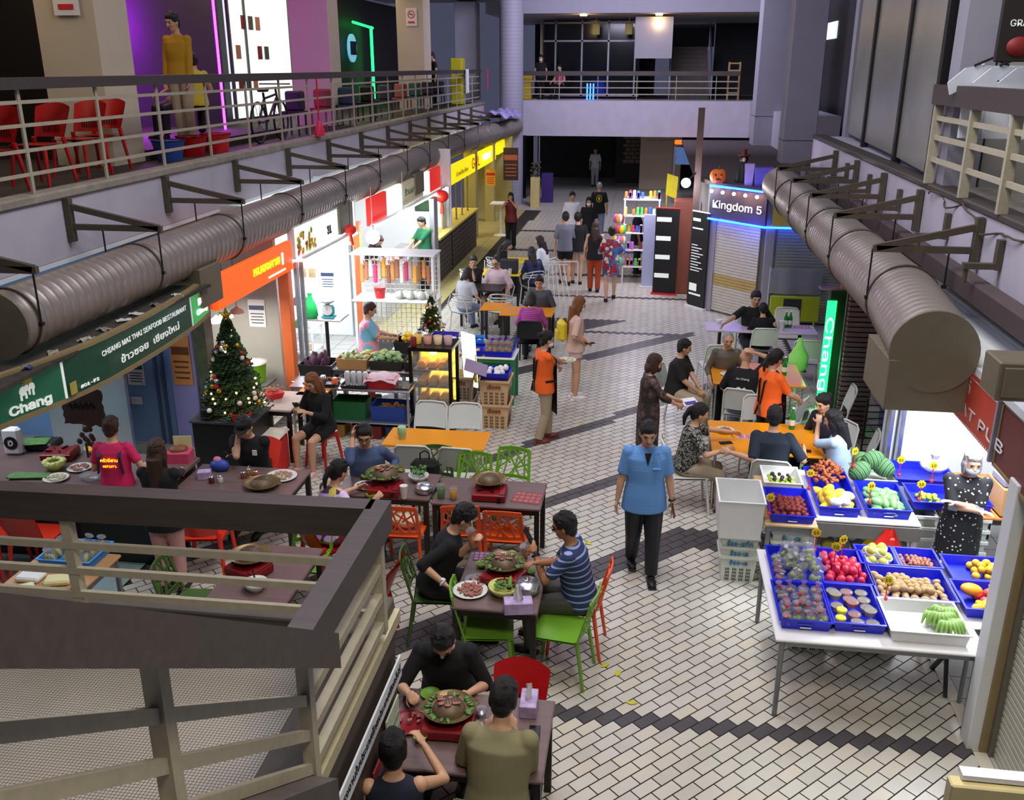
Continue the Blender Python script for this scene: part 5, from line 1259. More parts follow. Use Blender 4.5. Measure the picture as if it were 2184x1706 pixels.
# ---------------------------------------------------------------- fruit stall on the right
mat('tray_blue', '#1420C8', .35, noise=.03); mat('foam_white', '#E4E8E6', .8, noise=.03, scale=20); mat('crate_white', '#CFD6CC', .5, noise=.05); mat('mango_yellow', '#E6C22E', .45, noise=.12, scale=8); mat('mango_green', '#6FA062', .45, noise=.12, scale=8)
mat('rambutan', '#7A2A22', .7, noise=.35, scale=30, bump=.5); mat('salak', '#9A5228', .6, noise=.3, scale=30); mat('sapodilla', '#A88A5C', .7, noise=.12, scale=14); mat('longkong', '#A56A4E', .6, noise=.25, scale=14); mat('rose_pink', '#D2304E', .4, noise=.15, scale=8)
mat('lime', '#A6C832', .4, noise=.1); mat('orange_fruit', '#E8B21A', .5, noise=.1); mat('banana_green', '#7FA84E', .5, noise=.12, scale=9); mat('price_yellow', '#F2D414', .5, noise=0); mat('price_red', '#D8262A', .5, noise=0); mat('bag_clear', '#E6ECEE', .12, trans=.7, alpha=.42, noise=.1)
mat('carton', '#B58A56', .8, noise=.06); mat('bag_red', '#E8281A', .45, noise=.06, bump=.2); mat('bag_yellow', '#E8D81A', .45, noise=.06, bump=.2)
ramp_pat('melon', 'wavex', [(0, '#2E5A34'), (.45, '#7FAA6E'), (.75, '#3A6A3E')], 7)
table('white topped folding table at the front of the fruit stall', (1.92, 7.15), 1.56, 1.46, .74, 'white', 'steel_grey', th=.025, lw=.045, round_legs=True, legin=.06)
t = thing('folding_stand', 'folded metal stand leaning below the right end of the front table', 'stand', (2.62, 7.0, 0))
for a, b in (((-.0, -.1, 0), (.05, .3, .6)), ((0, .3, 0), (.05, -.1, .6))): mb = MB(); mb.bar(a, b, .03); mb.build('leg', 'black', t)
table('white table with a dark apron holding the mango trays', (2.25, 9.18), 1.02, 1.20, .74, 'white', 'white', th=.03, lw=.05, group=None)
t = thing('apron_board', 'dark grey board along the front edge of the mango table', 'board', (2.25, 8.56, .64)); mb = MB(); mb.box((0, 0, 0), (1.02, .02, .14)); mb.build('board', 'shutter_dark', t)
table('low wooden edged table carrying the rambutan tray', (1.52, 8.98), .50, 1.16, .74, '#C9A878', 'steel_grey', th=.03, lw=.04)
table('orange edged table behind the woman in the dotted dress', (3.45, 9.35), .9, 1.1, .76, 'strip_orange' if 0 else '#E07A30', 'black', th=.03, lw=.04)
TR = {}
def tray(cx, cy, w, d, z, label, m='tray_blue', h=.085, rz=0, cat='tray'):
    k = m+'%.2f' % (w/d)
    t = thing('produce_tray', label, cat, (cx, cy, z), R(rz))
    mb = MB(); i = .022; a, b = w/2, d/2; th = .008
    def ring(s_, zz): return [(-a+s_, -b+s_, zz), (a-s_, -b+s_, zz), (a-s_, b-s_, zz), (-a+s_, b-s_, zz)]
    rs = [ring(i, 0), ring(.006, h), ring(-.008, h), ring(-.008, h+.008), ring(.010, h+.008), ring(i+th, .01)]
    vs = [p for r in rs for p in r]; fs = [[0,3,2,1]]+[[r*4+k_, r*4+(k_+1) % 4, (r+1)*4+(k_+1) % 4, (r+1)*4+k_] for r in range(5) for k_ in range(4)]+[[20,21,22,23]]
    mb.add(vs, fs, False); bd = mb.build('body', m, t)
    if m == 'tray_blue':
        mb = MB(); mb.box((0, -b+.008, h*.62), (.12, .012, .018), bev=.004); mb.build('grip', m, bd)
        mb = MB(); mb.box((0, -b+.0065, h*.3), (.085, .006, .010)); mb.build('stamp', 'white', bd)
    return t
Z1, Z2 = .742, .742
tray(1.38, 6.86, .40, .60, Z1, 'blue tray of bagged snacks at the near left corner of the front table')
tray(1.79, 6.88, .40, .60, Z1, 'blue tray of lidded tubs at the front of the stall')
tray(1.40, 7.48, .40, .60, Z1, 'blue tray of bagged grapes at the far left corner of the front table')
tray(1.82, 7.50, .42, .60, Z1, 'blue tray heaped with pink rose apples')
tray(2.33, 7.28, .62, .52, Z1, 'blue tray of brown sapodillas in the middle of the front table')
tray(2.50, 7.74, .34, .34, Z1, 'blue tray of small brown longkong fruit')
tray(2.15, 7.74, .32, .34, Z1, 'blue tray of foam wrapped pears behind the sapodillas')
tray(2.96, 7.62, .50, .42, Z1, 'blue tray of yellow oranges at the right end')
tray(2.92, 7.16, .50, .46, Z1, 'blue tray of papaya and red fruit nearest the post')
tray(2.29, 6.74, .58, .48, Z1, 'white foam box holding green bananas', 'foam_white', .10)
t = table('narrow white table extending the front table to the right', (3.0, 7.35), .66, 1.1, .738, 'white', 'steel_grey', th=.02, lw=.04, round_legs=True)
tray(2.00, 9.12, .40, .98, Z2, 'long blue tray of yellow mangoes and snake fruit', h=.10)
tray(2.47, 8.98, .42, .66, Z2, 'blue tray of green mangoes', h=.10)
tray(2.50, 9.58, .40, .44, Z2, 'white crate of watermelons', 'crate_white', .10)
tray(1.53, 8.74, .42, .64, Z2, 'blue tray of dark red rambutans')
tray(1.53, 9.36, .38, .44, Z2, 'white foam box of small green fruit', 'foam_white', .10)
tray(3.10, 9.05, .74, .44, .78, 'blue tray of limes behind the arm of the woman in the dotted dress')
tray(3.0, 9.62, .60, .5, .78, 'blue tray with a white lining at the back wall')
P = {}
def kind(key, fn):
    if key not in P: P[key] = fn()
    return P[key]
def fruit(key, fn, pos, label, group, rz=None, rot=None, sc=None):
    return put(kind(key, fn), USED, pos, 0, label, group, sc, rot or (random.uniform(-.5, .5), random.uniform(-.5, .5), random.uniform(0, 6.28) if rz is None else rz))
def simple(name, cat, m, shape):
    def f():
        mb = MB(); shape(mb); o = mb.build(name, m); tag(o, '', cat); return o
    return f
rnd = random.Random(21)
def heap(key, fn, cx, cy, w, d, z, n, dz, label, group, sc=(.85, 1.15), layers=2, gap=None):
    "heap laid in layers on a jittered lattice"
    import itertools
    per = [int(n*.62), n-int(n*.62)] if layers == 2 else [n]
    for L, cnt in enumerate(per):
        ww, dd = (w, d) if L == 0 else (w*.62, d*.62)
        nx = max(1, round(sqrt(cnt*ww/dd))); ny = max(1, math.ceil(cnt/nx)); k = 0
        for j in range(ny):
            for i in range(nx):
                if k >= cnt: break
                k += 1
                x = cx-ww/2+ww*(i+.5+.25*(j % 2)-.12)/nx+rnd.uniform(-.15, .15)*ww/nx; y = cy-dd/2+dd*(j+.5)/ny+rnd.uniform(-.15, .15)*dd/ny
                fruit(key, fn, (x, y, z+dz*L), label, group, sc=rnd.uniform(*sc))
mango = simple('mango', 'mango', 'mango_yellow', lambda mb: (mb.ell((0, 0, 0), (.066, .043, .040), 14, 9), mb.ell((.025, .008, .002), (.045, .040, .038), 10, 7)))
heap('mango', mango, 2.00, 8.92, .32, .50, Z2+.052, 22, .055, 'yellow mango heaped in the long blue tray', 'yellow mangoes', (.9, 1.2))
def fm():
    t = thing('wrapped_mango', '', 'mango', (0,0,0)); mb = MB(); mb.ell((0, 0, 0), (.066, .045, .042), 14, 9); mb.build('fruit', 'mango_yellow', t)
    mb = MB(); mb.ell((-.008, 0, 0), (.070, .050, .047), 12, 8); mb.build('foam_net', 'foam_white', t); return t
for x, y in ((2.05, 8.75), (2.12, 8.86), (1.96, 8.70)): fruit('fmango', fm, (x, y, Z2+.13), 'yellow mango in a white foam net on the mango heap', 'foam wrapped mangoes')
gm = simple('green_mango', 'mango', 'mango_green', lambda mb: (mb.ell((0, 0, 0), (.072, .040, .038), 14, 9), mb.ell((.03, .008, 0), (.042, .036, .034), 10, 7)))
heap('gmango', gm, 2.47, 8.95, .34, .56, Z2+.05, 30, .05, 'long green mango heaped beside the yellow ones', 'green mangoes')
wm = simple('watermelon', 'watermelon', 'melon', lambda mb: mb.ell((0, 0, 0), (.125, .10, .10), 20, 12))
for i, (x, y, z_, l) in enumerate(((2.33, 9.42, .17, 'nearest striped watermelon on the mango table'), (2.40, 9.68, .18, 'striped watermelon at the back left of the crate'), (2.60, 9.56, .17, 'striped watermelon with a yellow sticker at the right of the crate'), (2.49, 9.58, .24, 'striped watermelon on top of the melon heap'))): fruit('melon', wm, (x, y, Z2+z_), l, 'watermelons', rz=.5+i)
sal = simple('snake_fruit', 'snake fruit', 'salak', lambda mb: (mb.lathe([(.001, -.03), (.022, -.012), (.021, .006), (.010, .026), (.001, .040)], n=8)))
for k in range(110):
    a = rnd.random()*6.28; r = .19*sqrt(rnd.random()); fruit('salak', sal, (2.0+r*cos(a)*.95, 9.44+r*sin(a), Z2+.07+.15*(1-(r/.2)**2)+rnd.uniform(-.01, .02)), 'reddish brown snake fruit in the heap behind the yellow mangoes', 'snake fruit', rot=(rnd.uniform(-1.2, 1.2), rnd.uniform(-1.2, 1.2), rnd.random()*6))
def ramb():
    mb = MB(); mb.ell((0, 0, 0), .024, 10, 7)
    for k in range(26):
        ph = math.acos(1-2*(k+.5)/26); th = k*2.4; d = V((sin(ph)*cos(th), sin(ph)*sin(th), cos(ph))); mb.cone(d*.022, d*.036+V((0, 0, .003)), .0022, .0006, n=4, caps=False)
    o = mb.build('rambutan', 'rambutan'); tag(o, '', 'rambutan'); return o
heap('ramb', ramb, 1.53, 8.74, .34, .54, Z2+.04, 75, .035, 'dark red hairy rambutan in the blue tray at the stall corner', 'rambutans', (.9, 1.2))
smallg = simple('green_fruit', 'fruit', 'lime', lambda mb: mb.ell((0, 0, 0), (.02, .02, .019), 9, 6))
smalld = simple('dark_fruit', 'fruit', '#3A2A24', lambda mb: mb.ell((0, 0, 0), (.022, .022, .021), 9, 6))
heap('smallg', smallg, 1.53, 9.33, .28, .28, Z2+.05, 22, .02, 'small green fruit in the white foam box', 'green fruit in the foam box', layers=1); heap('smalld', smalld, 1.54, 9.36, .22, .2, Z2+.08, 9, .02, 'small dark fruit lying on the green ones in the foam box', 'dark fruit in the foam box', layers=1)
sap = simple('sapodilla', 'sapodilla', 'sapodilla', lambda mb: mb.ell((0, 0, 0), (.040, .030, .029), 12, 8))
heap('sap', sap, 2.33, 7.28, .54, .42, Z1+.042, 70, .045, 'brown egg shaped sapodilla in the middle tray', 'sapodillas', (.85, 1.15))
lk = simple('longkong', 'longkong', 'longkong', lambda mb: mb.ell((0, 0, 0), (.019, .019, .020), 9, 6))
heap('lk', lk, 2.50, 7.74, .27, .27, Z1+.03, 60, .03, 'small round longkong fruit in the back tray', 'longkong fruit')
def fpear():
    t = thing('wrapped_pear', '', 'pear', (0,0,0)); mb = MB(); mb.ell((0, 0, .01), (.040, .040, .048), 12, 8); mb.build('fruit', '#C9CF5A', t); mb = MB(); mb.lathe([(.02, -.045), (.045, -.02), (.047, .012), (.044, .016)], n=14); mb.build('foam_net', 'foam_white', t); return t
heap('fp', fpear, 2.15, 7.74, .24, .26, Z1+.06, 9, .07, 'pear in a white foam net', 'foam wrapped pears', (.95, 1.1))
ra = simple('rose_apple', 'rose apple', 'rose_pink', lambda mb: mb.lathe([(.001, -.034), (.026, -.024), (.033, 0), (.024, .028), (.013, .038), (.001, .036)], n=12))
heap('ra', ra, 1.83, 7.52, .34, .50, Z1+.05, 34, .05, 'glossy pink rose apple in the blue tray', 'rose apples', (.95, 1.3))
org = simple('orange', 'orange', 'orange_fruit', lambda mb: mb.ell((0, 0, 0), (.036, .036, .034), 12, 8))
heap('org', org, 3.03, 7.64, .26, .28, Z1+.045, 15, .055, 'yellow orange in the tray at the right end', 'oranges')
heap('limeb', simple('lime', 'lime', 'lime', lambda mb: mb.ell((0, 0, 0), (.027, .025, .024), 10, 7)), 2.92, 9.02, .24, .26, .815, 16, .04, 'green lime in the blue tray behind the stall woman', 'limes')
heap('limec', lambda: P['limeb'], 3.36, 9.0, .12, .2, .815, 5, .04, 'green lime seen past the right side of the dotted dress', 'limes on the right') if 0 else None
pap = simple('papaya_half', 'papaya', '#F0A21E', lambda mb: (mb.ell((0, 0, 0), (.10, .065, .05), 16, 10)))
fruit('pap', pap, (2.80, 7.24, Z1+.09), 'large cut orange papaya wrapped in film', 'papayas', rz=.3)
rf = simple('red_fruit', 'fruit', '#E0483A', lambda mb: mb.ell((0, 0, 0), (.045, .042, .036), 12, 8))
heap('rf', rf, 2.98, 7.12, .34, .34, Z1+.05, 12, .05, 'red and orange fruit beside the papaya', 'red fruit by the post', (.8, 1.2))
yc = simple('cut_fruit_pack', 'fruit pack', '#F2C21A', lambda mb: mb.box((0, 0, 0), (.08, .06, .05), bev=.012))
heap('yc', yc, 2.83, 7.02, .14, .12, Z1+.07, 4, .04, 'yellow pack of cut fruit beside the papaya', 'cut fruit packs', layers=1)
# bananas: two hands of green fingers
def hand_of_bananas(x, y, z, rz, n, label):
    t = thing('banana_bunch', label, 'bananas', (x, y, z), rz)
    for k in range(n):
        a = -.9+1.8*k/(n-1); mb = MB(); pts = []; rr = []
        for i in range(7):
            u = i/6; pts.append((sin(a)*(.03+.12*u), -.02-.13*u*cos(a), .05+.045*sin(u*2.6)-.06*u*u)); rr.append(.016*(.45+.75*sin(pi*min(1, u*.9+.12))))
        mb.tube(pts, rr, n=8); mb.build('banana', 'banana_green', t)
    mb = MB(); mb.ell((0, .0, .06), (.03, .025, .02), 8, 6); mb.build('stalk', '#6A7A3A', t)
for k, (x, y, z_, r) in enumerate(((2.38, 6.86, .03, .2), (2.48, 6.90, .05, -.2), (2.42, 6.78, .07, .1), (2.50, 6.74, .05, -.4), (2.44, 6.68, .06, .15))):
    hand_of_bananas(x, y, Z1+z_, r, 8, ['rear left', 'rear right', 'middle', 'right hand', 'nearest'][k]+' bunch of green bananas in the white foam box')
# tubs, jars and bags
def tub(m, lidm):
    def f():
        t = thing('lidded_tub', '', 'tub', (0,0,0)); mb = MB(); mb.lathe([(.036, 0), (.048, .045)], n=18); mb.build('tub', m, t); mb = MB(); mb.lathe([(.052, .045), (.052, .052), (.046, .055), (.001, .053)], n=18); mb.build('lid', lidm, t); return t
    return f
k = 0
for j in range(5):
    for i in range(3):
        if j == 0 and i < 1: continue
        if j == 1 and i == 0: continue
        k += 1
        key, fn, l = ('tub', tub('#B9A88F', 'clear'), 'round clear lidded tub of dessert in the front blue tray') if k % 3 else ('tub2', tub('#C77A6A', 'clear'), 'round tub of pinkish dessert in the front blue tray')
        fruit(key, fn, (1.67+.115*i, 6.66+.113*j, Z1+.012+(.045 if (i+j) % 4 == 3 else 0)), l, 'dessert tubs', rot=(0, 0, 0))
for x, y in ((1.65, 6.64), (1.68, 6.76)): fruit('jar_y', tub('#D8D0A0', '#F0E01E'), (x, y, Z1+.012), 'yellow lidded jar at the corner of the tub tray', 'yellow lidded jars', rot=(0, 0, 0), sc=(.8, .8, 1.7))
def bagf(m, c2):
    def f():
        t = thing('snack_bag', '', 'bag', (0,0,0)); mb = MB(); mb.lathe([(.001, 0), (.045, .006), (.055, .035), (.046, .07), (.016, .09), (.013, .098), (.03, .125), (.028, .128)], n=12)
        mb.build('bag', 'bag_clear', t)
        mb = MB(); q = random.Random(4)
        for k in range(9): mb.ell((q.uniform(-.025, .025), q.uniform(-.025, .025), .02+q.random()*.035), .016, 7, 5)
        mb.build('contents', m, t); mb = MB(); mb.cone((0, 0, .09), (0, 0, .096), .018, n=8); mb.build('tie', c2, t); return t
    return f
for j in range(5):
    for i in range(4):
        key, m, l = (('bg1', '#9AB83A', 'clear bag of green grapes in the near left tray') if j == 0 else ('bg2', '#C9A0A0', 'clear bag of pale pink sweets in the near left tray') if (i+j) % 2 else ('bg3', '#8A92B0', 'clear bag of bluish sweets in the near left tray'))
        fruit(key, bagf(m, 'price_red'), (1.25+.088*i+.01*rnd.random(), 6.64+.105*j, Z1+.015+.015*rnd.random()), l, 'bags in the near left tray', rz=rnd.random()*6)
for j in range(4):
    for i in range(4):
        if i == 0 and j < 3: key, m, l = 'bg4', '#C8383C', 'clear bag of red fruit at the edge of the far left tray'
        else: key, m, l = 'bg5', '#B4C47A', 'clear puffy bag of pale green grapes in the far left tray'
        fruit(key, bagf(m, 'white'), (1.27+.09*i, 7.27+.12*j, Z1+.02+.05*(j > 0)*(i > 0)), l, 'bags in the far left tray', rz=rnd.random()*6, sc=(1.15, 1.15, 1.45) if i else (1, 1, .8))
# price tags on clips
def ptag(x, y, z, label, rz=0):
    t = thing('price_tag', label, 'price tag', (x, y, z), R(rz)); mb = MB(); mb.cone((0, 0, 0), (0, 0, .14), .005, n=6); mb.box((0, 0, .0), (.03, .03, .03), bev=.005); mb.build('clip', 'price_red', t)
    mb = MB(); pts = [(.045*(1 if k % 2 else .82)*cos(k*pi/8), .045*(1 if k % 2 else .82)*sin(k*pi/8)) for k in range(16)]; mb.add([(p[0], -.003, .17+p[1]) for p in pts]+[(p[0], .003, .17+p[1]) for p in pts], [list(range(16)), list(range(16, 32))[::-1]]+[[i, i+16, (i+1) % 16+16, (i+1) % 16] for i in range(16)], False); mb.build('card', 'price_yellow', t)
    text('figures', '10', .055, (0, -.005, .17), (1,0,0), (0,0,1), 'black', t, .002)
ptag(1.30, 8.42, .84, 'yellow price tag at the corner of the rambutan tray'); ptag(1.76, 9.02, .86, 'yellow price tag between the rambutans and the mangoes'); ptag(2.25, 9.38, .98, 'yellow price tag before the watermelons', 30)
ptag(2.28, 8.70, .90, 'yellow price tag between the yellow and green mangoes', 20); ptag(2.75, 9.5, .86, 'yellow price tag right of the watermelons'); ptag(2.80, 8.9, .86, 'yellow price tag on the lime tray, left end'); ptag(3.0, 9.25, .92, 'yellow price tag standing tall behind the limes')
ptag(1.72, 7.38, .90, 'large yellow price tag, left of the pair over the rose apples', -20); ptag(1.79, 7.46, .93, 'large yellow price tag, right of the pair over the rose apples', 25); ptag(1.62, 7.74, .84, 'small price tag behind the grape bags'); ptag(2.06, 6.98, .84, 'brownish price tag by the sapodillas'); ptag(2.86, 6.98, .84, 'red clip price tag by the post')
# stacks of printed crates
def crate(x, y, z, w, d, h, m, txt, tcol, label, rz=0, group=None, holes=True, cat='crate'):
    t = thing('basket_crate', label, cat, (x, y, z), R(rz), group); mb = MB(); i = w*.09; th = .01
    def ring(s_, zz): return [(-w/2+s_, -d/2+s_, zz), (w/2-s_, -d/2+s_, zz), (w/2-s_, d/2-s_, zz), (-w/2+s_, d/2-s_, zz)]
    rs = [ring(i, 0), ring(.012, h-.03), ring(-.006, h-.03), ring(-.006, h), ring(.018, h), ring(i+th, .012)]
    vs = [p for r in rs for p in r]; mb.add(vs, [[0,3,2,1]]+[[r*4+k_, r*4+(k_+1) % 4, (r+1)*4+(k_+1) % 4, (r+1)*4+k_] for r in range(5) for k_ in range(4)]+[[20,21,22,23]], False); bd = mb.build('body', m, t)
    if holes:
        mb = MB()
        def sl(zz): return i+(.012-i)*zz/h
        for r in range(4):
            zz = h*.10+r*h*.13
            for c in range(4): 
                xx = -w*.27+c*w*.18
                for q in range(3): mb.box((xx+q*w*.04-w*.04, -d/2+sl(zz)-.001, zz), (w*.022, .006, h*.085)); mb.box((w/2-sl(zz)+.001, (xx+q*w*.04-w*.04)*d/w, zz), (.006, w*.022, h*.085))
        mb.build('holes', 'black', bd)
    if txt: text('printed_word', txt, h*.30, (0, -d/2+.010, h*.74), (1,0,0), (0,.03,1), tcol, bd, .003, fnt='NotoSansThai', bold=.02)
    return t
for x, y, n, w0 in ((1.07, 8.68, 3, 'left'), (1.55, 8.66, 5, 'right')):
    for k in range(n):
        crate(x, y, [0, .108, .216, .324, .41][k], .38, .34, .30, 'crate_white', ['อ้อย-เอ', 'อ้อย-เอ', 'อ้อย-เอกีก', 'อ้อย-เอ', 'ไทยแท้'][k], '#2F7AA0' if k != 4 else '#C9822A', 'white printed basket, %s of the %s stack by the fruit stall' % (['bottom', 'second', 'third', 'fourth', 'top'][k], w0), group='white baskets', holes=(k == 0))
tray(1.05, 8.72, .44, .56, .522, 'large empty white foam box standing on the left basket stack', 'foam_white', .40, cat='foam box')
crate(1.60, 7.55, 0, .42, .34, .26, 'crate_white', None, None, 'pale basket standing under the front table')
for k in range(6):
    for sx in (2.84, 3.34): crate(sx, 8.98, k*.12, .26, .36, .13, 'crate_white', None, None, 'white crate nested in the %s stack behind the stall woman, tier %s' % ('left' if sx < 3 else 'right', ['one', 'two', 'three', 'four', 'five', 'six'][k]), group='crates behind the stall woman', holes=False)
t = thing('rubbish_bag', 'black bin bag slumped under the front table', 'bag', (2.12, 7.62, 0)); mb = MB(); mb.ell((0, 0, .15), (.27, .24, .17), 18, 10, wob=.07); mb.build('bag', 'black_gloss', t)
t = thing('plastic_bag', 'bright red plastic bag hanging below the mango table', 'bag', (2.46, 8.55, .28)); mb = MB(); mb.grid(lambda u, v: ((u-.5)*(.08+.22*min(1, v*1.8)), -.03+.02*sin(u*9+v*5), .42-.40*v), 10, 10, th=.008); mb.box((0, 0, .2), (.16, .06, .26), bev=.02); mb.build('bag', 'bag_red', t)
t = thing('plastic_bag', 'yellow plastic bag hanging behind the red bag', 'bag', (2.36, 8.62, .16)); mb = MB(); mb.grid(lambda u, v: ((u-.5)*(.04+.48*v), .02*sin(u*8), .48-.42*v), 10, 8, th=.008); mb.box((0, 0, .15), (.28, .05, .2), bev=.02); mb.build('bag', 'bag_yellow', t)
t = thing('plastic_bag', 'grey clear plastic bag hanging under the mango table', 'bag', (2.08, 8.7, .3)); mb = MB(); mb.grid(lambda u, v: ((u-.5)*(.26-.18*v)+.02*sin(v*9), .02*sin(u*11+v*6), .38-.34*v), 10, 8, th=.006); mb.build('bag', '#77737A', t)
t = thing('foam_carton', 'white foam carton under the mango table', 'box', (1.98, 8.72, 0)); mb = MB(); mb.box((0, 0, .17), (.40, .34, .34), bev=.01); mb.build('box', 'foam_white', t); mb = MB(); mb.box((0, 0, .355), (.41, .35, .03), bev=.008); mb.build('lid', 'foam_white', t)
t = thing('paper_bag', 'yellow and purple packet on the foam carton', 'packet', (1.98, 8.7, .372)); mb = MB(); mb.box((0, 0, .04), (.2, .14, .08), bev=.02); mb.build('packet', '#8A7A2A', t)
# scale and carton behind the stall woman
t = thing('cardboard_carton', 'brown cardboard carton with printed marks at the stall back', 'box', (3.72, 9.02, .78), R(4)); mb = MB(); mb.box((0, 0, .14), (.40, .42, .28), bev=.004); mb.build('box', 'carton', t)
mb = MB()
for x in (-.1, 0, .1): mb.box((x, -.212, .18), (.05, .003, .06))
mb.build('printed_marks', '#6A4E2E', t)
t = thing('weighing_scale', 'grey electronic scale with a pink top on the carton', 'scale', (3.66, 9.0, 1.064), R(4)); mb = MB(); mb.box((0, 0, .04), (.26, .30, .08), bev=.012); mb.build('body', '#8A8A92', t); mb = MB(); mb.box((0, .02, .09), (.24, .22, .012), bev=.003); mb.build('pan', '#D0306A', t); mb = MB(); mb.box((0, -.13, .085), (.2, .04, .012)); mb.build('display', 'white', t)
a = standing('grey haired woman in a black and white dotted dress with folded arms and a mask', 2020, 1275, 168, 1.56, hair=('bob', 'hair_grey'), top='polka', dress=.52, bottom=None, sleeve=.95, mask='mask_grey', hl=(.10, .20, 1.10), hr=(-.10, .22, 1.06), elbow_l=(-1, .1, -1), elbow_r=(1, .1, -1), headp=10, heady=-12, build=1.1, shoes='black', curl=.4)
mb = MB()
for E, W_ in (('eL', 'wL'), ('eR', 'wR')): p, q = a[E], a[W_]; mb.cone(p.lerp(q, -.12), p.lerp(q, .18), .050, .046, n=12)
mb.build('rolled_cuffs', '#8F949E', a['root'])
t = thing('plastic_bag', 'white knotted bag on the back tray of the stall', 'bag', (3.12, 9.62, .87)); mb = MB(); mb.ell((0, 0, .07), (.14, .11, .08), 14, 8, wob=.1); mb.cone((0, 0, .12), (0, 0, .2), .02, .05, n=8); mb.build('bag', 'white', t)
# shop interior behind the stall
mb = MB(); mb.box((3.9, 10.25, 1.3), (2.34, .1, 2.6)); struct('wall_stall_back', mb, ['shop_white'])
mb = MB()
for x in (2.76, 2.88): mb.box((x, 10.12, 1.3), (.05, .1, 2.6), bev=.008)
struct('trim_7', mb, ['stainless'])
mb = MB(); mb.box((5.1, 8.2, 1.3), (.1, 4.2, 2.6)); mb.box((4.2, 6.25, 1.3), (1.9, .1, 2.6)); struct('wall_stall_side', mb, ['shop_white'])
t = thing('wall_poster', 'small blue printed notice on the white wall of the fruit stall', 'poster', (3.35, 10.19, 1.72)); mb = MB(); mb.box((0, 0, 0), (.20, .006, .28)); mb.build('sheet', 'paper', t); mb = MB(); mb.box((0, -.005, .06), (.15, .004, .05)); mb.box((0, -.005, -.04), (.13, .004, .03)); mb.build('print', '#5A7AA0', t)
mb = MB(); mb.box((3.9, 7.9, 2.66), (2.6, 4.8, .06)); struct('ceiling_stall', mb, ['shop_white'])
tube_lamp('bright tube lamp inside the fruit stall', (3.0, 7.2, 2.56), (3.0, 9.8, 2.56), power=170)
# post, rolling shutter
mb = MB(); mb.box((2.645, 6.35, 1.1), (.09, .16, 2.2), bev=.006); struct('trim_8', mb, ['shop_white'])
mb = MB(); mb.box((2.71, 6.30, 1.1), (.05, .12, 2.2)); struct('trim_9', mb, ['frame_gold'])
mb = MB()
for k in range(44): mb.box((2.78, 5.0, .03+k*.055), (.02, 2.5, .047), bev=.006)
mb.mi = 1; mb.box((2.80, 5.0, 1.2), (.01, 2.5, 2.4)); mb.box((2.76, 6.22, 1.2), (.05, .05, 2.4)); struct('door_2', mb, ['shutter', 'shutter_dark'])
o = thing('ledge_panel', 'cream metal panel at the lower right corner', 'panel', (1.55, 3.05, 2.5)); p0, p1 = G(2020, 1650, 2.5), G(2184, 1663, 2.5)
o.location = (p0.x, p0.y-.0, 2.5); mb = MB(); mb.box((.35, -.03, -1.25), (.70, .06, 2.5), bev=.006); mb.build('panel', '#C9BE8E', o); mb = MB(); mb.box((.37, -.01, .018), (.66, .05, .02)); mb.build('edge', 'white', o)
# leaves fallen on the paving
for k, (px, py) in enumerate(((1347, 1500), (1318, 1437), (1255, 1160), (1290, 1420), (1240, 905))):
    p = G(px, py, 0); mb = MB(); mb.at((p.x, p.y, .004), k*1.3); mb.grid(lambda u, v: ((u-.5)*.10, (v-.5)*.05*sin(pi*min(1, max(0, u))), .006+.008*sin(u*3)*cos((v-.5)*3)), 8, 4, th=.002)
    tag(mb.build('fallen_leaf', '#C9C42A'), 'small yellow leaf fallen on the paving', 'leaf', 'yellow leaves on the paving')
# ---------------------------------------------------------------- left shops: walls
mat('wall_blue', '#7FA6D6', .6, noise=.04); mat('wall_violet', '#8D8CC4', .6, noise=.04); mat('marble_green', '#55604A', .3, noise=.4, scale=10); mat('orange_paint', '#E07038', .5, noise=.06); mat('bright_wall', '#EEF3F4', .55, noise=.02)
mb = MB(); mb.box((-8.0, 11.25, 1.5), (3.7, .1, 3.0)); struct('wall_restaurant_blue', mb, ['wall_blue'])
mb = MB(); mb.box((-6.0, 11.17, 1.3), (.34, .10, 2.6)); struct('wall_restaurant_violet', mb, ['wall_violet'])
mb = MB(); mb.box((-5.72, 11.25, 1.3), (.16, .22, 2.6)); struct('wall_marble_pier', mb, ['marble_green'])
mb = MB()
for x in (-6.42, -6.32): mb.box((x, 11.185, 1.3), (.035, .03, 2.6))
struct('trim_10', mb, ['#4A5F80'])
mb = MB(); mb.box((-8.9, 8.0, 1.5), (.1, 6.4, 3.0)); struct('wall_restaurant_back', mb, ['shop_grey'])
mb = MB(); mb.box((-6.95, 10.4, 1.0), (1.1, .06, 2.0)); struct('wall_counter_screen', mb, ['stainless'])
mb = MB(); mb.box((-6.9, 12.98, 1.5), (3.1, .1, 3.0)); struct('wall_second_shop', mb, ['shop_grey'])
mb = MB(); mb.box((-5.22, 12.96, 1.15), (.16, .16, 2.3), bev=.01); struct('trim_11', mb, ['orange_paint'])
mb = MB(); mb.box((-5.06, 13.02, 1.1), (.05, .08, 2.2)); mb.box((-4.99, 13.05, 1.1), (.05, .05, 2.2)); mb.box((-5.45, 16.85, 1.1), (.05, .1, 2.2)); struct('trim_12', mb, ['stainless'])
mb = MB(); mb.box((-5.32, 16.88, 1.1), (.12, .12, 2.2)); struct('trim_13', mb, ['orange_paint'])
mb = MB(); mb.box((-8.3, 15.0, 1.5), (.1, 4.0, 3.0)); mb.box((-6.9, 16.95, 1.5), (2.8, .1, 3.0)); mb.box((-8.4, 12.2, 1.5), (.1, 1.9, 3.0)); struct('wall_veg_shop', mb, ['bright_wall'])
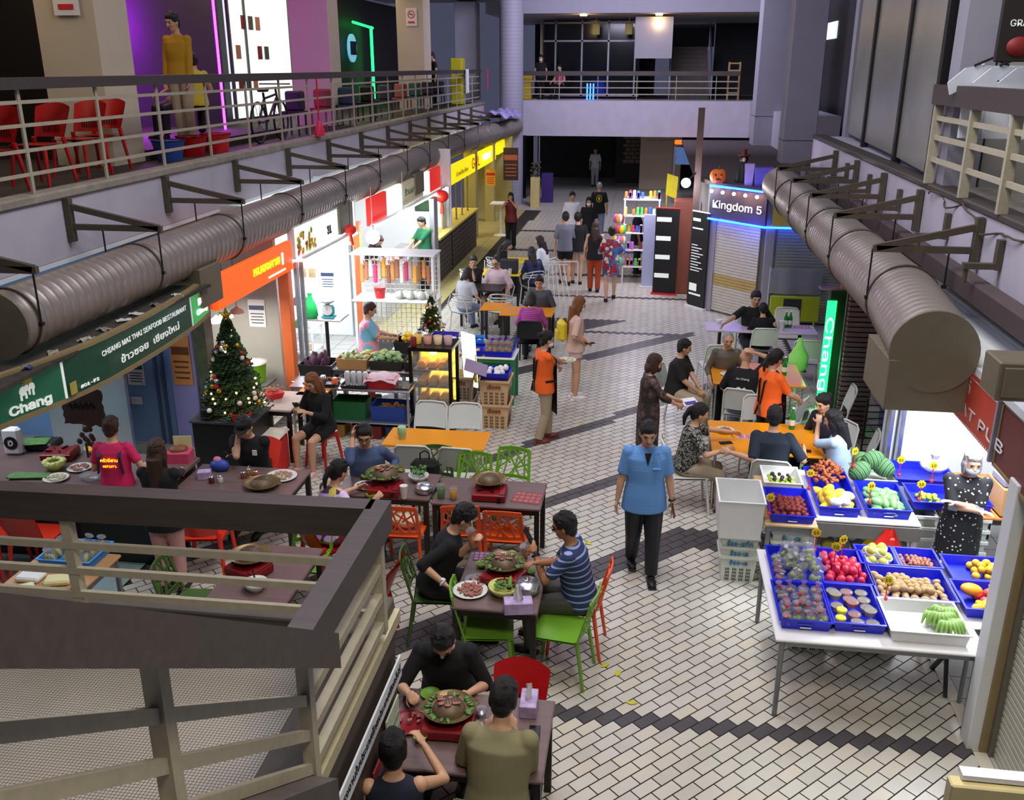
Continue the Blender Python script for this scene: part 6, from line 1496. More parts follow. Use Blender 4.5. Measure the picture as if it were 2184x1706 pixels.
mb = MB(); mb.box((-8.3, 20.1, 1.5), (.1, 6.2, 3.0)); mb.box((-6.6, 23.25, 1.5), (3.5, .1, 3.0)); struct('wall_counter_shop', mb, ['bright_wall'])
mb = MB(); mb.box((-4.83, 21.15, 1.05), (.12, .35, 2.1), bev=.01); mb.box((-4.98, 23.2, 1.05), (.2, .14, 2.1)); struct('trim_14', mb, ['stainless'])
mb = MB(); mb.box((-7.9, 20, 2.95), (3.6, 30, .05)); struct('ceiling_left_shops', mb, ['shop_white'])
mb = MB(); mb.box((-8.3, 28.5, 1.5), (.1, 10.5, 3.0)); struct('wall_yellow_shop', mb, ['yellow_tile'])
mb = MB(); mb.box((-5.6, 33.7, 1.3), (1.6, .2, 2.6)); mb.box((-5.2, 31.3, 1.3), (.3, .3, 2.6)); mb.box((-5.25, 28.1, 1.3), (.35, .35, 2.6)); struct('wall_yellow_piers', mb, ['yellow_tile'])
# paper notices on the walls
def notice(label, x, y, z, w, h, m='paper', side='y', pm='#3A4A6A', head=True):
    t = thing('wall_poster', label, 'poster', (x, y, z)); mb = MB(); mb.box((0, 0, 0), (w, .006, h)); mb.build('sheet', m, t)
    mb = MB()
    if head: mb.box((0, -.005, h*.20), (w*.9, .004, h*.16))
    for q in range(4): mb.box((0, -.005, -h*.02-q*h*.11), (w*(.8-.1*(q % 2)), .004, h*.035))
    mb.build('print', pm, t); return t
notice('white printed notice with a dark heading on the blue wall', -6.72, 11.19, 1.02, .24, .36); notice('pale notice, left of the pair on the blue wall', -7.05, 11.19, 1.0, .24, .32, pm='#A8B8D0'); notice('small round red sticker poster beside the dark headed notice', -6.90, 11.19, 1.08, .10, .10, pm='price_red')
notice('orange poster with a dark temple picture on the violet wall', -6.0, 11.11, 1.24, .27, .68, '#C98A4A', pm='#6A3A18'); notice('printed notice with dark heading on the second shop wall', -5.68, 12.92, 1.44, .26, .42)
notice('white notice with a blue heading in the vegetable shop', -5.95, 16.89, 1.1, .28, .42); notice('brown framed card on the vegetable shop wall', -6.35, 16.89, 1.2, .34, .18, '#C9A878', head=False, pm='#B08A5A')
notice('red calendar picture high on the vegetable shop wall', -6.15, 16.89, 1.86, .38, .34, pm='price_red'); notice('framed picture of green vegetables in the counter shop', -5.55, 23.19, 1.68, .44, .40, '#2A4A3A', pm='leaf_green'); notice('green vegetable picture on the left of the counter shop', -7.5, 23.19, 2.0, .4, .5, '#5AA04A', pm='paper')
notice('dark framed food poster at the far end of the left row', -4.75, 33.0, 1.72, .52, 1.1, '#3A2420', pm='#B0603A'); notice('small bright menu poster by the yellow shop', -4.95, 29.9, 1.6, .3, .5, '#E8962A', pm='#B02818')
# wall sockets
t = thing('wall_socket', 'row of white sockets with black plugs on the blue wall', 'socket', (-6.92, 11.17, .62)); mb = MB()
for k in range(3): mb.box((-.17+k*.17, 0, 0), (.15, .03, .10), bev=.005)
mb.build('plates', 'white', t)
for k, x in enumerate((-.17, -.02)): mb = MB(); mb.cone((x, -.02, 0), (x, -.06, 0), .024, n=10); mb.tube([(x, -.05, 0), (x+.02, -.07, -.15), (x+.05, -.05, -.4)], .007, n=5); mb.build('plug', 'black', t)
# ---------------------------------------------------------------- restaurant counter and what stands on it
t = thing('restaurant_counter', 'dark counter laden with food at the left edge', 'counter', (-6.0, 8.45, 0)); mb = MB(); mb.box((0, 0, .82), (2.5, 1.0, .05), bev=.008); mb.build('worktop', 'table_brown', t); mb = MB(); mb.box((0, .02, .4), (2.4, .9, .79)); mb.build('cabinet', 'table_frame', t)
Zc = .846
t = on(thing('carrier_bag', 'tall white bag printed with a black letter D on the counter', 'bag', (0,0,0)), 33, 968, Zc, 8); mb = MB(); mb.box((0, 0, .16), (.20, .10, .32), bev=.03); mb.build('bag', 'white', t)
mb = MB(); mb.cone((0, -.051, .15), (0, -.056, .15), .075, n=24, smooth=False); mb.build('print', 'black', t); text('print', 'D', .12, (0, -.060, .15), (1,0,0), (0,0,1), 'white', t, .002, bold=.03)
t = on(thing('foil_tray_stack', 'black trays lined with banana leaf behind the white bag', 'tray', (0,0,0)), 95, 955, Zc, 5); mb = MB(); mb.box((0, 0, .05), (.34, .25, .09), bev=.02); mb.build('tray', 'black', t); mb = MB(); mb.box((-.05, -.06, .1), (.28, .2, .02), rz=.2, bev=.008); mb.build('leaf', 'leaf_green', t)
on(stove('red portable stove on the restaurant counter', None), 130, 975, Zc, 10)
t = on(bowl('bowl lined with pale cabbage leaves on the counter', 'napa', .12, .09), 118, 1000, Zc); mb = MB()
for k in range(12): mb.ell((.09*cos(k*.52), .09*sin(k*.52), .09), (.04, .03, .02), 6, 5, wob=.2)
mb.build('leaves', 'napa', t)
on(plate('white scalloped plate of purple and pink meat on the counter', 'plastic_white', .13, 'food_meat', n=40), 170, 1000, Zc)
on(bowl('yellow paper bowl of fruit at the back of the counter', '#D9C25A', .12, .07, 'orange_fruit'), 205, 965, Zc); on(bottle('small water bottle with blue label on the counter', 'clear', .22, .032, '#3A7AC8'), 212, 995, Zc)
t = on(thing('banana_leaf', 'flat dark green banana leaves lying on the counter', 'leaf', (0,0,0)), 62, 1015, Zc, 5); mb = MB(); mb.box((0, 0, .008), (.42, .14, .012)); mb.box((.03, -.05, .02), (.4, .1, .01), rz=.1); mb.build('leaf', 'leaf_green', t)
on(plate('pale noodles spread on a plate at the counter edge', 'plastic_white', .13, '#D9D0A8', n=60, fs=.014), 120, 1022, Zc); on(thing('x', 'x', 'x'), 0, 0) if 0 else None
t = on(thing('ice_bag', 'clear bag of ice on the counter by the pink apron', 'bag', (0,0,0)), 195, 1022, Zc); mb = MB(); mb.ell((0, 0, .04), (.13, .09, .045), 12, 7, wob=.12); mb.build('bag', 'bag_clear', t)
t = on(thing('storage_box', 'plastic box of dark snacks with a yellow card at the end of the counter', 'box', (0,0,0)), 385, 985, Zc-.02, 10); mb = MB(); mb.box((0, 0, .07), (.26, .2, .14), bev=.01); mb.build('box', '#C94A6A', t); mb = MB(); mb.ell((0, 0, .14), (.11, .08, .05), 12, 7, wob=.2); mb.build('snacks', '#7A4A28', t); mb = MB(); mb.box((.02, .09, .2), (.2, .006, .14)); mb.build('card', '#D9D8A0', t)
for k, (x, y, l) in enumerate(((-6.45, 7.72, 'leftmost red orange chair at the counter'), (-5.95, 7.75, 'red orange chair before the counter, next to the pink apron'))): chair_at('redorange', x, y, 2, l)
t = thing('cardboard_carton', 'brown carton on the restaurant floor by the left chairs', 'box', (-7.0, 8.0-.6, .012)); mb = MB(); mb.box((0, 0, .18), (.4, .36, .36), bev=.004); mb.build('box', 'carton', t)
# hanging carved board
t = thing('carved_board', 'dark carved wooden board with ragged edges hanging below the green sign', 'sign', (-5.62, 8.3, 1.62), R(-6)); mb = MB(); pts = []; q = random.Random(3)
for k in range(36):
    u = k/36*4; e = q.uniform(-.018, .018)
    pts.append((-.24+.48*u, -.19+e) if u < 1 else (.24+e, -.19+.38*(u-1)) if u < 2 else (.24-.48*(u-2), .19+e*1.8) if u < 3 else (-.24+e, .19-.38*(u-3)))
n = len(pts); mb.add([(p[0], -.012, p[1]) for p in pts]+[(p[0], .012, p[1]) for p in pts], [list(range(n)), list(range(n, 2*n))[::-1]]+[[i, i+n, (i+1) % n+n, (i+1) % n] for i in range(n)], False); mb.build('board', '#3A2419', t)
mb = MB(); mb.tube([(-.16+.013*k, -.014, .04*sin(k*1.3)+.0015*k) for k in range(25)], .007, n=5); mb.build('carving', '#1E120C', t); mb = MB(); mb.cone((-.2, 0, .18), (-.2, 0, .48), .004, n=5); mb.cone((.2, 0, .18), (.2, 0, .48), .004, n=5); mb.build('chain', 'black', t)
mb = MB(); mb.cone((-.03, 0, -.2), (-.03, 0, -.26), .004, n=5)
for k in range(12): mb.ell((-.03+.10*q.uniform(-1, 1), 0, -.33+.10*q.uniform(-1, 1)), (.035, .012, .035), 7, 5)
mb.cone((-.03, 0, -.4), (-.03, 0, -.56), .012, n=6); mb.build('carved_elephants', '#3A2419', t)
# display table with the blue tray of corn bags
table('wooden topped display table seen below the landing handrail', (-4.98, 6.55), .74, .95, .70, '#B88A5A', 'steel_grey', lw=.035)
tray(-4.96, 6.88, .50, .40, .702, 'light blue tray of bagged corn on the display table', '#2E8AD8')
def cornbag():
    t = thing('corn_bag', '', 'bag', (0,0,0)); mb = MB()
    for k in range(3): mb.ell((-.03+.03*k, 0, .05), (.02, .022, .06), 8, 6)
    mb.build('corn', '#E6D66A', t); mb = MB(); mb.lathe([(.001, 0), (.06, .01), (.065, .06), (.05, .11), (.015, .135), (.04, .17)], n=12); mb.build('bag', 'bag_clear', t); return t
for k in range(9): fruit('corn', cornbag, (-5.13+.16*(k % 3), 6.76+.12*(k//3), .72), 'clear knotted bag of yellow corn on the light blue tray', 'bags of corn', rz=k)
for k, (x, y, m) in enumerate(((-5.15, 6.5, 'foam_white'), (-4.88, 6.48, '#D9D49A'), (-5.1, 6.28, '#E4DFB0'), (-4.82, 6.22, '#C9CFE4'), (-5.2, 6.1, '#DAD2C0'))):
    t = thing('food_packet', ['white foam packet nearest the corn tray', 'pale yellow packet beside the white foam packet', 'cream packet in the middle of the display table', 'bluish packet on the right of the display table', 'beige packet at the near end of the display table'][k], 'packet', (x, y, .702), k*.3); mb = MB(); mb.box((0, 0, .025), (.22, .15, .05), bev=.015); mb.build('packet', m, t)
t = thing('striped_bag', 'red and yellow striped bag on the floor by the display table', 'bag', (-4.62, 6.95, .0)); mb = MB(); mb.ell((0, 0, .14), (.14, .12, .15), 12, 8, wob=.06); mb.build('bag', '#B8901A', t); mb = MB(); mb.ell((-.06, -.02, .15), (.07, .12, .15), 10, 7); mb.build('panel', '#9A1A1A', t)
# ---------------------------------------------------------------- Christmas trees
mat('pine', '#2E4A24', .7, noise=.4, scale=20); mat('fairy', '#FFE2A0', .4, noise=0, emit=18, ecol='#FFD080'); mat('gold_ball', '#C9A030', .25, metal=.7); mat('silver_ball', '#B8C0D4', .25, metal=.6)
def xmas(label, loc, h, r, n, star, seed, lights=26, pot='#6A1A14'):
    t = thing('christmas_tree', label, 'christmas tree', loc); q = random.Random(seed); mb = MB(); mb.cone((0, 0, 0), (0, 0, h*.97), .02*h, .004, n=8); mb.build('trunk', '#3A2A1A', t); mb = MB()
    for k in range(n):
        u = k/n; z = h*(.10+.86*u); rr = r*(1-u)**.85*(1+.12*sin(u*40)); a = k*2.399; L = rr*q.uniform(.75, 1.05); d = V((cos(a), sin(a), -.22)); b = V((0, 0, z))
        mb.bar(b, b+d*L, .012, .006)
        for j in range(7):
            p = b+d*L*(.25+.12*j)
            for s_ in (-1, 1):
                e = V((cos(a+s_*1.0), sin(a+s_*1.0), q.uniform(-.1, .35)))*(.075*h/1.5+.05*rr); mb.add([p, p+e+V((0, 0, .006)), p+e*.9+V((-e.y, e.x, 0))*.14], [[0,1,2]], False); mb.add([p, p+e*.8+V((0, 0, .03)), p+e*.8+V((e.y, -e.x, .02))*.2], [[0,1,2]], False)
    mb.build('branches', 'pine', t)
    mb = MB()
    for k in range(lights): u = q.random()**1.2*.93; a = q.random()*6.28; rr = r*(1-u)**.85*.97; mb = MB(); mb.ell((rr*cos(a), rr*sin(a), h*(.10+.86*u)), .011*h**.5, 7, 5); mb.build('fairy_light', 'fairy', t)
    for m, nn in (('gold_ball', 8), ('silver_ball', 8), ('#B01820', 5), ('#E4DCC8', 9)):
        for k in range(nn): u = q.random()*.85; a = -pi/2+q.uniform(-1.6, 1.6); rr = r*(1-u)**.85*.96; mb = MB(); mb.ell((rr*cos(a), rr*sin(a), h*(.10+.86*u)), .030*h**.5, 9, 6); mb.build('bauble', m, t)
    mb = MB(); pts = []
    for k in range(10): a = pi/2+k*pi/5; R_ = (.09 if k % 2 == 0 else .038)*h**.4; pts.append((R_*cos(a), R_*sin(a)))
    mb.add([(p[0], -.01, h+.03+p[1]) for p in pts]+[(0, -.025, h+.03)]+[(p[0], .01, h+.03+p[1]) for p in pts]+[(0, .025, h+.03)], [[i, (i+1) % 10, 10] for i in range(10)]+[[11+(i+1) % 10, 11+i, 21] for i in range(10)], False); mb.build('star', star, t)
    mb = MB(); mb.lathe([(.09*h/1.3, -.0), (.12*h/1.3, .10*h/1.3)], n=16); mb.build('pot', pot, t); return t
t = thing('black_cabinet', 'black low cabinet under the large Christmas tree', 'cabinet', (-5.02, 10.35, 0)); mb = MB(); mb.box((0, 0, .40), (.75, .60, .80), bev=.01); mb.build('body', 'black', t); mb = MB(); mb.box((0, 0, .81), (.80, .64, .02)); mb.build('top', '#3A3A40', t)
xmas('large decorated Christmas tree with warm fairy lights by the second shop', (-4.98, 10.42, .82), 1.22, .40, 520, 'gold_ball', 5, 40)
t = thing('basket', 'red wire basket below the large Christmas tree', 'basket', (-4.78, 10.12, .82)); mb = MB()
for k in range(4): mb.tube([((.10+.01*k)*cos(a*pi/8), (.07+.008*k)*sin(a*pi/8), .02+.03*k) for a in range(16)], .006, n=5, closed=True)
mb.build('basket', 'price_red', t)
t = thing('cup_stack', 'stacked black and white dishes beside the tree', 'dishes', (-5.22, 10.14, .82)); mb = MB()
for k in range(5): mb.lathe([(.07, k*.03), (.085, k*.03+.012), (.085, k*.03+.018)], n=18)
mb.build('stack', '#24242A', t)
# pendant lamps of the second shop
for k, (px, py) in enumerate(((430, 718), (436, 702), (462, 684), (482, 674), (505, 664))):
    p = PY(px, py, 11.9-.0*k); t = thing('pendant_lamp', ['leftmost', 'second', 'third', 'fourth', 'rightmost'][k]+' white glowing pendant lamp over the second shop', 'lamp', p, 0, 'pendant lamps of the second shop')
    mb = MB(); mb.lathe([(.10, -.02), (.085, .02), (.03, .05), (.02, .07)], n=20); mb.build('shade', 'white', t); mb = MB(); mb.lathe([(.001, -.03), (.06, -.03), (.096, -.018)], n=20); mb.build('bulb', 'tube_soft', t); mb = MB(); mb.cone((0, 0, .07), (0, 0, .9), .004, n=5); mb.build('cord', 'black', t)
lamp('pendant_light', 'AREA', (-5.9, 11.9, 1.7), 45, '#FFF4E4', .8, .4)
t = thing('paper_lantern', 'red and yellow balloons hanging behind the pendant lamps', 'balloons', (-6.15, 12.5, 1.72)); mb = MB(); mb.ell((0, 0, 0), (.12, .1, .14), 12, 8); mb.build('red_balloon', 'price_red', t); mb = MB(); mb.ell((.12, .02, .04), (.09, .09, .11), 12, 8); mb.build('yellow_balloon', '#E8A81A', t)
# second shop counter
table('long counter table with red tray beside the Christmas tree', (-4.72, 11.05+.1), .62, .75, .74, '#B8A8A0', 'table_frame', rz=R(0))
table('small yellow table with an orange bag next to the woman on the stool', (-4.38, 11.60), .40, .44, .74, 'table_orange', 'table_frame', apron_=False)
t = thing('orange_bag', 'orange plastic bag on the small yellow table', 'bag', (-4.42, 11.58, .742)); mb = MB(); mb.lathe([(.07, 0), (.09, .03), (.08, .13), (.05, .17), (.065, .20)], n=14); mb.build('bag', '#F07A3A', t)
t = thing('food_basket', 'red tray heaped with orange snacks on the counter table', 'tray', (-4.80, 11.22, .742)); mb = MB(); mb.lathe([(.11, 0), (.15, .08), (.155, .085)], n=4, smooth=False); mb.build('tray', 'price_red', t)
mb = MB(); q = random.Random(6)
for k in range(50): mb.ell((q.uniform(-.09, .09), q.uniform(-.09, .09), .08+.07*q.random()), (.02, .012, .01), 6, 4)
mb.build('snacks', '#C98A6A', t)
t = thing('plastic_tub', 'bright green tub with pale lid against the second shop wall', 'tub', (-5.62, 12.50, .0)); mb = MB(); mb.cone((0, 0, 0), (0, 0, .5), .05, n=8); mb.box((0, 0, .50), (.5, .4, .03)); mb.build('stand', 'steel_grey', t); mb = MB(); mb.lathe([(.15, .52), (.18, .78), (.19, .80)], n=22); mb.build('tub', '#8AD81A', t); mb = MB(); mb.lathe([(.195, .80), (.19, .83), (.001, .85)], n=22); mb.build('lid', 'white', t)
t = thing('ice_chest', 'red insulated chest with a white open lid behind the man in the cap', 'chest', (-4.62, 10.42, 0)); mb = MB(); mb.box((0, 0, .26), (.42, .46, .50), bev=.03); mb.build('body', 'price_red', t); mb = MB(); mb.box((0, 0, .53), (.46, .50, .04), bev=.02); mb.build('rim', '#D9D4C0', t)
# ---------------------------------------------------------------- vegetable stall
t = thing('steel_table', 'long stainless steel table in front of the vegetable stall', 'table', (-3.93, 11.93, 0)); mb = MB(); mb.box((0, 0, .73), (1.70, .48, .03), bev=.006); mb.build('top', 'stainless', t); mb = MB(); mb.box((0, 0, .25), (1.66, .44, .02), bev=.004); mb.build('shelf', 'stainless', t)
for sx in (-.82, .82):
    for sy in (-.2, .2): mb = MB(); mb.cone((sx, sy, 0), (sx, sy, .72), .02, n=8); mb.build('leg', 'stainless', t)
def blk(name, label, cat, loc, dims, m, rz=0, bev=.01, extra=None, group=None):
    t = thing(name, label, cat, loc, R(rz), group); mb = MB(); w, d, h = dims; i = .02
    def ring(s_, zz): return [(-w/2+s_, -d/2+s_, zz), (w/2-s_, -d/2+s_, zz), (w/2-s_, d/2-s_, zz), (-w/2+s_, d/2-s_, zz)]
    rs = [ring(i, 0), ring(0, h), ring(.012, h), ring(i+.01, .012)]; vs = [p for r in rs for p in r]
    mb.add(vs, [[0,3,2,1]]+[[r*4+k_, r*4+(k_+1) % 4, (r+1)*4+(k_+1) % 4, (r+1)*4+k_] for r in range(3) for k_ in range(4)]+[[12,13,14,15]], False); mb.build('body', m, t)
    if extra:
        em, n, rr, top = extra; mb = MB(); q = random.Random(int(abs(loc[0]*100)))
        for k in range(n): mb.ell((q.uniform(-w/2+.05, w/2-.05), q.uniform(-d/2+.05, d/2-.05), h*.6+top*q.random()), (rr*q.uniform(.8, 1.4), rr*.8, rr*.7), 7, 5, rot=Quaternion((q.random(), q.random(), 1), q.random()*3))
        mb.build('contents', em, t)
    return t
ZT_ = .748
blk('black_tray', 'black tray of glass jars on the left of the steel table', 'tray', (-4.35, 11.85, ZT_), (.46, .30, .05), 'black', extra=('#7A3A2A', 14, .03, .05)); blk('black_tray', 'black tray of white cup stacks on the steel table', 'tray', (-3.86, 11.84, ZT_), (.40, .28, .04), 'black')
for k in range(4):
    t = thing('cup_stack', 'wrapped stack of clear cups standing in the black tray', 'cups', (-3.98+.085*k, 11.84, ZT_+.015), 0, 'cup stacks on the steel table'); mb = MB(); mb.lathe([(.035, 0), (.042, .08), (.046, .16), (.03, .19)], n=12); mb.build('wrapped_cups', '#C9CCD0', t)
for k, m in enumerate(('orange_paint', 'stainless', '#3A1A14', 'stainless')):
    t = thing('condiment_pot', ['orange pot at the front of the black tray', 'steel pot behind the orange pot', 'dark jar in the black tray', 'second steel pot in the black tray'][k], 'pot', (-4.25-.09*k+.1*(k == 0), 11.80+.07*(k % 2), ZT_+.02)); mb = MB(); mb.lathe([(.04, 0), (.042, .09), (.03, .10)], n=14); mb.build('pot', m, t)
blk('plastic_basket', 'red basket under a white cloth on the steel table', 'basket', (-3.50, 11.90, ZT_), (.40, .30, .14), 'price_red'); t = thing('cloth', 'white cloth draped over the red basket', 'cloth', (-3.50, 11.90, ZT_+.13)); mb = MB(); mb.grid(lambda u, v: ((u-.5)*.46, (v-.5)*.36, .05-.06*(abs(u-.5)*2)**3-.05*(abs(v-.5)*2)**3+.012*sin(u*14+v*9)), 14, 10, th=.005); mb.build('cloth', 'cloth_lilacpink', t)
blk('metal_tray', 'shallow steel tray at the right end of the steel table', 'tray', (-3.22, 11.92, ZT_), (.24, .34, .02), 'stainless')
blk('plastic_crate', 'green crate on the lower shelf of the steel table', 'crate', (-3.98, 11.95, .262), (.50, .34, .26), '#1D6A3A'); blk('plastic_crate', 'blue crate with packets on the lower shelf', 'crate', (-3.42, 11.95, .262), (.50, .34, .22), '#2A4AA0', extra=('#C98A3A', 16, .04, .06))
blk('plastic_crate', 'dark red crate on the ground under the steel table', 'crate', (-3.72, 11.9, 0), (.44, .34, .2), '#6A1A1A'); blk('plastic_crate', 'mustard crate on the ground at the left under the steel table', 'crate', (-4.25, 11.9, 0), (.44, .34, .2), '#8A6A1A'); blk('plastic_crate', 'navy crate on the ground at the right under the steel table', 'crate', (-3.27, 11.9, 0), (.36, .34, .2), '#1A2A5A')
for k in range(3): put(kind('ketchup', lambda: bottle('', '#8A1414', .22, .03)), USED, (-4.52+.07*k, 11.85, .262), 0, 'dark red sauce bottle on the lower shelf of the steel table', 'sauce bottles on the lower shelf')
# stall platforms and produce
table('white draped table with vegetables behind the steel table', (-3.72, 12.82), 1.5, .62, .76, 'bright_wall', 'steel_grey'); table('low table with the black aubergine crate at the left of the stall', (-4.66, 12.62), .62, .7, .62, 'stainless', 'steel_grey'); table('back table with colourful boxes beside the stall holder', (-3.15, 13.75), 1.3, .6, .80, 'bright_wall', 'steel_grey')
blk('plastic_crate', 'black crate heaped with purple aubergines', 'crate', (-4.66, 12.62, .63), (.50, .42, .20), 'black'); aub = simple('aubergine', 'aubergine', '#5A3A52', lambda mb: mb.lathe([(.001, -.10), (.035, -.07), (.042, 0), (.028, .07), (.012, .11), (.001, .115)], n=12))
heap('aub', aub, -4.66, 12.62, .36, .30, .82, 12, .06, 'purple aubergine in the black crate', 'aubergines')
blk('carton_tray', 'brown cardboard tray of leafy vegetables', 'tray', (-4.12, 12.62, .77), (.46, .34, .16), 'carton', extra=('#B8D0A0', 22, .04, .12)); blk('plastic_crate', 'dark crate of green herbs in the middle of the stall', 'crate', (-3.62, 12.66, .77), (.50, .36, .14), '#2A2E2A', extra=('#7FA878', 34, .045, .12)); blk('plastic_crate', 'dark crate of spring greens beside the glass warmer', 'crate', (-3.15, 12.66, .77), (.42, .36, .14), '#2A2E2A', extra=('#5F8A4E', 34, .04, .10))
mb = MB(); q = random.Random(11)
t = thing('cabbage_heap', 'pile of wrapped pale green cabbages on the stall', 'vegetables', (-3.85, 12.98, .77))
for k in range(8): mb = MB(); mb.ell((-.25+.09*k*.7+q.uniform(-.03, .03), q.uniform(-.08, .08), .06+.05*(k % 2)), (.12, .045, .04), 12, 7, rot=Quaternion((0,0,1), .5+q.random())); mb.build('cabbage', 'napa' if k % 2 else '#9AB890', t)
blk('black_basket', 'black basket of yellow mangoes and packs beside the stall holder', 'basket', (-3.45, 13.42, .80), (.50, .36, .18), 'black', extra=('#C9A08A', 12, .04, .04)); heap('mango2', lambda: simple('mango', 'mango', 'mango_yellow', lambda mb: mb.ell((0, 0, 0), (.055, .04, .038), 12, 8))(), -3.52, 13.44, .16, .14, 1.0, 7, .05, 'yellow mango piled in the black basket', 'mangoes in the black basket')
blk('plastic_box', 'purple blue box at the back of the vegetable stall', 'box', (-3.05, 13.9, .81), (.40, .34, .14), '#3A2AA8'); blk('plastic_box', 'bright blue box behind the vegetable stall', 'box', (-2.62, 13.92, .81), (.40, .30, .10), '#1E90E8', rz=8); blk('plastic_box', 'small purple box near the glass warmer', 'box', (-3.3, 13.75, .81), (.2, .16, .10), '#5A2AC0')
a = person('woman in a pink and blue tie dye shirt behind the vegetable stall', (-4.12, 13.35), R(-72), 1.55, hair=('short', 'hair_brown'), top='tie_dye', bottom='#C8485A', sleeve=.9, hl=(-.06, .36, 1.02), hr=(.10, .36, 1.0), build=1.15, headp=18, curl=.9); p = phone('phone in the hands of the woman in the tie dye shirt'); p.location = gripat(a, 'wL', .1); p.rotation_euler = (R(30), 0, R(-70))
# scale on a pole stand, green bag
t = thing('pole_stand', 'square steel platform on a black pole in the vegetable shop', 'stand', (-4.98, 13.95, 0)); mb = MB(); mb.box((0, 0, 1.14), (.62, .44, .03), bev=.01); mb.build('platform', 'stainless', t); mb = MB(); mb.cone((0, 0, 0), (0, 0, 1.13), .03, n=12); mb.build('pole', 'black', t); mb = MB(); mb.box((0, 0, .015), (.4, .4, .03), bev=.008); mb.build('foot', 'black', t)
t = thing('weighing_scale', 'turquoise dial scale with steel pan on the pole stand', 'scale', (-4.93, 13.92, 1.156)); mb = MB(); mb.box((0, .02, .10), (.18, .12, .18), bev=.03); mb.box((0, .02, .01), (.2, .14, .02)); mb.build('body', '#4AC8C8', t); mb = MB(); mb.cone((0, -.045, .12), (0, -.058, .12), .085, n=26, smooth=False); mb.build('dial', 'white', t); mb = MB(); mb.lathe([(.02, .2), (.10, .24), (.11, .27), (.10, .27), (.09, .245), (.001, .235)], n=22); mb.build('pan', 'stainless', t); mb = MB(); mb.bar((0, -.061, .12), (.01, -.061, .175), .006, .003); mb.build('needle', 'price_red', t)
t = thing('plastic_bag', 'bright green plastic bag leaning on the pole stand', 'bag', (-5.18, 13.82, 1.156)); mb = MB(); mb.lathe([(.09, 0), (.12, .04), (.10, .20), (.05, .30), (.03, .36), (.045, .40)], n=12, sy=.7); mb.build('bag', '#18C060', t)
# display shelves at the side of the shop
t = thing('shelf_rack', 'white metal shelving with packets at the left of the vegetable shop', 'shelf', (-6.0, 15.3, 0)); mb = MB()
for sx in (-.35, .35):
    for sy in (-.25, .25): mb.box((sx, sy, .9), (.03, .03, 1.8))
mb.build('frame', 'white', t)
for z in (.2, .6, 1.0, 1.4, 1.75): mb = MB(); mb.box((0, 0, z), (.74, .54, .02)); mb.build('shelf_board', 'white', t)
for k in range(14):
    m = ('#7A4A5A', '#3A7A4A', 'foam_white', '#D9C89A', '#24242A')[k % 5]; tt = thing('packet', 'small packet on the white shelving of the vegetable shop', 'packet', (-6.25+.17*(k % 4), 15.15, [.212, .612, 1.012, 1.412][k//4]), 0, 'packets on the white shelving'); mb = MB(); mb.box((0, 0, .07), (.12, .1, .14), bev=.02); mb.build('packet', m, tt)
# white mesh display stand
t = thing('mesh_stand', 'white wire mesh stand hung with snack packets', 'stand', (-4.42, 16.25, 0)); mb = MB()
for sx in (-.72, .72):
    for sy in (-.25, .25): mb.box((sx, sy, .88), (.045, .045, 1.76))
mb.build('frame', 'white', t); mb = MB()
for k in range(15): mb.box((-.66+.094*k, .22, .88), (.012, .012, 1.7))
for k in range(20): mb.box((0, .22, .08+.088*k), (1.4, .012, .012))
mb.build('wire_mesh', 'white', t)
for z in (1.77, .93): mb = MB(); mb.box((0, -.02, z), (1.54, .58, .035), bev=.008); mb.build('shelf_board', 'white', t)
q = random.Random(12)
for k in range(16):
    m = ('#C9884A', '#A86A4A', '#D9D4C8', '#C83A6A', '#B8A090', '#E4A03A', '#8A5A3A')[k % 7]; tt = thing('snack_packet', 'snack packet hanging on the white mesh stand', 'packet', (-5.05+.082*k, 16.2, 1.30+.05*(k % 3)), 0, 'packets hanging on the mesh stand'); mb = MB(); mb.box((0, 0, .08), (.075, .035, .34), bev=.016); mb.cone((0, 0, .24), (0, .05, .32), .004, n=5); mb.build('packet', m, tt)
t = thing('bucket', 'red bucket standing on the mesh stand shelf', 'bucket', (-4.72, 16.15, .948)); mb = MB(); mb.lathe([(.08, 0), (.11, .2), (.115, .2)], n=20); mb.build('bucket', 'price_red', t); mb = MB(); mb.tube([(-.11, 0, .19), (0, -.1, .12), (.11, 0, .19)], .006, n=5); mb.build('handle', 'white', t)
for k in range(7): tt = thing('bean_sprout_bag', 'clear bag of bean sprouts on the mesh stand shelf', 'bag', (-4.35+.10*k, 16.12+.06*(k % 2), .948), 0, 'bags on the mesh stand shelf'); mb = MB(); mb.ell((0, 0, .07), (.085, .09, .08), 12, 7, wob=.08); mb.build('bag', '#C9CEBE', tt)
# glass food warmer
t = thing('food_warmer', 'black framed glass warmer cabinet glowing yellow', 'warmer', (-2.86, 12.32, 0)); mb = MB(); mb.box((0, 0, .15), (.60, .52, .30)); mb.build('base', 'black', t); mb = MB()
for sx in (-.28, .28):
    for sy in (-.24, .24): mb.box((sx, sy, .78), (.05, .05, .96))
mb.box((0, 0, 1.24), (.62, .54, .05)); mb.box((0, 0, .32), (.62, .54, .04)); mb.build('frame', 'black_gloss', t)
mat('warm_glow', '#FFD060', .5, noise=0, emit=2.2, ecol='#FFC040')
mb = MB(); mb.box((0, .235, .78), (.5, .01, .88)); mb.build('back_panel', 'warm_glow', t)
for k, z in enumerate((.42, .68, .94)): mb = MB(); mb.box((0, 0, z), (.5, .44, .012)); mb.build('shelf_board', 'stainless', t)
for z in (.35, .60, .86): 
    for k in range(3): mb = MB(); mb.box((-.15+.15*k, -.05, z+.13), (.12, .28, .10), bev=.02); mb.build('food', '#E8A83A', t)
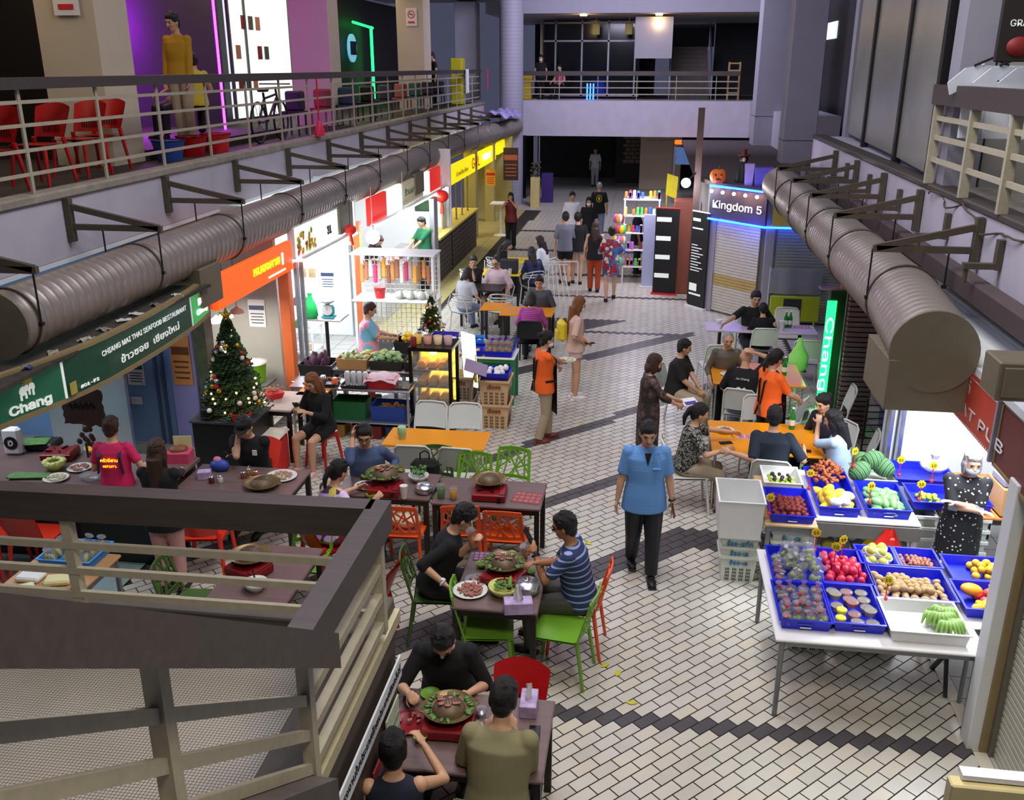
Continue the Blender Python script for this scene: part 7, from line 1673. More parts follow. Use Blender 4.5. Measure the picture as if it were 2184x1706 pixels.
mb = MB(); mb.box((0, -.245, .78), (.5, .004, .88)); mb.build('glass', 'bag_clear', t); lamp('warmer_light', 'POINT', (-2.86, 12.30, 1.17), 9, '#FFC060', radius=.06)
t = thing('flower_pots', 'row of pink and cream pots on the glass warmer', 'pots', (-2.86, 12.32, 1.268)); 
for k, m in enumerate(('#E8C04A', '#D9A08A', '#E8D0A0', '#C9A8A8')): mb = MB(); mb.lathe([(.05, 0), (.065, .12), (.06, .12)], n=14, c=(-.22+.145*k, -.05, 0)); mb.build('pot', m, t)
xmas('small Christmas tree with a white star on top of the glass warmer', (-2.90, 12.40, 1.40), .52, .19, 110, 'white', 8, 14, '#C9B04A')
t = thing('jar', 'jar of dark red syrup at the corner of the warmer', 'jar', (-3.10, 12.12, 1.268)); mb = MB(); mb.lathe([(.04, 0), (.045, .12), (.03, .13)], n=14); mb.build('jar', '#7A0A1A', t)
t = thing('signboard', 'leaning white and yellow signboard beside the warmer', 'sign', (-2.38, 12.75, .55)); mb = MB(); mb.slab([(-.12, 0, 0), (.10, -.18, 0), (.06, -.18, .78), (-.16, 0, .78)], .03); mb.build('board', 'sign_white', t); mb = MB(); mb.slab([(-.10, -.035, .08), (.085, -.20, .08), (.07, -.20, .5), (-.12, -.035, .5)], .01); mb.build('yellow_print', '#E8E01E', t); mb = MB(); mb.cone((0, -.1, -.55), (0, -.1, 0), .015, n=6); mb.build('post', 'black', t)
t = thing('menu_stand', 'small menu stand with food photos on a bent pole', 'stand', (-2.26, 12.28, 0)); mb = MB(); mb.tube([(0, 0, 0), (-.1, 0, .3), (-.1, 0, .6), (.0, 0, .9)], .012, n=6); mb.build('pole', 'steel_grey', t); mb = MB(); mb.slab([(-.16, -.05, .92), (.16, -.10, .84), (.16, .06, .96), (-.16, .10, 1.04)], .012); mb.build('menu', '#8A7A9A', t)
# crate stacks with Thai print
for k in range(2): crate(-2.02, 12.55, k*.36, .44, .44, .38, '#D9B488', 'เจียอง', '#8A4A20', 'peach coloured basket with Thai print, %s of the stack by the warmer' % ('bottom', 'top')[k]); 
for k in range(2): crate(-2.52, 12.75, k*.34, .36, .40, .36, '#B8A488', 'เจีย', '#6A4A30', 'beige basket half hidden behind the warmer, %s one' % ('lower', 'upper')[k])
blk('produce_tray', 'blue tray of wrapped garlic on the peach baskets', 'tray', (-2.02, 12.55, .745), (.42, .36, .09), 'tray_blue', extra=('foam_white', 16, .05, .08))
table('green sided table with blue trays behind the peach baskets', (-2.28, 13.65), .82, .56, .76, 'bright_wall', '#1D7A4A')
blk('green_crate', 'green crate under the table with the blue trays', 'crate', (-2.15, 13.65, 0), (.5, .4, .66), '#1D6A44')
blk('produce_tray', 'front blue tray of brown snack bags', 'tray', (-2.12, 13.50, .775), (.44, .26, .08), 'tray_blue'); blk('produce_tray', 'front blue tray of yellow packs beside the snack bags', 'tray', (-2.52, 13.50, .775), (.34, .26, .08), 'tray_blue', extra=('#E0C87A', 10, .04, .03)); blk('produce_tray', 'rear blue tray of green fruit, right side', 'tray', (-2.12, 13.86, .78), (.44, .34, .10), 'tray_blue'); blk('produce_tray', 'rear blue tray, left side', 'tray', (-2.52, 13.86, .78), (.34, .34, .10), 'tray_blue')
for k in range(8): put(kind('nutbag', lambda: bagf('#B88A4A', 'price_red')()), USED, (-2.28+.10*(k % 4), 13.46+.10*(k//4), .80+.05*(k//4)), k, 'clear bag of brown puffed snacks in the front blue tray', 'snack bags in the blue tray', sc=(1.3, 1.3, 1.6))
for k in range(8): put(kind('dkgreen', simple('avocado', 'fruit', '#3A5A34', lambda mb: mb.ell((0, 0, 0), (.05, .04, .04), 10, 7))), USED, (-2.22+.085*(k % 4), 13.80+.12*(k//4), .86), k, 'dark green fruit in the rear blue tray', 'dark green fruit')
for k in range(3): put(kind('ygreen', simple('guava', 'fruit', '#B8D04A', lambda mb: mb.ell((0, 0, 0), (.045, .045, .045), 10, 7))), USED, (-2.58+.09*k, 13.85, .87), k, 'yellow green fruit in the rear left tray', 'yellow green fruit')
for k in range(5): tt = thing('plastic_jar', 'clear jar standing between the trees and the blue trays', 'jar', (-2.86+.12*(k % 3), 13.55+.14*(k//3), .802), 0, 'clear jars'); mb = MB(); mb.lathe([(.05, 0), (.055, .12), (.04, .14)], n=14); mb.build('jar', '#B8BCD0', tt); mb = MB(); mb.lathe([(.045, .14), (.045, .165), (.001, .17)], n=12); mb.build('lid', 'white', tt)
# round lamps, lanterns and counter shop
for k, (x, y, z) in enumerate(((-5.0, 16.81, 1.93), (-5.0, 19.08, 1.97))):
    t = thing('globe_lamp', 'bright round lamp, %s of the two over the counter shop' % ('nearer', 'farther')[k], 'lamp', (x, y, z)); mb = MB(); mb.ell((0, 0, 0), .13, 18, 12); mb.build('globe', 'tube_white', t); mb = MB(); mb.lathe([(.05, .12), (.03, .22), (.01, .24)], n=12); mb.cone((0, 0, .22), (0, 0, .9), .006, n=5); mb.build('fitting', 'white', t); lamp('globe_light', 'POINT', (x+.2, y, z-.22), 18, '#EEF4FF', radius=.12)
for x, y, z, s_, l in ((-4.9, 22.39, 1.97, 1, 'round red paper lantern by the yellow sign'), (-4.95, 15.35, 2.30, .6, 'small red lantern at the end of the fruit painted sign')):
    t = thing('paper_lantern', l, 'lantern', (x, y, z)); mb = MB(); mb.ell((0, 0, 0), (.17*s_, .17*s_, .15*s_), 16, 10); mb.build('globe', '#E82818', t); mb = MB(); mb.cone((0, 0, -.15*s_), (0, 0, -.42*s_), .03, .05, n=8); mb.build('tassel', '#C8401E', t); mb = MB(); mb.cone((0, 0, .14*s_), (0, 0, .5), .005, n=5); mb.build('cord', 'black', t)
t = thing('shop_counter', 'white service counter of the shop with the red and white sign', 'counter', (-5.45, 19.9, 0)); mb = MB(); mb.box((0, 0, .45), (.6, 3.6, .9), bev=.01); mb.build('cabinet', 'bright_wall', t); mb = MB(); mb.box((0, 0, .915), (.68, 3.7, .03)); mb.build('worktop', 'stainless', t); mb = MB()
for k in range(10): mb.ell((-.05+.2*random.random(), -1.0+.22*k, .98), (.09, .08, .05), 8, 5, wob=.1)
mb.build('dishes', '#C98A7A', t)
person('man in a dark green polo shirt working behind the counter', (-5.02, 20.95), R(140), 1.70, top='cloth_green', bottom='cloth_black', sleeve=.9, headp=22, far=1, hl=(.0, .36, .98), hr=(.2, .34, .96))
person('woman in a black t-shirt bending over the counter', (-5.95, 19.6), R(-110), 1.58, lean=24, hair=('long', 'hair_brown'), top='cloth_black', bottom='cloth_black', sleeve=.9, headp=34, far=1, hl=(-.05, .5, .98), hr=(.15, .5, .98))
# yellow shop
t = thing('shop_counter', 'yellow topped counter with a dark slatted front in the yellow shop', 'counter', (-5.15, 24.2, 0)); mb = MB(); mb.box((0, 0, .52), (.6, 5.0, 1.04)); mb.build('cabinet', '#4E463C', t); mb = MB(); mb.box((0, 0, 1.06), (.72, 5.1, .05)); mb.build('worktop', '#C9B85A', t); mb = MB()
for k in range(8): mb.box((.31, 0, .1+.12*k), (.012, 4.9, .02))
mb.build('slats', '#3A342E', t)
for k in range(6): t = thing('counter_pole', 'thin pole rising from the yellow counter', 'pole', (-5.0, 22.2+.8*k, 1.085), 0, 'poles on the yellow counter'); mb = MB(); mb.cone((0, 0, 0), (0, 0, .95), .02, n=8); mb.ell((0, 0, 0), (.05, .05, .03), 8, 5); mb.build('pole', 'frame_gold', t)
t = thing('plinth', 'tall pale yellow plinth at the far end of the left row', 'plinth', (-4.12, 34.95, 0)); mb = MB(); mb.box((0, 0, .54), (.32, .3, 1.08)); mb.build('plinth', '#C9BC7A', t); mb = MB(); q = random.Random(3)
for k in range(30): mb.ell((q.uniform(-.16, .16), q.uniform(-.12, .12), 1.12+q.random()*.5), (.06, .05, .04), 6, 4)
mb.build('flowers', '#4A3A2A', t)
t = thing('plinth', 'dark purple plinth behind the pale yellow one', 'plinth', (-3.8, 36.2, 0)); mb = MB(); mb.box((0, 0, .55), (.42, .3, 1.1)); mb.build('plinth', '#3A1E6A', t)
t = thing('bar_table', 'tall white bar table by the woman in dark red', 'table', (-4.42, 28.6, 0)); mb = MB(); mb.box((0, 0, .98), (.6, .6, .03)); mb.build('tabletop', 'white', t); mb = MB(); mb.cone((0, 0, 0), (0, 0, .97), .04, n=8); mb.build('leg', 'white', t); mb = MB(); mb.lathe([(.24, 0), (.24, .02), (.04, .04)], n=16); mb.build('foot', 'white', t)
lamp('veg_shop_light', 'AREA', (-6.2, 15.0, 2.85), 150, '#EAF3FF', 1.6, 2.6); lamp('counter_shop_light', 'AREA', (-6.4, 20.3, 2.85), 90, '#EEF0FF', 1.4, 3.4); lamp('restaurant_light', 'AREA', (-7.2, 8.6, 2.8), 60, '#E8F0FF', 1.2, 2.4); lamp('yellow_shop_light', 'AREA', (-6.3, 27, 2.85), 110, '#FFE88A', 1.6, 6)
# ---------------------------------------------------------------- diners in the middle distance
table('yellow topped table, nearest of the left middle group', (-2.05, 16.35), .95, .62, .75, 'table_orange', 'table_frame', apron_=False); table('small yellow side table with a dark bag behind the blue trays', (-2.70, 16.75), .5, .55, .72, 'table_orange', 'table_frame', apron_=False)
table('dark table between the woman in grey and the man in white', (-3.18, 18.15), .85, .65, .75, 'table_frame', 'table_frame', apron_=False); table('yellow topped table behind the man in white', (-3.05, 19.65), .9, .6, .75, '#E8C81A', 'table_frame', apron_=False); table('yellow topped table, farthest of the left middle group', (-2.85, 21.0), .8, .6, .75, '#D9B81A', 'table_frame', apron_=False)
seated('woman in a magenta plaid shirt seen from behind', 1134, 636, 2, 8, 'black', 'black chair under the woman in the magenta plaid shirt', hair=('bob', 'hair_black'), top='plaid_magenta', bottom='cloth_navy', sleeve=1.6, faceparts=False, far=1, h=1.58)
seated('man in a dark grey shirt facing the woman in magenta plaid', 1150, 600, 178, 8, 'black', 'black chair under the man in the dark grey shirt', top='#3E4450', bottom='khaki', sleeve=1, far=1, build=1.05, h=1.7)
seated('woman with a dark bob in a pale grey t-shirt on a white armchair', 997, 582, -28, 8, 'loop', 'white looped armchair under the woman in pale grey', hair=('bob', 'hair_black'), top='cloth_palegrey', bottom='jeans_light', sleeve=.8, faceparts=False, far=1, h=1.58)
seated('woman in black smiling with a hand raised to her chin', 1010, 556, 190, 8, 'loop', 'white looped armchair under the smiling woman in black', hair=('bun', 'hair_black'), top='cloth_black', bottom='cloth_black', sleeve=1, far=1, hl=(.03, .25, 1.02), h=1.6)
seated('older man in a pale pink shirt leaning over the table', 1058, 558, 165, 14, 'loop', 'white looped armchair under the older man in pale pink', hair=('crop', 'hair_black'), top='cloth_lilacpink', bottom='khaki', sleeve=1, far=1, glasses=True, build=1.1, h=1.7)
seated('woman in black with long hair looking down at the far yellow table', 1080, 520, -100, 18, 'loop', 'white looped armchair under the woman in black with long hair', hair=('long', 'hair_black'), top='cloth_black', bottom='cloth_black', sleeve=1, far=1, headp=25, h=1.6)
seated('woman in a navy top seen from behind at the yellow table', 1134, 537, 30, 12, 'loop', 'white looped armchair under the woman in the navy top', hair=('long', 'hair_black'), top='#1A2158', bottom='cloth_navy', sleeve=1.6, faceparts=False, far=1, h=1.58)
seated('woman in a white shirt at the far yellow table', 1152, 513, 70, 10, 'loop', 'white looped armchair under the woman in the white shirt', hair=('long', 'hair_black'), top='cloth_white', bottom='cloth_palegrey', sleeve=1.5, faceparts=False, far=1, h=1.6)
chair_at('loop', -2.72, 17.55, 0, 'empty white looped armchair between the grey t-shirt and the plaid shirt'); chair_at('loop', -3.62, 19.5, -80, 'empty white looped armchair left of the yellow table')
t = thing('tote_bag', 'dark framed bag standing on the yellow table', 'bag', (-2.85, 19.55, .75)); mb = MB(); mb.box((0, 0, .15), (.38, .2, .3), bev=.02); mb.build('bag', '#2A2A30', t)
t = thing('drying_rack', 'folded white metal rack beside the man in dark grey', 'rack', (-1.62, 18.55, 0)); mb = MB()
for x in (-.25, -.12, .0, .12, .25): mb.bar((x, 0, 0), (x*.6-.15, .1, 1.15), .018)
mb.bar((-.42, .1, 1.15), (.1, .1, 1.15), .02); mb.bar((.3, 0, 0), (.3, .1, 1.2), .022); mb.bar((-.42, .1, 1.18), (.3, .1, 1.22), .02); mb.build('frame', 'white', t)
on(bottle('green beer bottle on the table by the magenta plaid shirt', 'beer_green'), 1150, 645, .75); on(bottle('water bottle on the table by the magenta plaid shirt', 'clear', .24, .035, '#8A90D0'), 1172, 648, .75)
on(cup('white cup on the dark table by the man in pale pink', 'plastic_white', 'milk_tea', .12, .04, straw=False, lid=False), 1088, 585, .75)
# ---------------------------------------------------------------- diners on the right
table('nearest orange table on the right with a plate of snacks', (1.50, 10.66), 1.26, 1.02, .75, 'table_orange', 'stainless', round_legs=True, lw=.03, apron_=False)
table('orange table on the right with pink plates and a green bottle', (1.66, 13.18), 1.26, 1.02, .75, 'table_orange', 'stainless', round_legs=True, lw=.03, apron_=False)
table('pale topped table on the right before the shuttered kiosk', (1.98, 15.75), 1.82, .56, .75, 'table_pink', 'table_frame', apron_=False, pedestal=True)
seated('woman in a black and grey patterned blouse and khaki trousers', 1490, 880, -84, 8, 'white', 'white chair under the woman in the patterned blouse', hair=('pony', 'hair_black'), top='leopard', bottom='khaki', sleeve=.8, faceparts=False, hrw=(1545, 960, .80), hlw=(1600, 928, .80), h=1.62, shoes='#5A2A20')
seated('man in a plain black t-shirt seen from behind at the nearest orange table', 1652, 888, -6, 8, 'white', 'white chair behind the green fruit box, under the man in black', top='cloth_ink', bottom='cloth_navy', sleeve=1, faceparts=False, build=1.12, hlw=(1560, 965, .82), hrw=(1715, 960, .82), h=1.74)
seated('woman in a pale blue t-shirt resting her chin on one hand', 1780, 895, 66, 10, 'white', 'white chair under the woman in the pale blue t-shirt', hair=('long', 'hair_black'), top='cloth_paleblue', bottom='denim', sleeve=.9, faceparts=False, hlw=(1745, 905, 1.06), h=1.64, elbow_l=(-.2, .8, -1.2))
seated('woman in dark navy with tied up hair at the nearest orange table', 1757, 858, 128, 12, 'white', 'white chair under the woman in dark navy', hair=('bun', 'hair_black'), top='cloth_navy', bottom='cloth_navy', sleeve=1.2, h=1.62)
seated('woman in a black speckled blouse turned sideways by the second orange table', 1457, 740, -112, 4, 'white', 'white chair under the woman in the black speckled blouse', hair=('short', 'hair_black'), top='black_print', bottom='khaki', sleeve=.9, hl=(.05, .38, .62), hr=(.12, .36, .62), build=1.18, heady=-20, h=1.62)
seated('older man in an olive jacket facing the viewer across the second orange table', 1553, 722, 184, 6, 'white', 'white chair under the older man in the olive jacket', hair=('crop', 'hair_grey'), top='#5A5348', bottom='cloth_black', sleeve=1.6, h=1.66, far=1)
a = seated('bald man in a black football shirt with one arm raised to his head', 1592, 758, -14, 6, 'white', 'white chair under the bald man in the football shirt', hair=None, top='cloth_black', bottom='jeans_light', sleeve=1, faceparts=False, hr=(.12, .02, 1.30), elbow_r=(1, .4, .2), h=1.72, build=1.08)
text('shirt_lettering', 'Jia Cheng', .055, a['T'](0, -.142, .40), (1, 0, 0), (0, .1, 1), 'white', a['root'], .003); text('shirt_number', '21', .17, a['T'](0, -.148, .24), (1, 0, 0), (0, .1, 1), 'white', a['root'], .003, bold=.03)
p = G(1648, 772, 1.45); person('waitress in an orange shirt and dark apron serving the second orange table', (p.x, p.y), R(-58), 1.60, hair=('pony', 'hair_black'), top='cloth_orange', bottom='cloth_black', sleeve=.9, apron='black', hl=(-.02, .36, .98), hr=(.15, .34, .95), headp=16, build=1.05, curl=.9)
a = person('woman in a dark brown floral dress and black mask reading papers', (G(1388, 778, 1.45).x, G(1388, 778, 1.45).y), R(-78), 1.58, hair=('bob', 'hair_brown'), top='brown_floral', dress=.50, bottom=None, sleeve=1.5, mask='mask_black', hl=(-.06, .34, .98), hr=(.08, .34, .95), headp=16, curl=.9)
t = thing('booklet', 'open blue and white booklet held by the woman in the brown dress', 'booklet', gripat(a, 'wL', .12), R(-78)); mb = MB(); mb.slab([(-.12, -.02, .0), (.14, -.02, .0), (.14, .16, .02), (-.12, .16, .02)], .008); mb.build('pages', 'paper', t); mb = MB(); mb.slab([(.02, .0, .010), (.13, .0, .010), (.13, .14, .03), (.02, .14, .03)], .003); mb.build('picture', '#3A3A98', t)
seated('man in a black t-shirt leaning on the pale table', 1612, 634, 186, 6, 'white', 'white chair under the man leaning on the pale table', top='cloth_black', bottom='cloth_navy', sleeve=.9, hrw=(1530, 700, .82), hl=(-.3, .35, .85), h=1.76, build=1.1, far=1)
seated('child in a black shirt seen from behind at the pale table', 1628, 658, 4, 8, 'white', 'white chair under the child in black', top='cloth_black', bottom='cloth_black', sleeve=1.6, faceparts=False, h=1.42, far=1)
for x, y, f, l in ((1.55, 11.55, 176, 'empty white chair at the far side of the nearest orange table'), (1.85, 11.95, 60, 'white chair with its back to the waitress'), (1.16, 14.5, 10, 'empty white chair in front of the pale table, left one'), (2.62, 14.95, -4, 'empty white chair in front of the pale table, right one'), (2.55, 16.45, 180, 'empty white chair behind the pale table'), (2.55, 12.4, 88, 'white chair standing by the green lit sign'), (2.5, 10.75, 80, 'white chair at the right end of the nearest orange table')): chair_at('white', x, y, f, l)
t = thing('shopping_bag', 'pale green plastic bag hanging on a white chair by the waitress', 'bag', (2.42, 14.35, .0)); mb = MB(); mb.lathe([(.10, .45), (.15, .52), (.15, .70), (.06, .85), (.03, .98)], n=12, sy=.5); mb.cone((0, 0, 0), (0, 0, .46), .02, n=6); mb.build('bag', '#A8E07A', t)
on(plate('plate of snacks on the nearest orange table', 'plastic_white', .12, '#A86A3A', n=24), 1545, 920, .75); on(phone('black phone lying on the nearest orange table'), 1548, 945, .75, -70); on(menu_card('pink printed mat in the middle of the nearest orange table', '#C9A0B8', .42, .14), 1610, 933, .75); on(bottle('green beer bottle beside the man in black', 'beer_green', .28, .036), 1688, 915, .75); on(phone('second black phone at the right of the nearest orange table'), 1715, 962, .75, 80)
on(plate('pink plate of food on the second orange table', '#C98AA8', .12, '#6A3A5A', n=20), 1572, 792, .75); on(plate('white dish with sauce on the second orange table', 'plastic_white', .10), 1550, 800, .75); on(bottle('green beer bottle on the second orange table beside the waitress', 'beer_green', .28, .036), 1672, 800, .75); on(cup('clear lilac cup at the corner of the second orange table', 'clear', 'tissue_purple', .14, .05), 1522, 778, .75)
for k, px in enumerate((1675, 1684)): on(bottle('green beer bottle, %s of the pair on the pale table' % ('left', 'right')[k], 'beer_green', .28, .036), px, 698, .75)
on(cup('white cup on the pale table beside the green bottles', 'plastic_white', 'white', .15, .06, straw=False, lid=False), 1666, 703, .75); on(menu_card('printed card on the right of the pale table', 'tissue_purple', .3, .2), 1710, 698, .75); on(bowl('small white bowl at the left end of the pale table', 'white', .06, .06), 1533, 688, .75)
# ---------------------------------------------------------------- green lit sign, shutters and the shop behind the duct
mat('neon_green', '#2AF07A', .4, noise=0, emit=4, ecol='#18E860'); mat('neon_blue', '#2A50FF', .4, noise=0, emit=14, ecol='#1A48FF'); mat('neon_magenta', '#E040FF', .4, noise=0, emit=22, ecol='#D020FF'); mat('bulb_warm', '#FFD890', .4, noise=0, emit=22, ecol='#FFC070')
t = thing('light_box_sign', 'tall dark green box sign with a glowing green side reading Chang', 'sign', (2.68, 13.72, 0)); mb = MB(); mb.box((.09, 0, .95), (.24, .22, 1.9), bev=.01); mb.build('case', '#0B3A20', t); mb = MB(); mb.box((-.0, -.12, .90), (.13, .02, 1.7)); mb.build('lit_panel', 'neon_green', t); text('lettering', 'Chang', .20, (0, -.134, .95), (0,0,-1), (1,0,0), 'letter_lit', t, .003, width=1.1); lamp('green_light', 'POINT', (2.5, 13.4, .9), 5, '#30FF80', radius=.15)
t = thing('bottle_shelf', 'narrow steel shelf with small bottles over the green sign', 'shelf', (2.75, 13.4, 1.98)); mb = MB(); mb.box((.1, 0, 0), (.8, .2, .02)); mb.build('board', 'stainless', t); mb = MB(); mb.lathe([(.02, .01), (.02, .1), (.01, .16)], n=8); mb.build('bottle', '#C9C07A', t)
mb = MB()
for k in range(34): mb.box((2.94, 12.75, .03+k*.07), (.42, .10, .055), bev=.006)
mb.mi = 1; mb.box((2.94, 12.82, 1.2), (.46, .06, 2.4)); struct('door_3', mb, ['shutter_dark', '#4A463F'])
mb = MB(); mb.box((5.0, 13.5, 1.5), (.1, 8, 3.0)); struct('wall_right_shop', mb, ['shop_grey'])
t = thing('wire_shelf', 'white shelf with dark bottles in the shop behind the right duct', 'shelf', (3.55, 13.4, 0)); mb = MB()
for z in (.9, 1.35): mb.box((0, 0, z), (1.0, .3, .03))
for x in (-.48, .48): mb.box((x, 0, .7), (.03, .3, 1.4))
mb.build('frame', 'white', t)
for k in range(7): put(kind('dkb', lambda: bottle('', '#1A1A28', .24, .045)), USED, (3.15+.12*k, 13.35, .917), 0, 'dark bottle on the white shelf behind the right duct', 'dark bottles on the shelf')
person('person in a grey print top standing with arms folded behind the right duct', (3.32, 12.2), R(120), 1.62, top='brown_floral', bottom='denim', sleeve=.8, skin='skin_dark', far=1, hl=(.10, .22, 1.06), hr=(-.10, .24, 1.04), faceparts=False)
t = thing('wire_fence', 'low wire gate on the floor behind the green sign', 'gate', (3.25, 11.8, 0)); mb = MB()
for k in range(9): mb.bar((-.35, 0, .1+.09*k), (.35, 0, .13+.09*k), .012)
for x in (-.35, 0, .35): mb.bar((x, 0, 0), (x, 0, .9), .02)
mb.build('frame', 'black', t)
# ---------------------------------------------------------------- corner kiosk with blue neon
A_, B_, C_ = V((1.34, 19.96, 0)), V((2.36, 18.92, 0)), V((4.6, 18.9, 0))
mb = MB(); mb.prism([(1.36, 20.02), (2.37, 18.98), (4.6, 18.98), (4.6, 32), (1.0, 32), (1.0, 21.2)], 2.58, 2.66); struct('ceiling_kiosk_roof', mb, ['brown_roof'])
mb = MB(); mb.prism([(1.46, 20.08), (2.42, 19.08), (4.6, 19.08), (4.6, 23), (1.2, 23), (1.2, 21.2)], 0, 2.55); struct('wall_kiosk', mb, ['shop_grey'])
def face_shutter(name, a, b, z0, z1, m, band=None):
    d = (b-a).normalized(); n = V((d.y, -d.x, 0)); mb = MB(); k = 0; z = z0
    while z < z1: mb.mi = 1 if band and band[0] < z < band[1] else 0; mb.slab([a+n*.02+V((0,0,z)), b+n*.02+V((0,0,z)), b+n*.02+V((0,0,z+.052)), a+n*.02+V((0,0,z+.052))], .02); z += .06
    struct(name, mb, [m, '#B8A060'])
d1 = (B_-A_).normalized(); face_shutter('door_4', A_+d1*.18, B_-d1*.15, .05, 1.9, '#C9C5B4', (.55, .78)); face_shutter('door_5', V((2.55, 18.95, 0)), V((4.4, 18.93, 0)), .05, 1.9, '#9FAA9A')
mb = MB()
for q in (A_+d1*.08, B_+V((.05, 0, 0))): mb.box((q.x, q.y-.02, 1.0), (.16, .1, 2.0), rz=atan2(d1.y, d1.x) if q.x < 2 else 0)
struct('trim_15', mb, ['pillar_grey'])
t = thing('kiosk_sign', 'dark violet sign Kingdom 5 framed in blue neon', 'sign', (0,0,0)); n1 = V((d1.y, -d1.x, 0)); mb = MB(); mb.slab([A_+n1*.06+V((0,0,1.98)), B_+n1*.06+V((0,0,1.98)), B_+n1*.06+V((0,0,2.58)), A_+n1*.06+V((0,0,2.58))], .05); mb.build('panel', '#3C3454', t)
text('lettering', 'Kingdom 5', .29, (A_+B_)/2+n1*.12+V((0,0,2.26)), d1, (0,0,1), 'letter_white', t, .004, width=1.26, bold=.01)
mb = MB(); mb.slab([V((2.42, 18.86, 1.98)), V((3.0, 18.86, 1.98)), V((3.0, 18.86, 2.58)), V((2.42, 18.86, 2.58))], .04); mb.build('ornament_panel', 'gold_leaf', t)
for z in (1.95, 2.62): mb = MB(); mb.tube([A_+n1*.13+V((0,0,z)), B_+n1*.13+V((0,0,z)), V((3.4, 18.80, z))], .022, n=7); mb.build('neon_tube', 'neon_blue', t)
for k in range(6): q = (A_+n1*.2+V((0,0,2.52))).lerp(B_+n1*.2+V((0,0,2.52)), (k+.4)/5) if k < 5 else V((2.9, 18.78, 2.52)); mb = MB(); mb.ell(q, .035, 10, 7); mb.build('bulb', 'bulb_warm', t)
lamp('kiosk_sign_light', 'POINT', (1.7, 19.0, 2.45), 10, '#FFCB8A', radius=.2); lamp('kiosk_neon_light', 'POINT', (1.9, 18.9, 1.9), 9, '#4A60FF', radius=.2)
t = thing('jack_o_lantern', 'orange carved pumpkin on the kiosk roof', 'pumpkin', (1.40, 19.9, 2.66)); mb = MB()
for k in range(10): a_ = k*pi/5; mb.ell((.07*cos(a_), .07*sin(a_), .14), (.10, .10, .14), 10, 8)
mb.build('shell', '#E0701E', t); mb = MB(); mb.cone((0, 0, .26), (.02, 0, .34), .025, .015, n=7); mb.build('stem', '#4A6A2A', t); mb = MB()
for x in (-.06, .05): mb.box((x, -.165, .18), (.035, .03, .03))
mb.box((0, -.17, .09), (.10, .03, .025)); mb.build('face', 'black', t)
t = thing('roof_figure', 'dark costumed figure decoration standing on the kiosk roof', 'decoration', (1.90, 20.1, 2.66)); mb = MB(); mb.lathe([(.16, 0), (.14, .2), (.08, .36), (.05, .40)], n=12); mb.ell((0, 0, .47), (.09, .09, .1), 12, 8); mb.build('body', 'black', t); mb = MB(); mb.lathe([(.13, .53), (.13, .55), (.06, .56), (.05, .66)], n=12); mb.build('hat', '#5A1A1A', t); mb = MB(); mb.ell((0, -.08, .46), (.04, .02, .05), 8, 6); mb.build('face', '#C9B8A8', t)
blk('roof_box', 'violet box standing at the kiosk roof edge', 'box', (2.25, 19.55, 2.66), (.36, .3, .36), '#6A62B8'); blk('roof_box', 'pale lettered box beside the violet box on the kiosk roof', 'box', (1.98, 19.62, 2.66), (.18, .2, .42), '#A8A0D0')
t = thing('timber_post', 'brown timber post at the left corner of the kiosk roof', 'post', (1.02, 20.6, 0)); mb = MB(); mb.box((0, 0, 2.05), (.13, .13, 4.1)); mb.build('post', '#4E3A34', t)
t = thing('spot_lamp', 'dazzling white lamp beside the timber post', 'lamp', (.78, 20.4, 2.6)); mb = MB(); mb.ell((0, 0, 0), .10, 14, 10); mb.build('bulb', 'tube_white', t); mb = MB(); mb.bar((.06, .02, .06), (.2, .15, .2), .03); mb.build('bracket', 'black', t); lamp('spot_light', 'POINT', (.74, 20.1, 2.5), 60, '#EDF2FF', radius=.1)
def standee(label, x, y, w, h, f, m, rows=(), foot='white'):
    t = thing('banner_stand', label, 'banner', (x, y, 0), R(f)); mb = MB(); mb.box((0, 0, h/2+.04), (w, .03, h)); mb.build('banner', m, t); mb = MB(); mb.box((0, 0, .02), (w+.06, .14, .04)); mb.bar((0, .03, .04), (0, .03, h), .02); mb.box((0, 0, h+.05), (w+.03, .035, .02)); mb.build('frame', foot, t)
    mb = MB()
    for z, ww, hh in rows: mb.box((-w*.45+ww*w*.45, -.018, z), (ww*w*.9, .004, hh))
    if rows: mb.build('print', 'letter_white', t)
    return t
standee('tall black banner with white text lines before the kiosk', 1.13, 20.05, .50, 2.0, -50, 'black', [(1.88, .5, .06), (1.7, .7, .03)]+[(1.35-.06*k, .4+.1*(k*3 % 5), .018) for k in range(10)]+[(.45, .5, .16), (.3, .8, .04)]); mb = MB()
standee('black banner printed with white shoe pictures', .46, 21.25, .52, 1.9, -8, 'black', [(1.7-.42*k, .7, .10) for k in range(4)], 'price_red'); standee('pale blue panel at the end of the toy stall', .14, 21.9, .40, 1.65, 0, '#B8C4E8', [])
t = thing('cabinet', 'brown cabinet between the banners', 'cabinet', (.85, 21.6, 0)); mb = MB(); mb.box((0, 0, 1.05), (.5, .5, 2.1), bev=.02); mb.build('body', '#8A4A3A', t)
t = thing('toy_rack', 'white rack of colourful toys and sweets', 'shelf', (-.12, 22.6, 0)); mb = MB()
for sx in (-.4, .4):
    for sy in (-.3, .3): mb.box((sx, sy, 1.0), (.03, .03, 2.0))
mb.build('frame', 'white', t)
for z in (.4, .8, 1.2, 1.6, 1.98): mb = MB(); mb.box((0, 0, z), (.86, .64, .02)); mb.build('shelf_board', 'white', t)
q = random.Random(17); TC = ('#D83A5A', '#3A6AD8', '#E8C82A', '#5AC86A', '#C86AD8', '#E8843A', '#D8D8E8', '#8A3A3A')
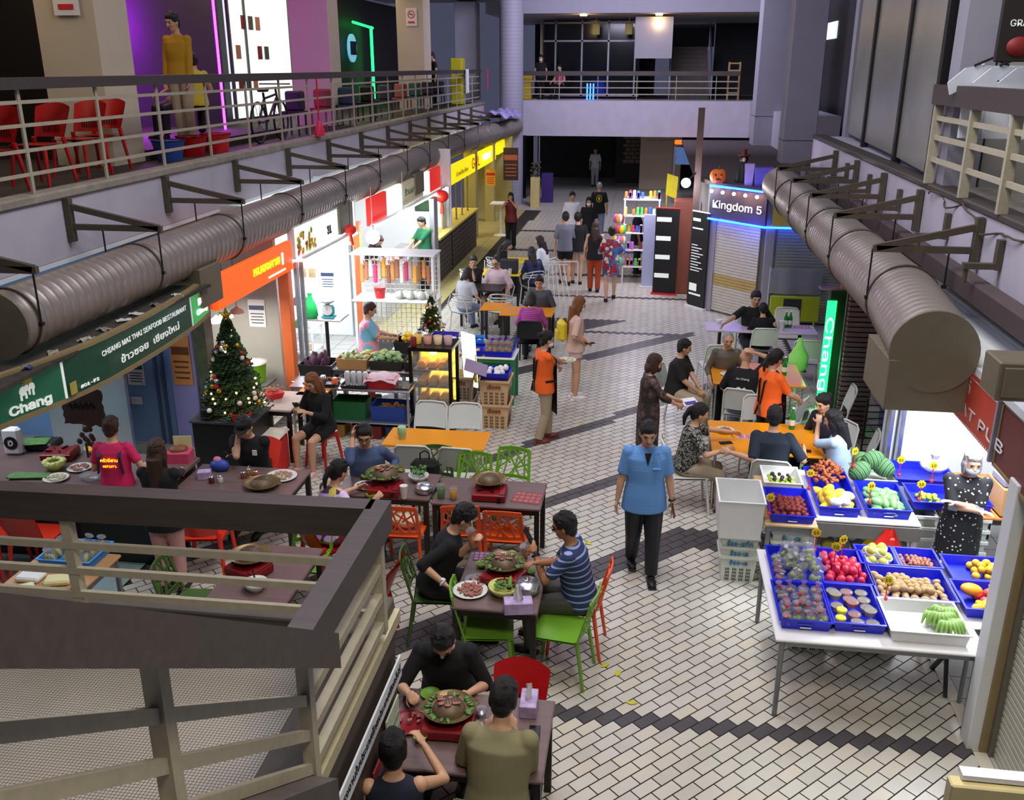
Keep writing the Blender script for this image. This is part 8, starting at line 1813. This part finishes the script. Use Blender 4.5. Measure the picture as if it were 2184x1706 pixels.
for k in range(90):
    m = TC[q.randrange(8)]; lv = q.randrange(5); tt = thing('toy', 'small colourful toy or packet on the white rack', 'toy', (-.5+.095*(k % 9), 22.34+.07*((k//9) % 3), [.412, .812, 1.212, 1.612, 1.992][lv]), 0, 'goods on the toy rack'); mb = MB(); mb.box((0, 0, .09), (.07, .06, .12+.1*q.random()), bev=.015); mb.build('toy', m, tt)
for k in range(24): tt = thing('toy', 'colourful toy packet hanging low on the toy stall', 'toy', (-.72+.05*(k % 5), 22.2+.03*(k % 3), .55+.25*(k//5)), 0, 'toys hanging on the stall'); mb = MB(); mb.ell((0, 0, 0), (.06, .04, .11), 8, 6); mb.build('toy', TC[k % 8], tt)
person('bald man in a navy shirt behind the toy stall', (-.22, 23.5), R(-80), 1.70, hair=('crop', 'hair_grey'), top='cloth_navy', bottom='cloth_navy', far=1, headp=25); lamp('toy_stall_light', 'AREA', (-.2, 21.7, 2.7), 50, '#F0E8FF', .6)
t = thing('yellow_flag', 'yellow board above the toy stall', 'board', (.42, 23.2, 2.0)); mb = MB(); mb.slab([(0, 0, 0), (.26, 0, -.1), (.28, 0, .42), (.02, 0, .5)], .02); mb.cone((.03, .0, -2.0), (.03, 0, .4), .015, n=6); mb.build('board', '#E8D81A', t)
t = thing('cloth_sheet', 'white sheet hanging on the green lit shutter', 'sheet', (2.95, 18.7, 0)); mb = MB(); mb.grid(lambda u, v: (-.5+u, -.02+.02*sin(u*14), .70+.48*v), 14, 6, th=.01); mb.cone((-.5, .02, 0), (-.5, .02, 1.2), .015, n=6); mb.build('sheet', 'cloth_palegrey', t)
t = thing('menu_board', 'yellow green menu board with a dark screen below the white sheet', 'board', (2.95, 18.55, 0)); mb = MB(); mb.box((0, 0, .42), (.95, .05, .5), bev=.01); mb.cone((-.4, 0, 0), (-.4, 0, .2), .02, n=6); mb.cone((.4, 0, 0), (.4, 0, .2), .02, n=6); mb.build('board', '#A8B81A', t); mb = MB(); mb.box((-.05, -.03, .42), (.34, .01, .40)); mb.build('screen', '#2A2E34', t)
t = thing('lit_sign', 'glowing orange sign over a sea picture in the far hall', 'sign', (1.32, 36.6, 2.25)); mb = MB(); mb.box((0, 0, 0), (.85, .1, .16), bev=.03); mb.build('lamp', 'strip_orange', t); mb = MB(); mb.box((0, .05, -.5), (.85, .05, .62)); mb.build('picture', '#5A80B0', t); mb = MB(); mb.box((-.4, .02, -1.2), (.05, .05, 2.1)); mb.build('frame', 'steel_grey', t)
# ---------------------------------------------------------------- upper right: glass front, shirts, signs
mat('glass_grey', '#85877B', .3, noise=.2, scale=1.2)
for k, (a, b) in enumerate((((3.62, 18.6), (3.48, 16.5)), ((3.48, 16.5), (3.33, 13.7)), ((3.33, 13.7), (3.16, 11.4)))):
    mb = MB(); mb.slab([(a[0], a[1], 3.75), (b[0], b[1], 3.75), (b[0], b[1], 7.2), (a[0], a[1], 7.2)], .03); struct('window_%d' % (k+2), mb, ['glass_grey']); mb = MB(); mb.box((b[0]-.02, b[1], 5.4), (.10, .12, 3.6)); struct('trim_%d' % (16+k), mb, ['black'])
mb = MB(); mb.box((3.66, 18.85, 5.3), (.2, .3, 3.6)); mb.box((3.30, 11.0, 5.3), (.34, .35, 3.6)); struct('wall_glass_piers', mb, ['pillar_grey'])
mb = MB(); mb.box((4.3, 10.9, 5.3), (1.6, .1, 3.6)); mb.box((5.2, 8, 5.3), (.1, 6, 3.6)); struct('wall_upper_right', mb, ['shop_grey'])
t = thing('shop_sign', 'dark framed sign with the letters GRAN and a red oval badge', 'sign', (3.28, 9.65, 5.25)); mb = MB(); mb.box((0, 0, 0), (.42, .05, .62), bev=.01); mb.build('board', '#2A2320', t); text('lettering', 'GRAN', .11, (-.02, -.03, .02), (1,0,0), (0,0,1), 'letter_white', t, .003); mb = MB(); mb.lathe([(.001, 0), (.085, 0), (.085, .01), (.001, .01)], n=24); o = mb.build('badge', '#8A2420', t); o.rotation_euler = (pi/2, 0, 0); o.scale = (1.3, 1, 1); o.location = (-.02, -.03, -.18)
for k in range(4):
    t = thing('hanging_shirt', ['white t-shirt nearest the railing corner', 'white t-shirt with THAILAND print', 'white t-shirt at the right edge of the view', 'pale t-shirt behind the printed one'][k], 't-shirt', (3.28+.22*k, 10.35+.12*(k == 3)-.05*k, 4.22), R(0)); t.scale = (1.15, 1, 1.15); mb = MB()
    pts = [(-.18, 0), (.18, 0), (.19, .42), (.30, .36), (.33, .46), (.20, .58), (.08, .60), (0, .575), (-.08, .60), (-.20, .58), (-.33, .46), (-.30, .36), (-.19, .42)]; mb.slab([(x, 0, z) for x, z in pts][::-1], .03); mb.build('shirt', 'cloth_white', t); mb = MB(); mb.tube([(-.14, -.01, .60), (0, -.01, .66), (.14, -.01, .60)], .012, n=5); mb.build('hanger', 'black', t)
    if k == 1: text('print', 'THAILAND', .06, (0, -.035, .38), (1,0,0), (0,0,1), 'black', t, .002)
t = thing('clothes_rail', 'white rail with black hangers above the white shirts', 'rail', (3.6, 10.4, 3.7)); mb = MB(); mb.bar((-.4, 0, 1.2), (.4, 0, 1.2), .02); mb.bar((-.38, 0, 0), (-.38, 0, 1.25), .02); mb.bar((.38, 0, 0), (.38, 0, 1.25), .02); mb.build('frame', 'white', t); mb = MB()
for k in range(8): mb.tube([(-.25+.05*k, -.1, 1.06+.03*(k % 2)), (-.2+.05*k, 0, 1.18), (-.1+.05*k, .1, 1.05)], .012, n=5)
mb.build('hangers', 'black', t)
q_ = PX(1745, 70, 5.4); t = flat_sign('shop_sign', 'lit cream shop sign seen between the right pillars', q_.y-3, q_.y+3, q_.z-.25, q_.z+.25, 5.46, 'sign_white', side=-1)
# ---------------------------------------------------------------- upper left walkway
a = person('smiling man in a mustard shirt and khaki trousers standing on the upper walkway', (-6.98, 13.95), R(172), 1.82, top='cloth_mustard', bottom='khaki', sleeve=1.9, hem=-.06, z=3.815, hl=(-.20, .10, .88), hr=(.20, .10, .88), heady=12)
person('blonde haired person in a blue shirt behind the pale pillar edge', (-7.5, 14.9), R(150), 1.6, pose='sit', z=3.815, hair=('bob', 'hair_auburn'), top='#1E2E8A', far=1); person('person in a yellow and black shirt seated behind the man in mustard', (-7.15, 14.75), R(40), 1.6, pose='sit', z=3.815, top='#C9B81A', bottom='cloth_black', far=1, faceparts=False)
for k, (x, y) in enumerate(((-6.62, 8.9), (-6.62, 9.75), (-6.68, 10.6), (-6.8, 11.25))): chair_at('red', x, y, 178, 'glossy red slotted chair behind the walkway railing, %s from the left' % ('first', 'second', 'third', 'fourth')[k], z=3.665)
for k, (x, y, m, l) in enumerate(((-6.6, 12.6, '#2A4A9A', 'blue'), (-6.65, 13.4, 'plastic_red', 'dark red'), (-6.55, 14.0, 'price_red', 'bright red'))):
    t = thing('wash_tub', l+' tub on the floor behind the walkway railing', 'tub', (x, y, 3.665+(.15 if y > 12.5 and x < -6.85 else 0))); mb = MB(); mb.lathe([(.16, 0), (.22, .26), (.24, .28), (.20, .24), (.001, .05)], n=22); mb.build('tub', m, t)
t = thing('bicycle', 'dark bicycle parked behind the walkway railing', 'bicycle', (-6.55, 16.2, 3.665), R(90))
for x in (-.5, .5): mb = MB(); mb.tube([(x+.33*cos(k*pi/12), 0, .34+.33*sin(k*pi/12)) for k in range(24)], .02, n=6, closed=True); [mb.bar((x, 0, .34), (x+.32*cos(k*pi/5), 0, .34+.32*sin(k*pi/5)), .005) for k in range(10)]; mb.build('wheel', 'black', t)
mb = MB(); [mb.bar(p, q, .03) for p, q in (((-.5, 0, .34), (-.12, 0, .34)), ((-.12, 0, .34), (-.22, 0, .82)), ((-.5, 0, .34), (-.2, 0, .72)), ((-.2, 0, .72), (.36, 0, .78)), ((-.12, 0, .34), (.36, 0, .72)), ((.5, 0, .34), (.34, 0, .9)))]; mb.build('frame', '#2A2A2E', t); mb = MB(); mb.box((-.22, 0, .86), (.24, .13, .06), bev=.02); mb.build('saddle', 'black', t); mb = MB(); mb.bar((.33, -.28, .95), (.33, .28, .95), .025); mb.build('handlebar', 'stainless', t)
t = thing('dustpan', 'long handled red dustpan hooked on the walkway railing', 'dustpan', (-6.02, 17.2, 3.70)); mb = MB(); mb.cone((0, 0, .25), (0, .0, 1.0), .015, n=7); mb.build('handle', 'price_red', t); mb = MB(); mb.lathe([(.16, 0), (.16, .1), (.08, .24), (.02, .27)], n=12, sx=.5); mb.build('pan', '#D8204A', t)
t = thing('stacked_crate', 'yellow beer crate on the upper walkway at the far left', 'crate', (-7.9, 9.9, 3.665)); mb = MB(); mb.box((0, 0, .62), (.42, .4, .32), bev=.01); mb.box((0, 0, .25), (.42, .4, .5), bev=.01); mb.build('crate', '#C9B01A', t); mb = MB(); mb.box((0, 0, 1.4), (.44, .42, 1.2), bev=.02); mb.build('green_chiller', '#0E3A20', t)
for (x, y, z_, c) in ((-7.26, 29.55, 6.3, 'on the third pillar'), (-7.25, 11.68, 5.75, 'high on the nearest pillar')):
    t = thing('no_smoking_sign', 'white no smoking notice '+c, 'sign', (x, y, z_)); mb = MB(); mb.box((0, 0, 0), (.34, .01, .5)); mb.build('plate', 'white', t); mb = MB(); mb.tube([(.10*cos(k*pi/12), -.01, .07+.10*sin(k*pi/12)) for k in range(24)], .012, n=5, closed=True); mb.bar((-.07, -.01, .14), (.07, -.01, .0), .02, .01); mb.box((0, -.01, -.15), (.2, .01, .06)); mb.build('symbol', 'price_red', t); mb = MB(); mb.box((0, -.008, .07), (.12, .01, .02)); mb.build('cigarette', 'black', t)
t = thing('neon_tube', 'vertical magenta neon tube beside the man in mustard', 'neon', (-7.75, 17.0, 3.665)); mb = MB(); mb.cone((0, 0, 0), (0, .0, 3.6), .022, n=8); mb.build('tube', 'neon_magenta', t); mb = MB(); mb.box((-.03, .03, 1.8), (.04, .04, 3.6)); mb.build('backing', '#3A1A4A', t)
t = thing('neon_tube', 'magenta neon tube deeper inside the bar', 'neon', (-9.4, 16.6, 3.665)); mb = MB(); mb.cone((0, 0, 0), (0, .0, 3.4), .022, n=8); mb.build('tube', 'neon_magenta', t); lamp('magenta_light', 'POINT', (-8.9, 17.2, 5.6), 90, '#D030FF', radius=.3); lamp('magenta_light', 'POINT', (-8.3, 15.4, 4.2), 30, '#D030FF', radius=.2)
mb = MB(); mb.box((-8.8, 13.0, 5.3), (1.9, .1, 3.3)); struct('wall_bar_light_stop', mb, ['dark_wall'])  # added wall that stops magenta light spilling left of the first pillar
mb = MB(); mb.box((-9.6, 18.3, 5.3), (.12, 5.6, 3.3)); struct('wall_bar_glow', mb, ['#4A2A5A'])  # magenta neon glow on this wall is put into its purple colour
t = thing('lit_shopfront', 'pale green lit glass shopfront with posters on the upper walkway', 'shopfront', (-9.5, 23.3, 3.665)); mb = MB(); mb.box((0, 0, 1.7), (.08, 3.8, 3.2)); mb.build('pane', 'sign_white', t); mb = MB()
for y in (-1.9, -1.0, 1.85): mb.box((.05, y, 1.7), (.06, .07, 3.3))
mb.build('frame', '#5A6A5A', t)
for k in range(9): mb = MB(); mb.box((.06, -1.5+.42*(k % 5), .9+.65*(k//3)), (.01, .26, .3)); mb.build('poster', ('#8A2A3A', '#5A5A60', '#C98A7A')[k % 3], t)
lamp('shopfront_light', 'AREA', (-8.9, 23.3, 5.4), 20, '#D8FFE0', 1.5, rot=(0, R(-90), 0))
t = thing('neon_tube', 'bright green neon strip farther along the upper walkway', 'neon', (-9.4, 32.6, 3.665)); mb = MB(); mb.cone((0, 0, .2), (0, 0, 2.5), .05, n=8); mb.cone((0, -2.0, 2.55), (0, .2, 2.45), .04, n=8); mb.build('tube', 'neon_green', t)
t = thing('round_sign', 'round pale blue lit sign near the green neon', 'sign', (-9.5, 30.6, 5.45)); mb = MB(); mb.cone((0, 0, 0), (.06, 0, 0), .42, n=28, smooth=False); mb.build('disc', '#7ACFF0', t); MT('#7ACFF0').node_tree.nodes['Principled BSDF'].inputs['Emission Color'].default_value = lin('#7ACFF0'); MT('#7ACFF0').node_tree.nodes['Principled BSDF'].inputs['Emission Strength'].default_value = .6; mb = MB(); mb.box((.08, 0, 0), (.03, .56, .4)); mb.build('screen', '#0A1A3A', t)
for k in range(9): t = thing('stacked_stool', 'dark stool or crate among the clutter on the far upper walkway', 'stool', (-6.75, 17.9+1.6*k, 3.665), 0, 'clutter on the far upper walkway'); mb = MB(); mb.box((0, 0, .42), (.36, .5, .04)); [mb.box((sx*.15, sy*.2, .2), (.03, .03, .4)) for sx in (-1, 1) for sy in (-1, 1)]; mb.box((0, .1, .62), (.3, .3, .36), bev=.03); mb.build('stool', ('#2A2A34', '#8A4A34', '#1D4A44', 'black')[k % 4], t)
t = thing('yellow_case', 'tall yellow case on the far upper walkway', 'case', (-6.6, 33.2, 3.665)); mb = MB(); mb.box((0, 0, .75), (.4, .6, 1.5), bev=.03); mb.build('case', '#B8B01A', t)
for k, (y, m) in enumerate(((31.9, 'cloth_white'), (36.0, '#C86A8A'))): t = thing('hung_cloth', ('white cloth', 'pink cloth')[k]+' hung over the far walkway handrail', 'cloth', (-6.03, y, 4.1)); mb = MB(); mb.grid(lambda u, v: (.02*sin(u*9), (u-.5)*.5, .72*v), 8, 6, th=.02); mb.box((0, 0, .36), (.03, .46, .7)); mb.build('cloth', m, t)
for x, y, f, l, k in ((-6.95, 31.0, 120, 'person with dark hair by the white cloth on the far upper walkway', dict(top='cloth_black')), (-4.36, 38.5, 185, 'person in black with a pale mask on the end bridge', dict(top='cloth_black', mask='mask_white')), (-3.62, 38.7, 150, 'seated person in a pink top on the end bridge', dict(top='#A84A6A', pose='sit'))): person(l, (x, y), R(f), 1.66, bottom='cloth_black', far=2, z=3.665, faceparts=False, **k)
t = thing('neon_tube', 'small blue neon posts behind the end bridge railing', 'neon', (-2.4, 38.3, 3.665)); mb = MB(); [mb.cone((x, 0, 0), (x, 0, .62), .03, n=6) for x in (-.12, 0, .12)]; mb.build('tube', 'neon_blue', t)
t = thing('yellow_chair', 'yellow seat at the left end of the end bridge', 'chair', (-4.85, 37.9, 3.665)); mb = MB(); mb.box((0, 0, .35), (.4, .4, .7), bev=.05); mb.box((0, .18, .75), (.4, .06, .4), bev=.02); mb.build('seat', '#B8A01A', t)
t = thing('ladder_chair', 'tall pale wooden stool at the right end of the end bridge', 'stool', (3.0, 38.2, 3.665)); mb = MB(); [mb.box((sx*.2, sy*.18, .7), (.04, .04, 1.4)) for sx in (-1, 1) for sy in (-1, 1)]; [mb.box((0, -.18, z), (.42, .03, .05)) for z in (.3, .7, 1.1, 1.35)]; mb.build('frame', '#A88A5A', t)
for x in (-2.7, .1): t = thing('ceiling_spot', 'small round ceiling lamp over the %s of the end bridge' % ('left' if x < 0 else 'right'), 'lamp', (x, 37.9, 6.74)); mb = MB(); mb.cone((0, 0, 0), (0, 0, -.05), .13, n=16); mb.build('lamp', 'bulb_warm', t); lamp('bridge_spot', 'POINT', (x, 37.9, 6.4), 12, '#FFD890', radius=.1)
for k, x in enumerate((-2.35, -1.05)): t = thing('hanging_lantern', 'yellow hanging lantern, %s one in the dark upper hall' % ('left', 'right')[k], 'lantern', (x, 40.2, 6.3)); mb = MB(); mb.box((0, 0, 0), (.3, .2, .42), bev=.03); mb.cone((0, 0, .2), (0, 0, .48), .02, n=5); mb.build('lantern', '#B8B05A', t)
# ---------------------------------------------------------------- banner and posters on the landing wall
t = thing('thai_banner', 'long white banner with black Thai lettering on the stair landing wall', 'banner', (-1.415, 4.2, 1.32)); mb = MB(); mb.box((0, 0, 0), (.012, 1.40, .15)); mb.build('cloth', 'cloth_white', t); text('lettering', 'งานแรงงานในประเทศไทยประเทศสิงคโปร์', .10, (.008, 0, 0), (0,1,0), (0,0,1), 'black', t, .002, fnt='NotoSansThai', width=1.34)
t = thing('wall_poster', 'white and green poster hanging at the corner of the landing wall', 'poster', (-1.43, 4.72, .85)); mb = MB(); mb.box((0, 0, 0), (.01, .28, .55)); mb.build('sheet', '#C9D4C0', t); mb = MB(); [mb.box((.007, 0, -.2+.09*k), (.003, .24, .03)) for k in range(5)]; mb.build('print', '#8FB08A', t)
t = thing('wall_poster', 'red and blue poster beside the white and green one', 'poster', (-1.43, 4.40, .80)); mb = MB(); mb.box((0, 0, 0), (.01, .24, .40)); mb.build('sheet', '#B83A34', t); mb = MB(); mb.box((.007, 0, .05), (.003, .18, .12)); mb.build('print', '#3A3A5A', t)
# ---------------------------------------------------------------- light
lamp('courtyard_floodlight', 'AREA', (-.3, 7.5, 9.5), 600, '#F0EDEE', 3.5, 6)
lamp('courtyard_floodlight', 'AREA', (-1.5, 20, 9.5), 300, '#E6DCEC', 4, 8)
lamp('near_lamp', 'AREA', (1.0, 1.5, 7.5), 240, '#FFF2DE', 1.5)
lamp('left_walk_ceiling_light', 'AREA', (-8.2, 13, 7.1), 85, '#FFE3B8', .6, 10)
lamp('left_walk_ceiling_light', 'AREA', (-8.2, 26, 7.1), 85, '#FFE3B8', .6, 10)
lamp('bridge_fill_light', 'AREA', (-1, 29, 8.2), 700, '#E4DEFF', 3, rot=(R(62), 0, 0))  # unseen light added to brighten the white end bridge
lamp('upper_right_floodlight', 'AREA', (-3.5, 9, 8.6), 170, '#E9E4FF', 2, rot=(0, R(-58), 0))
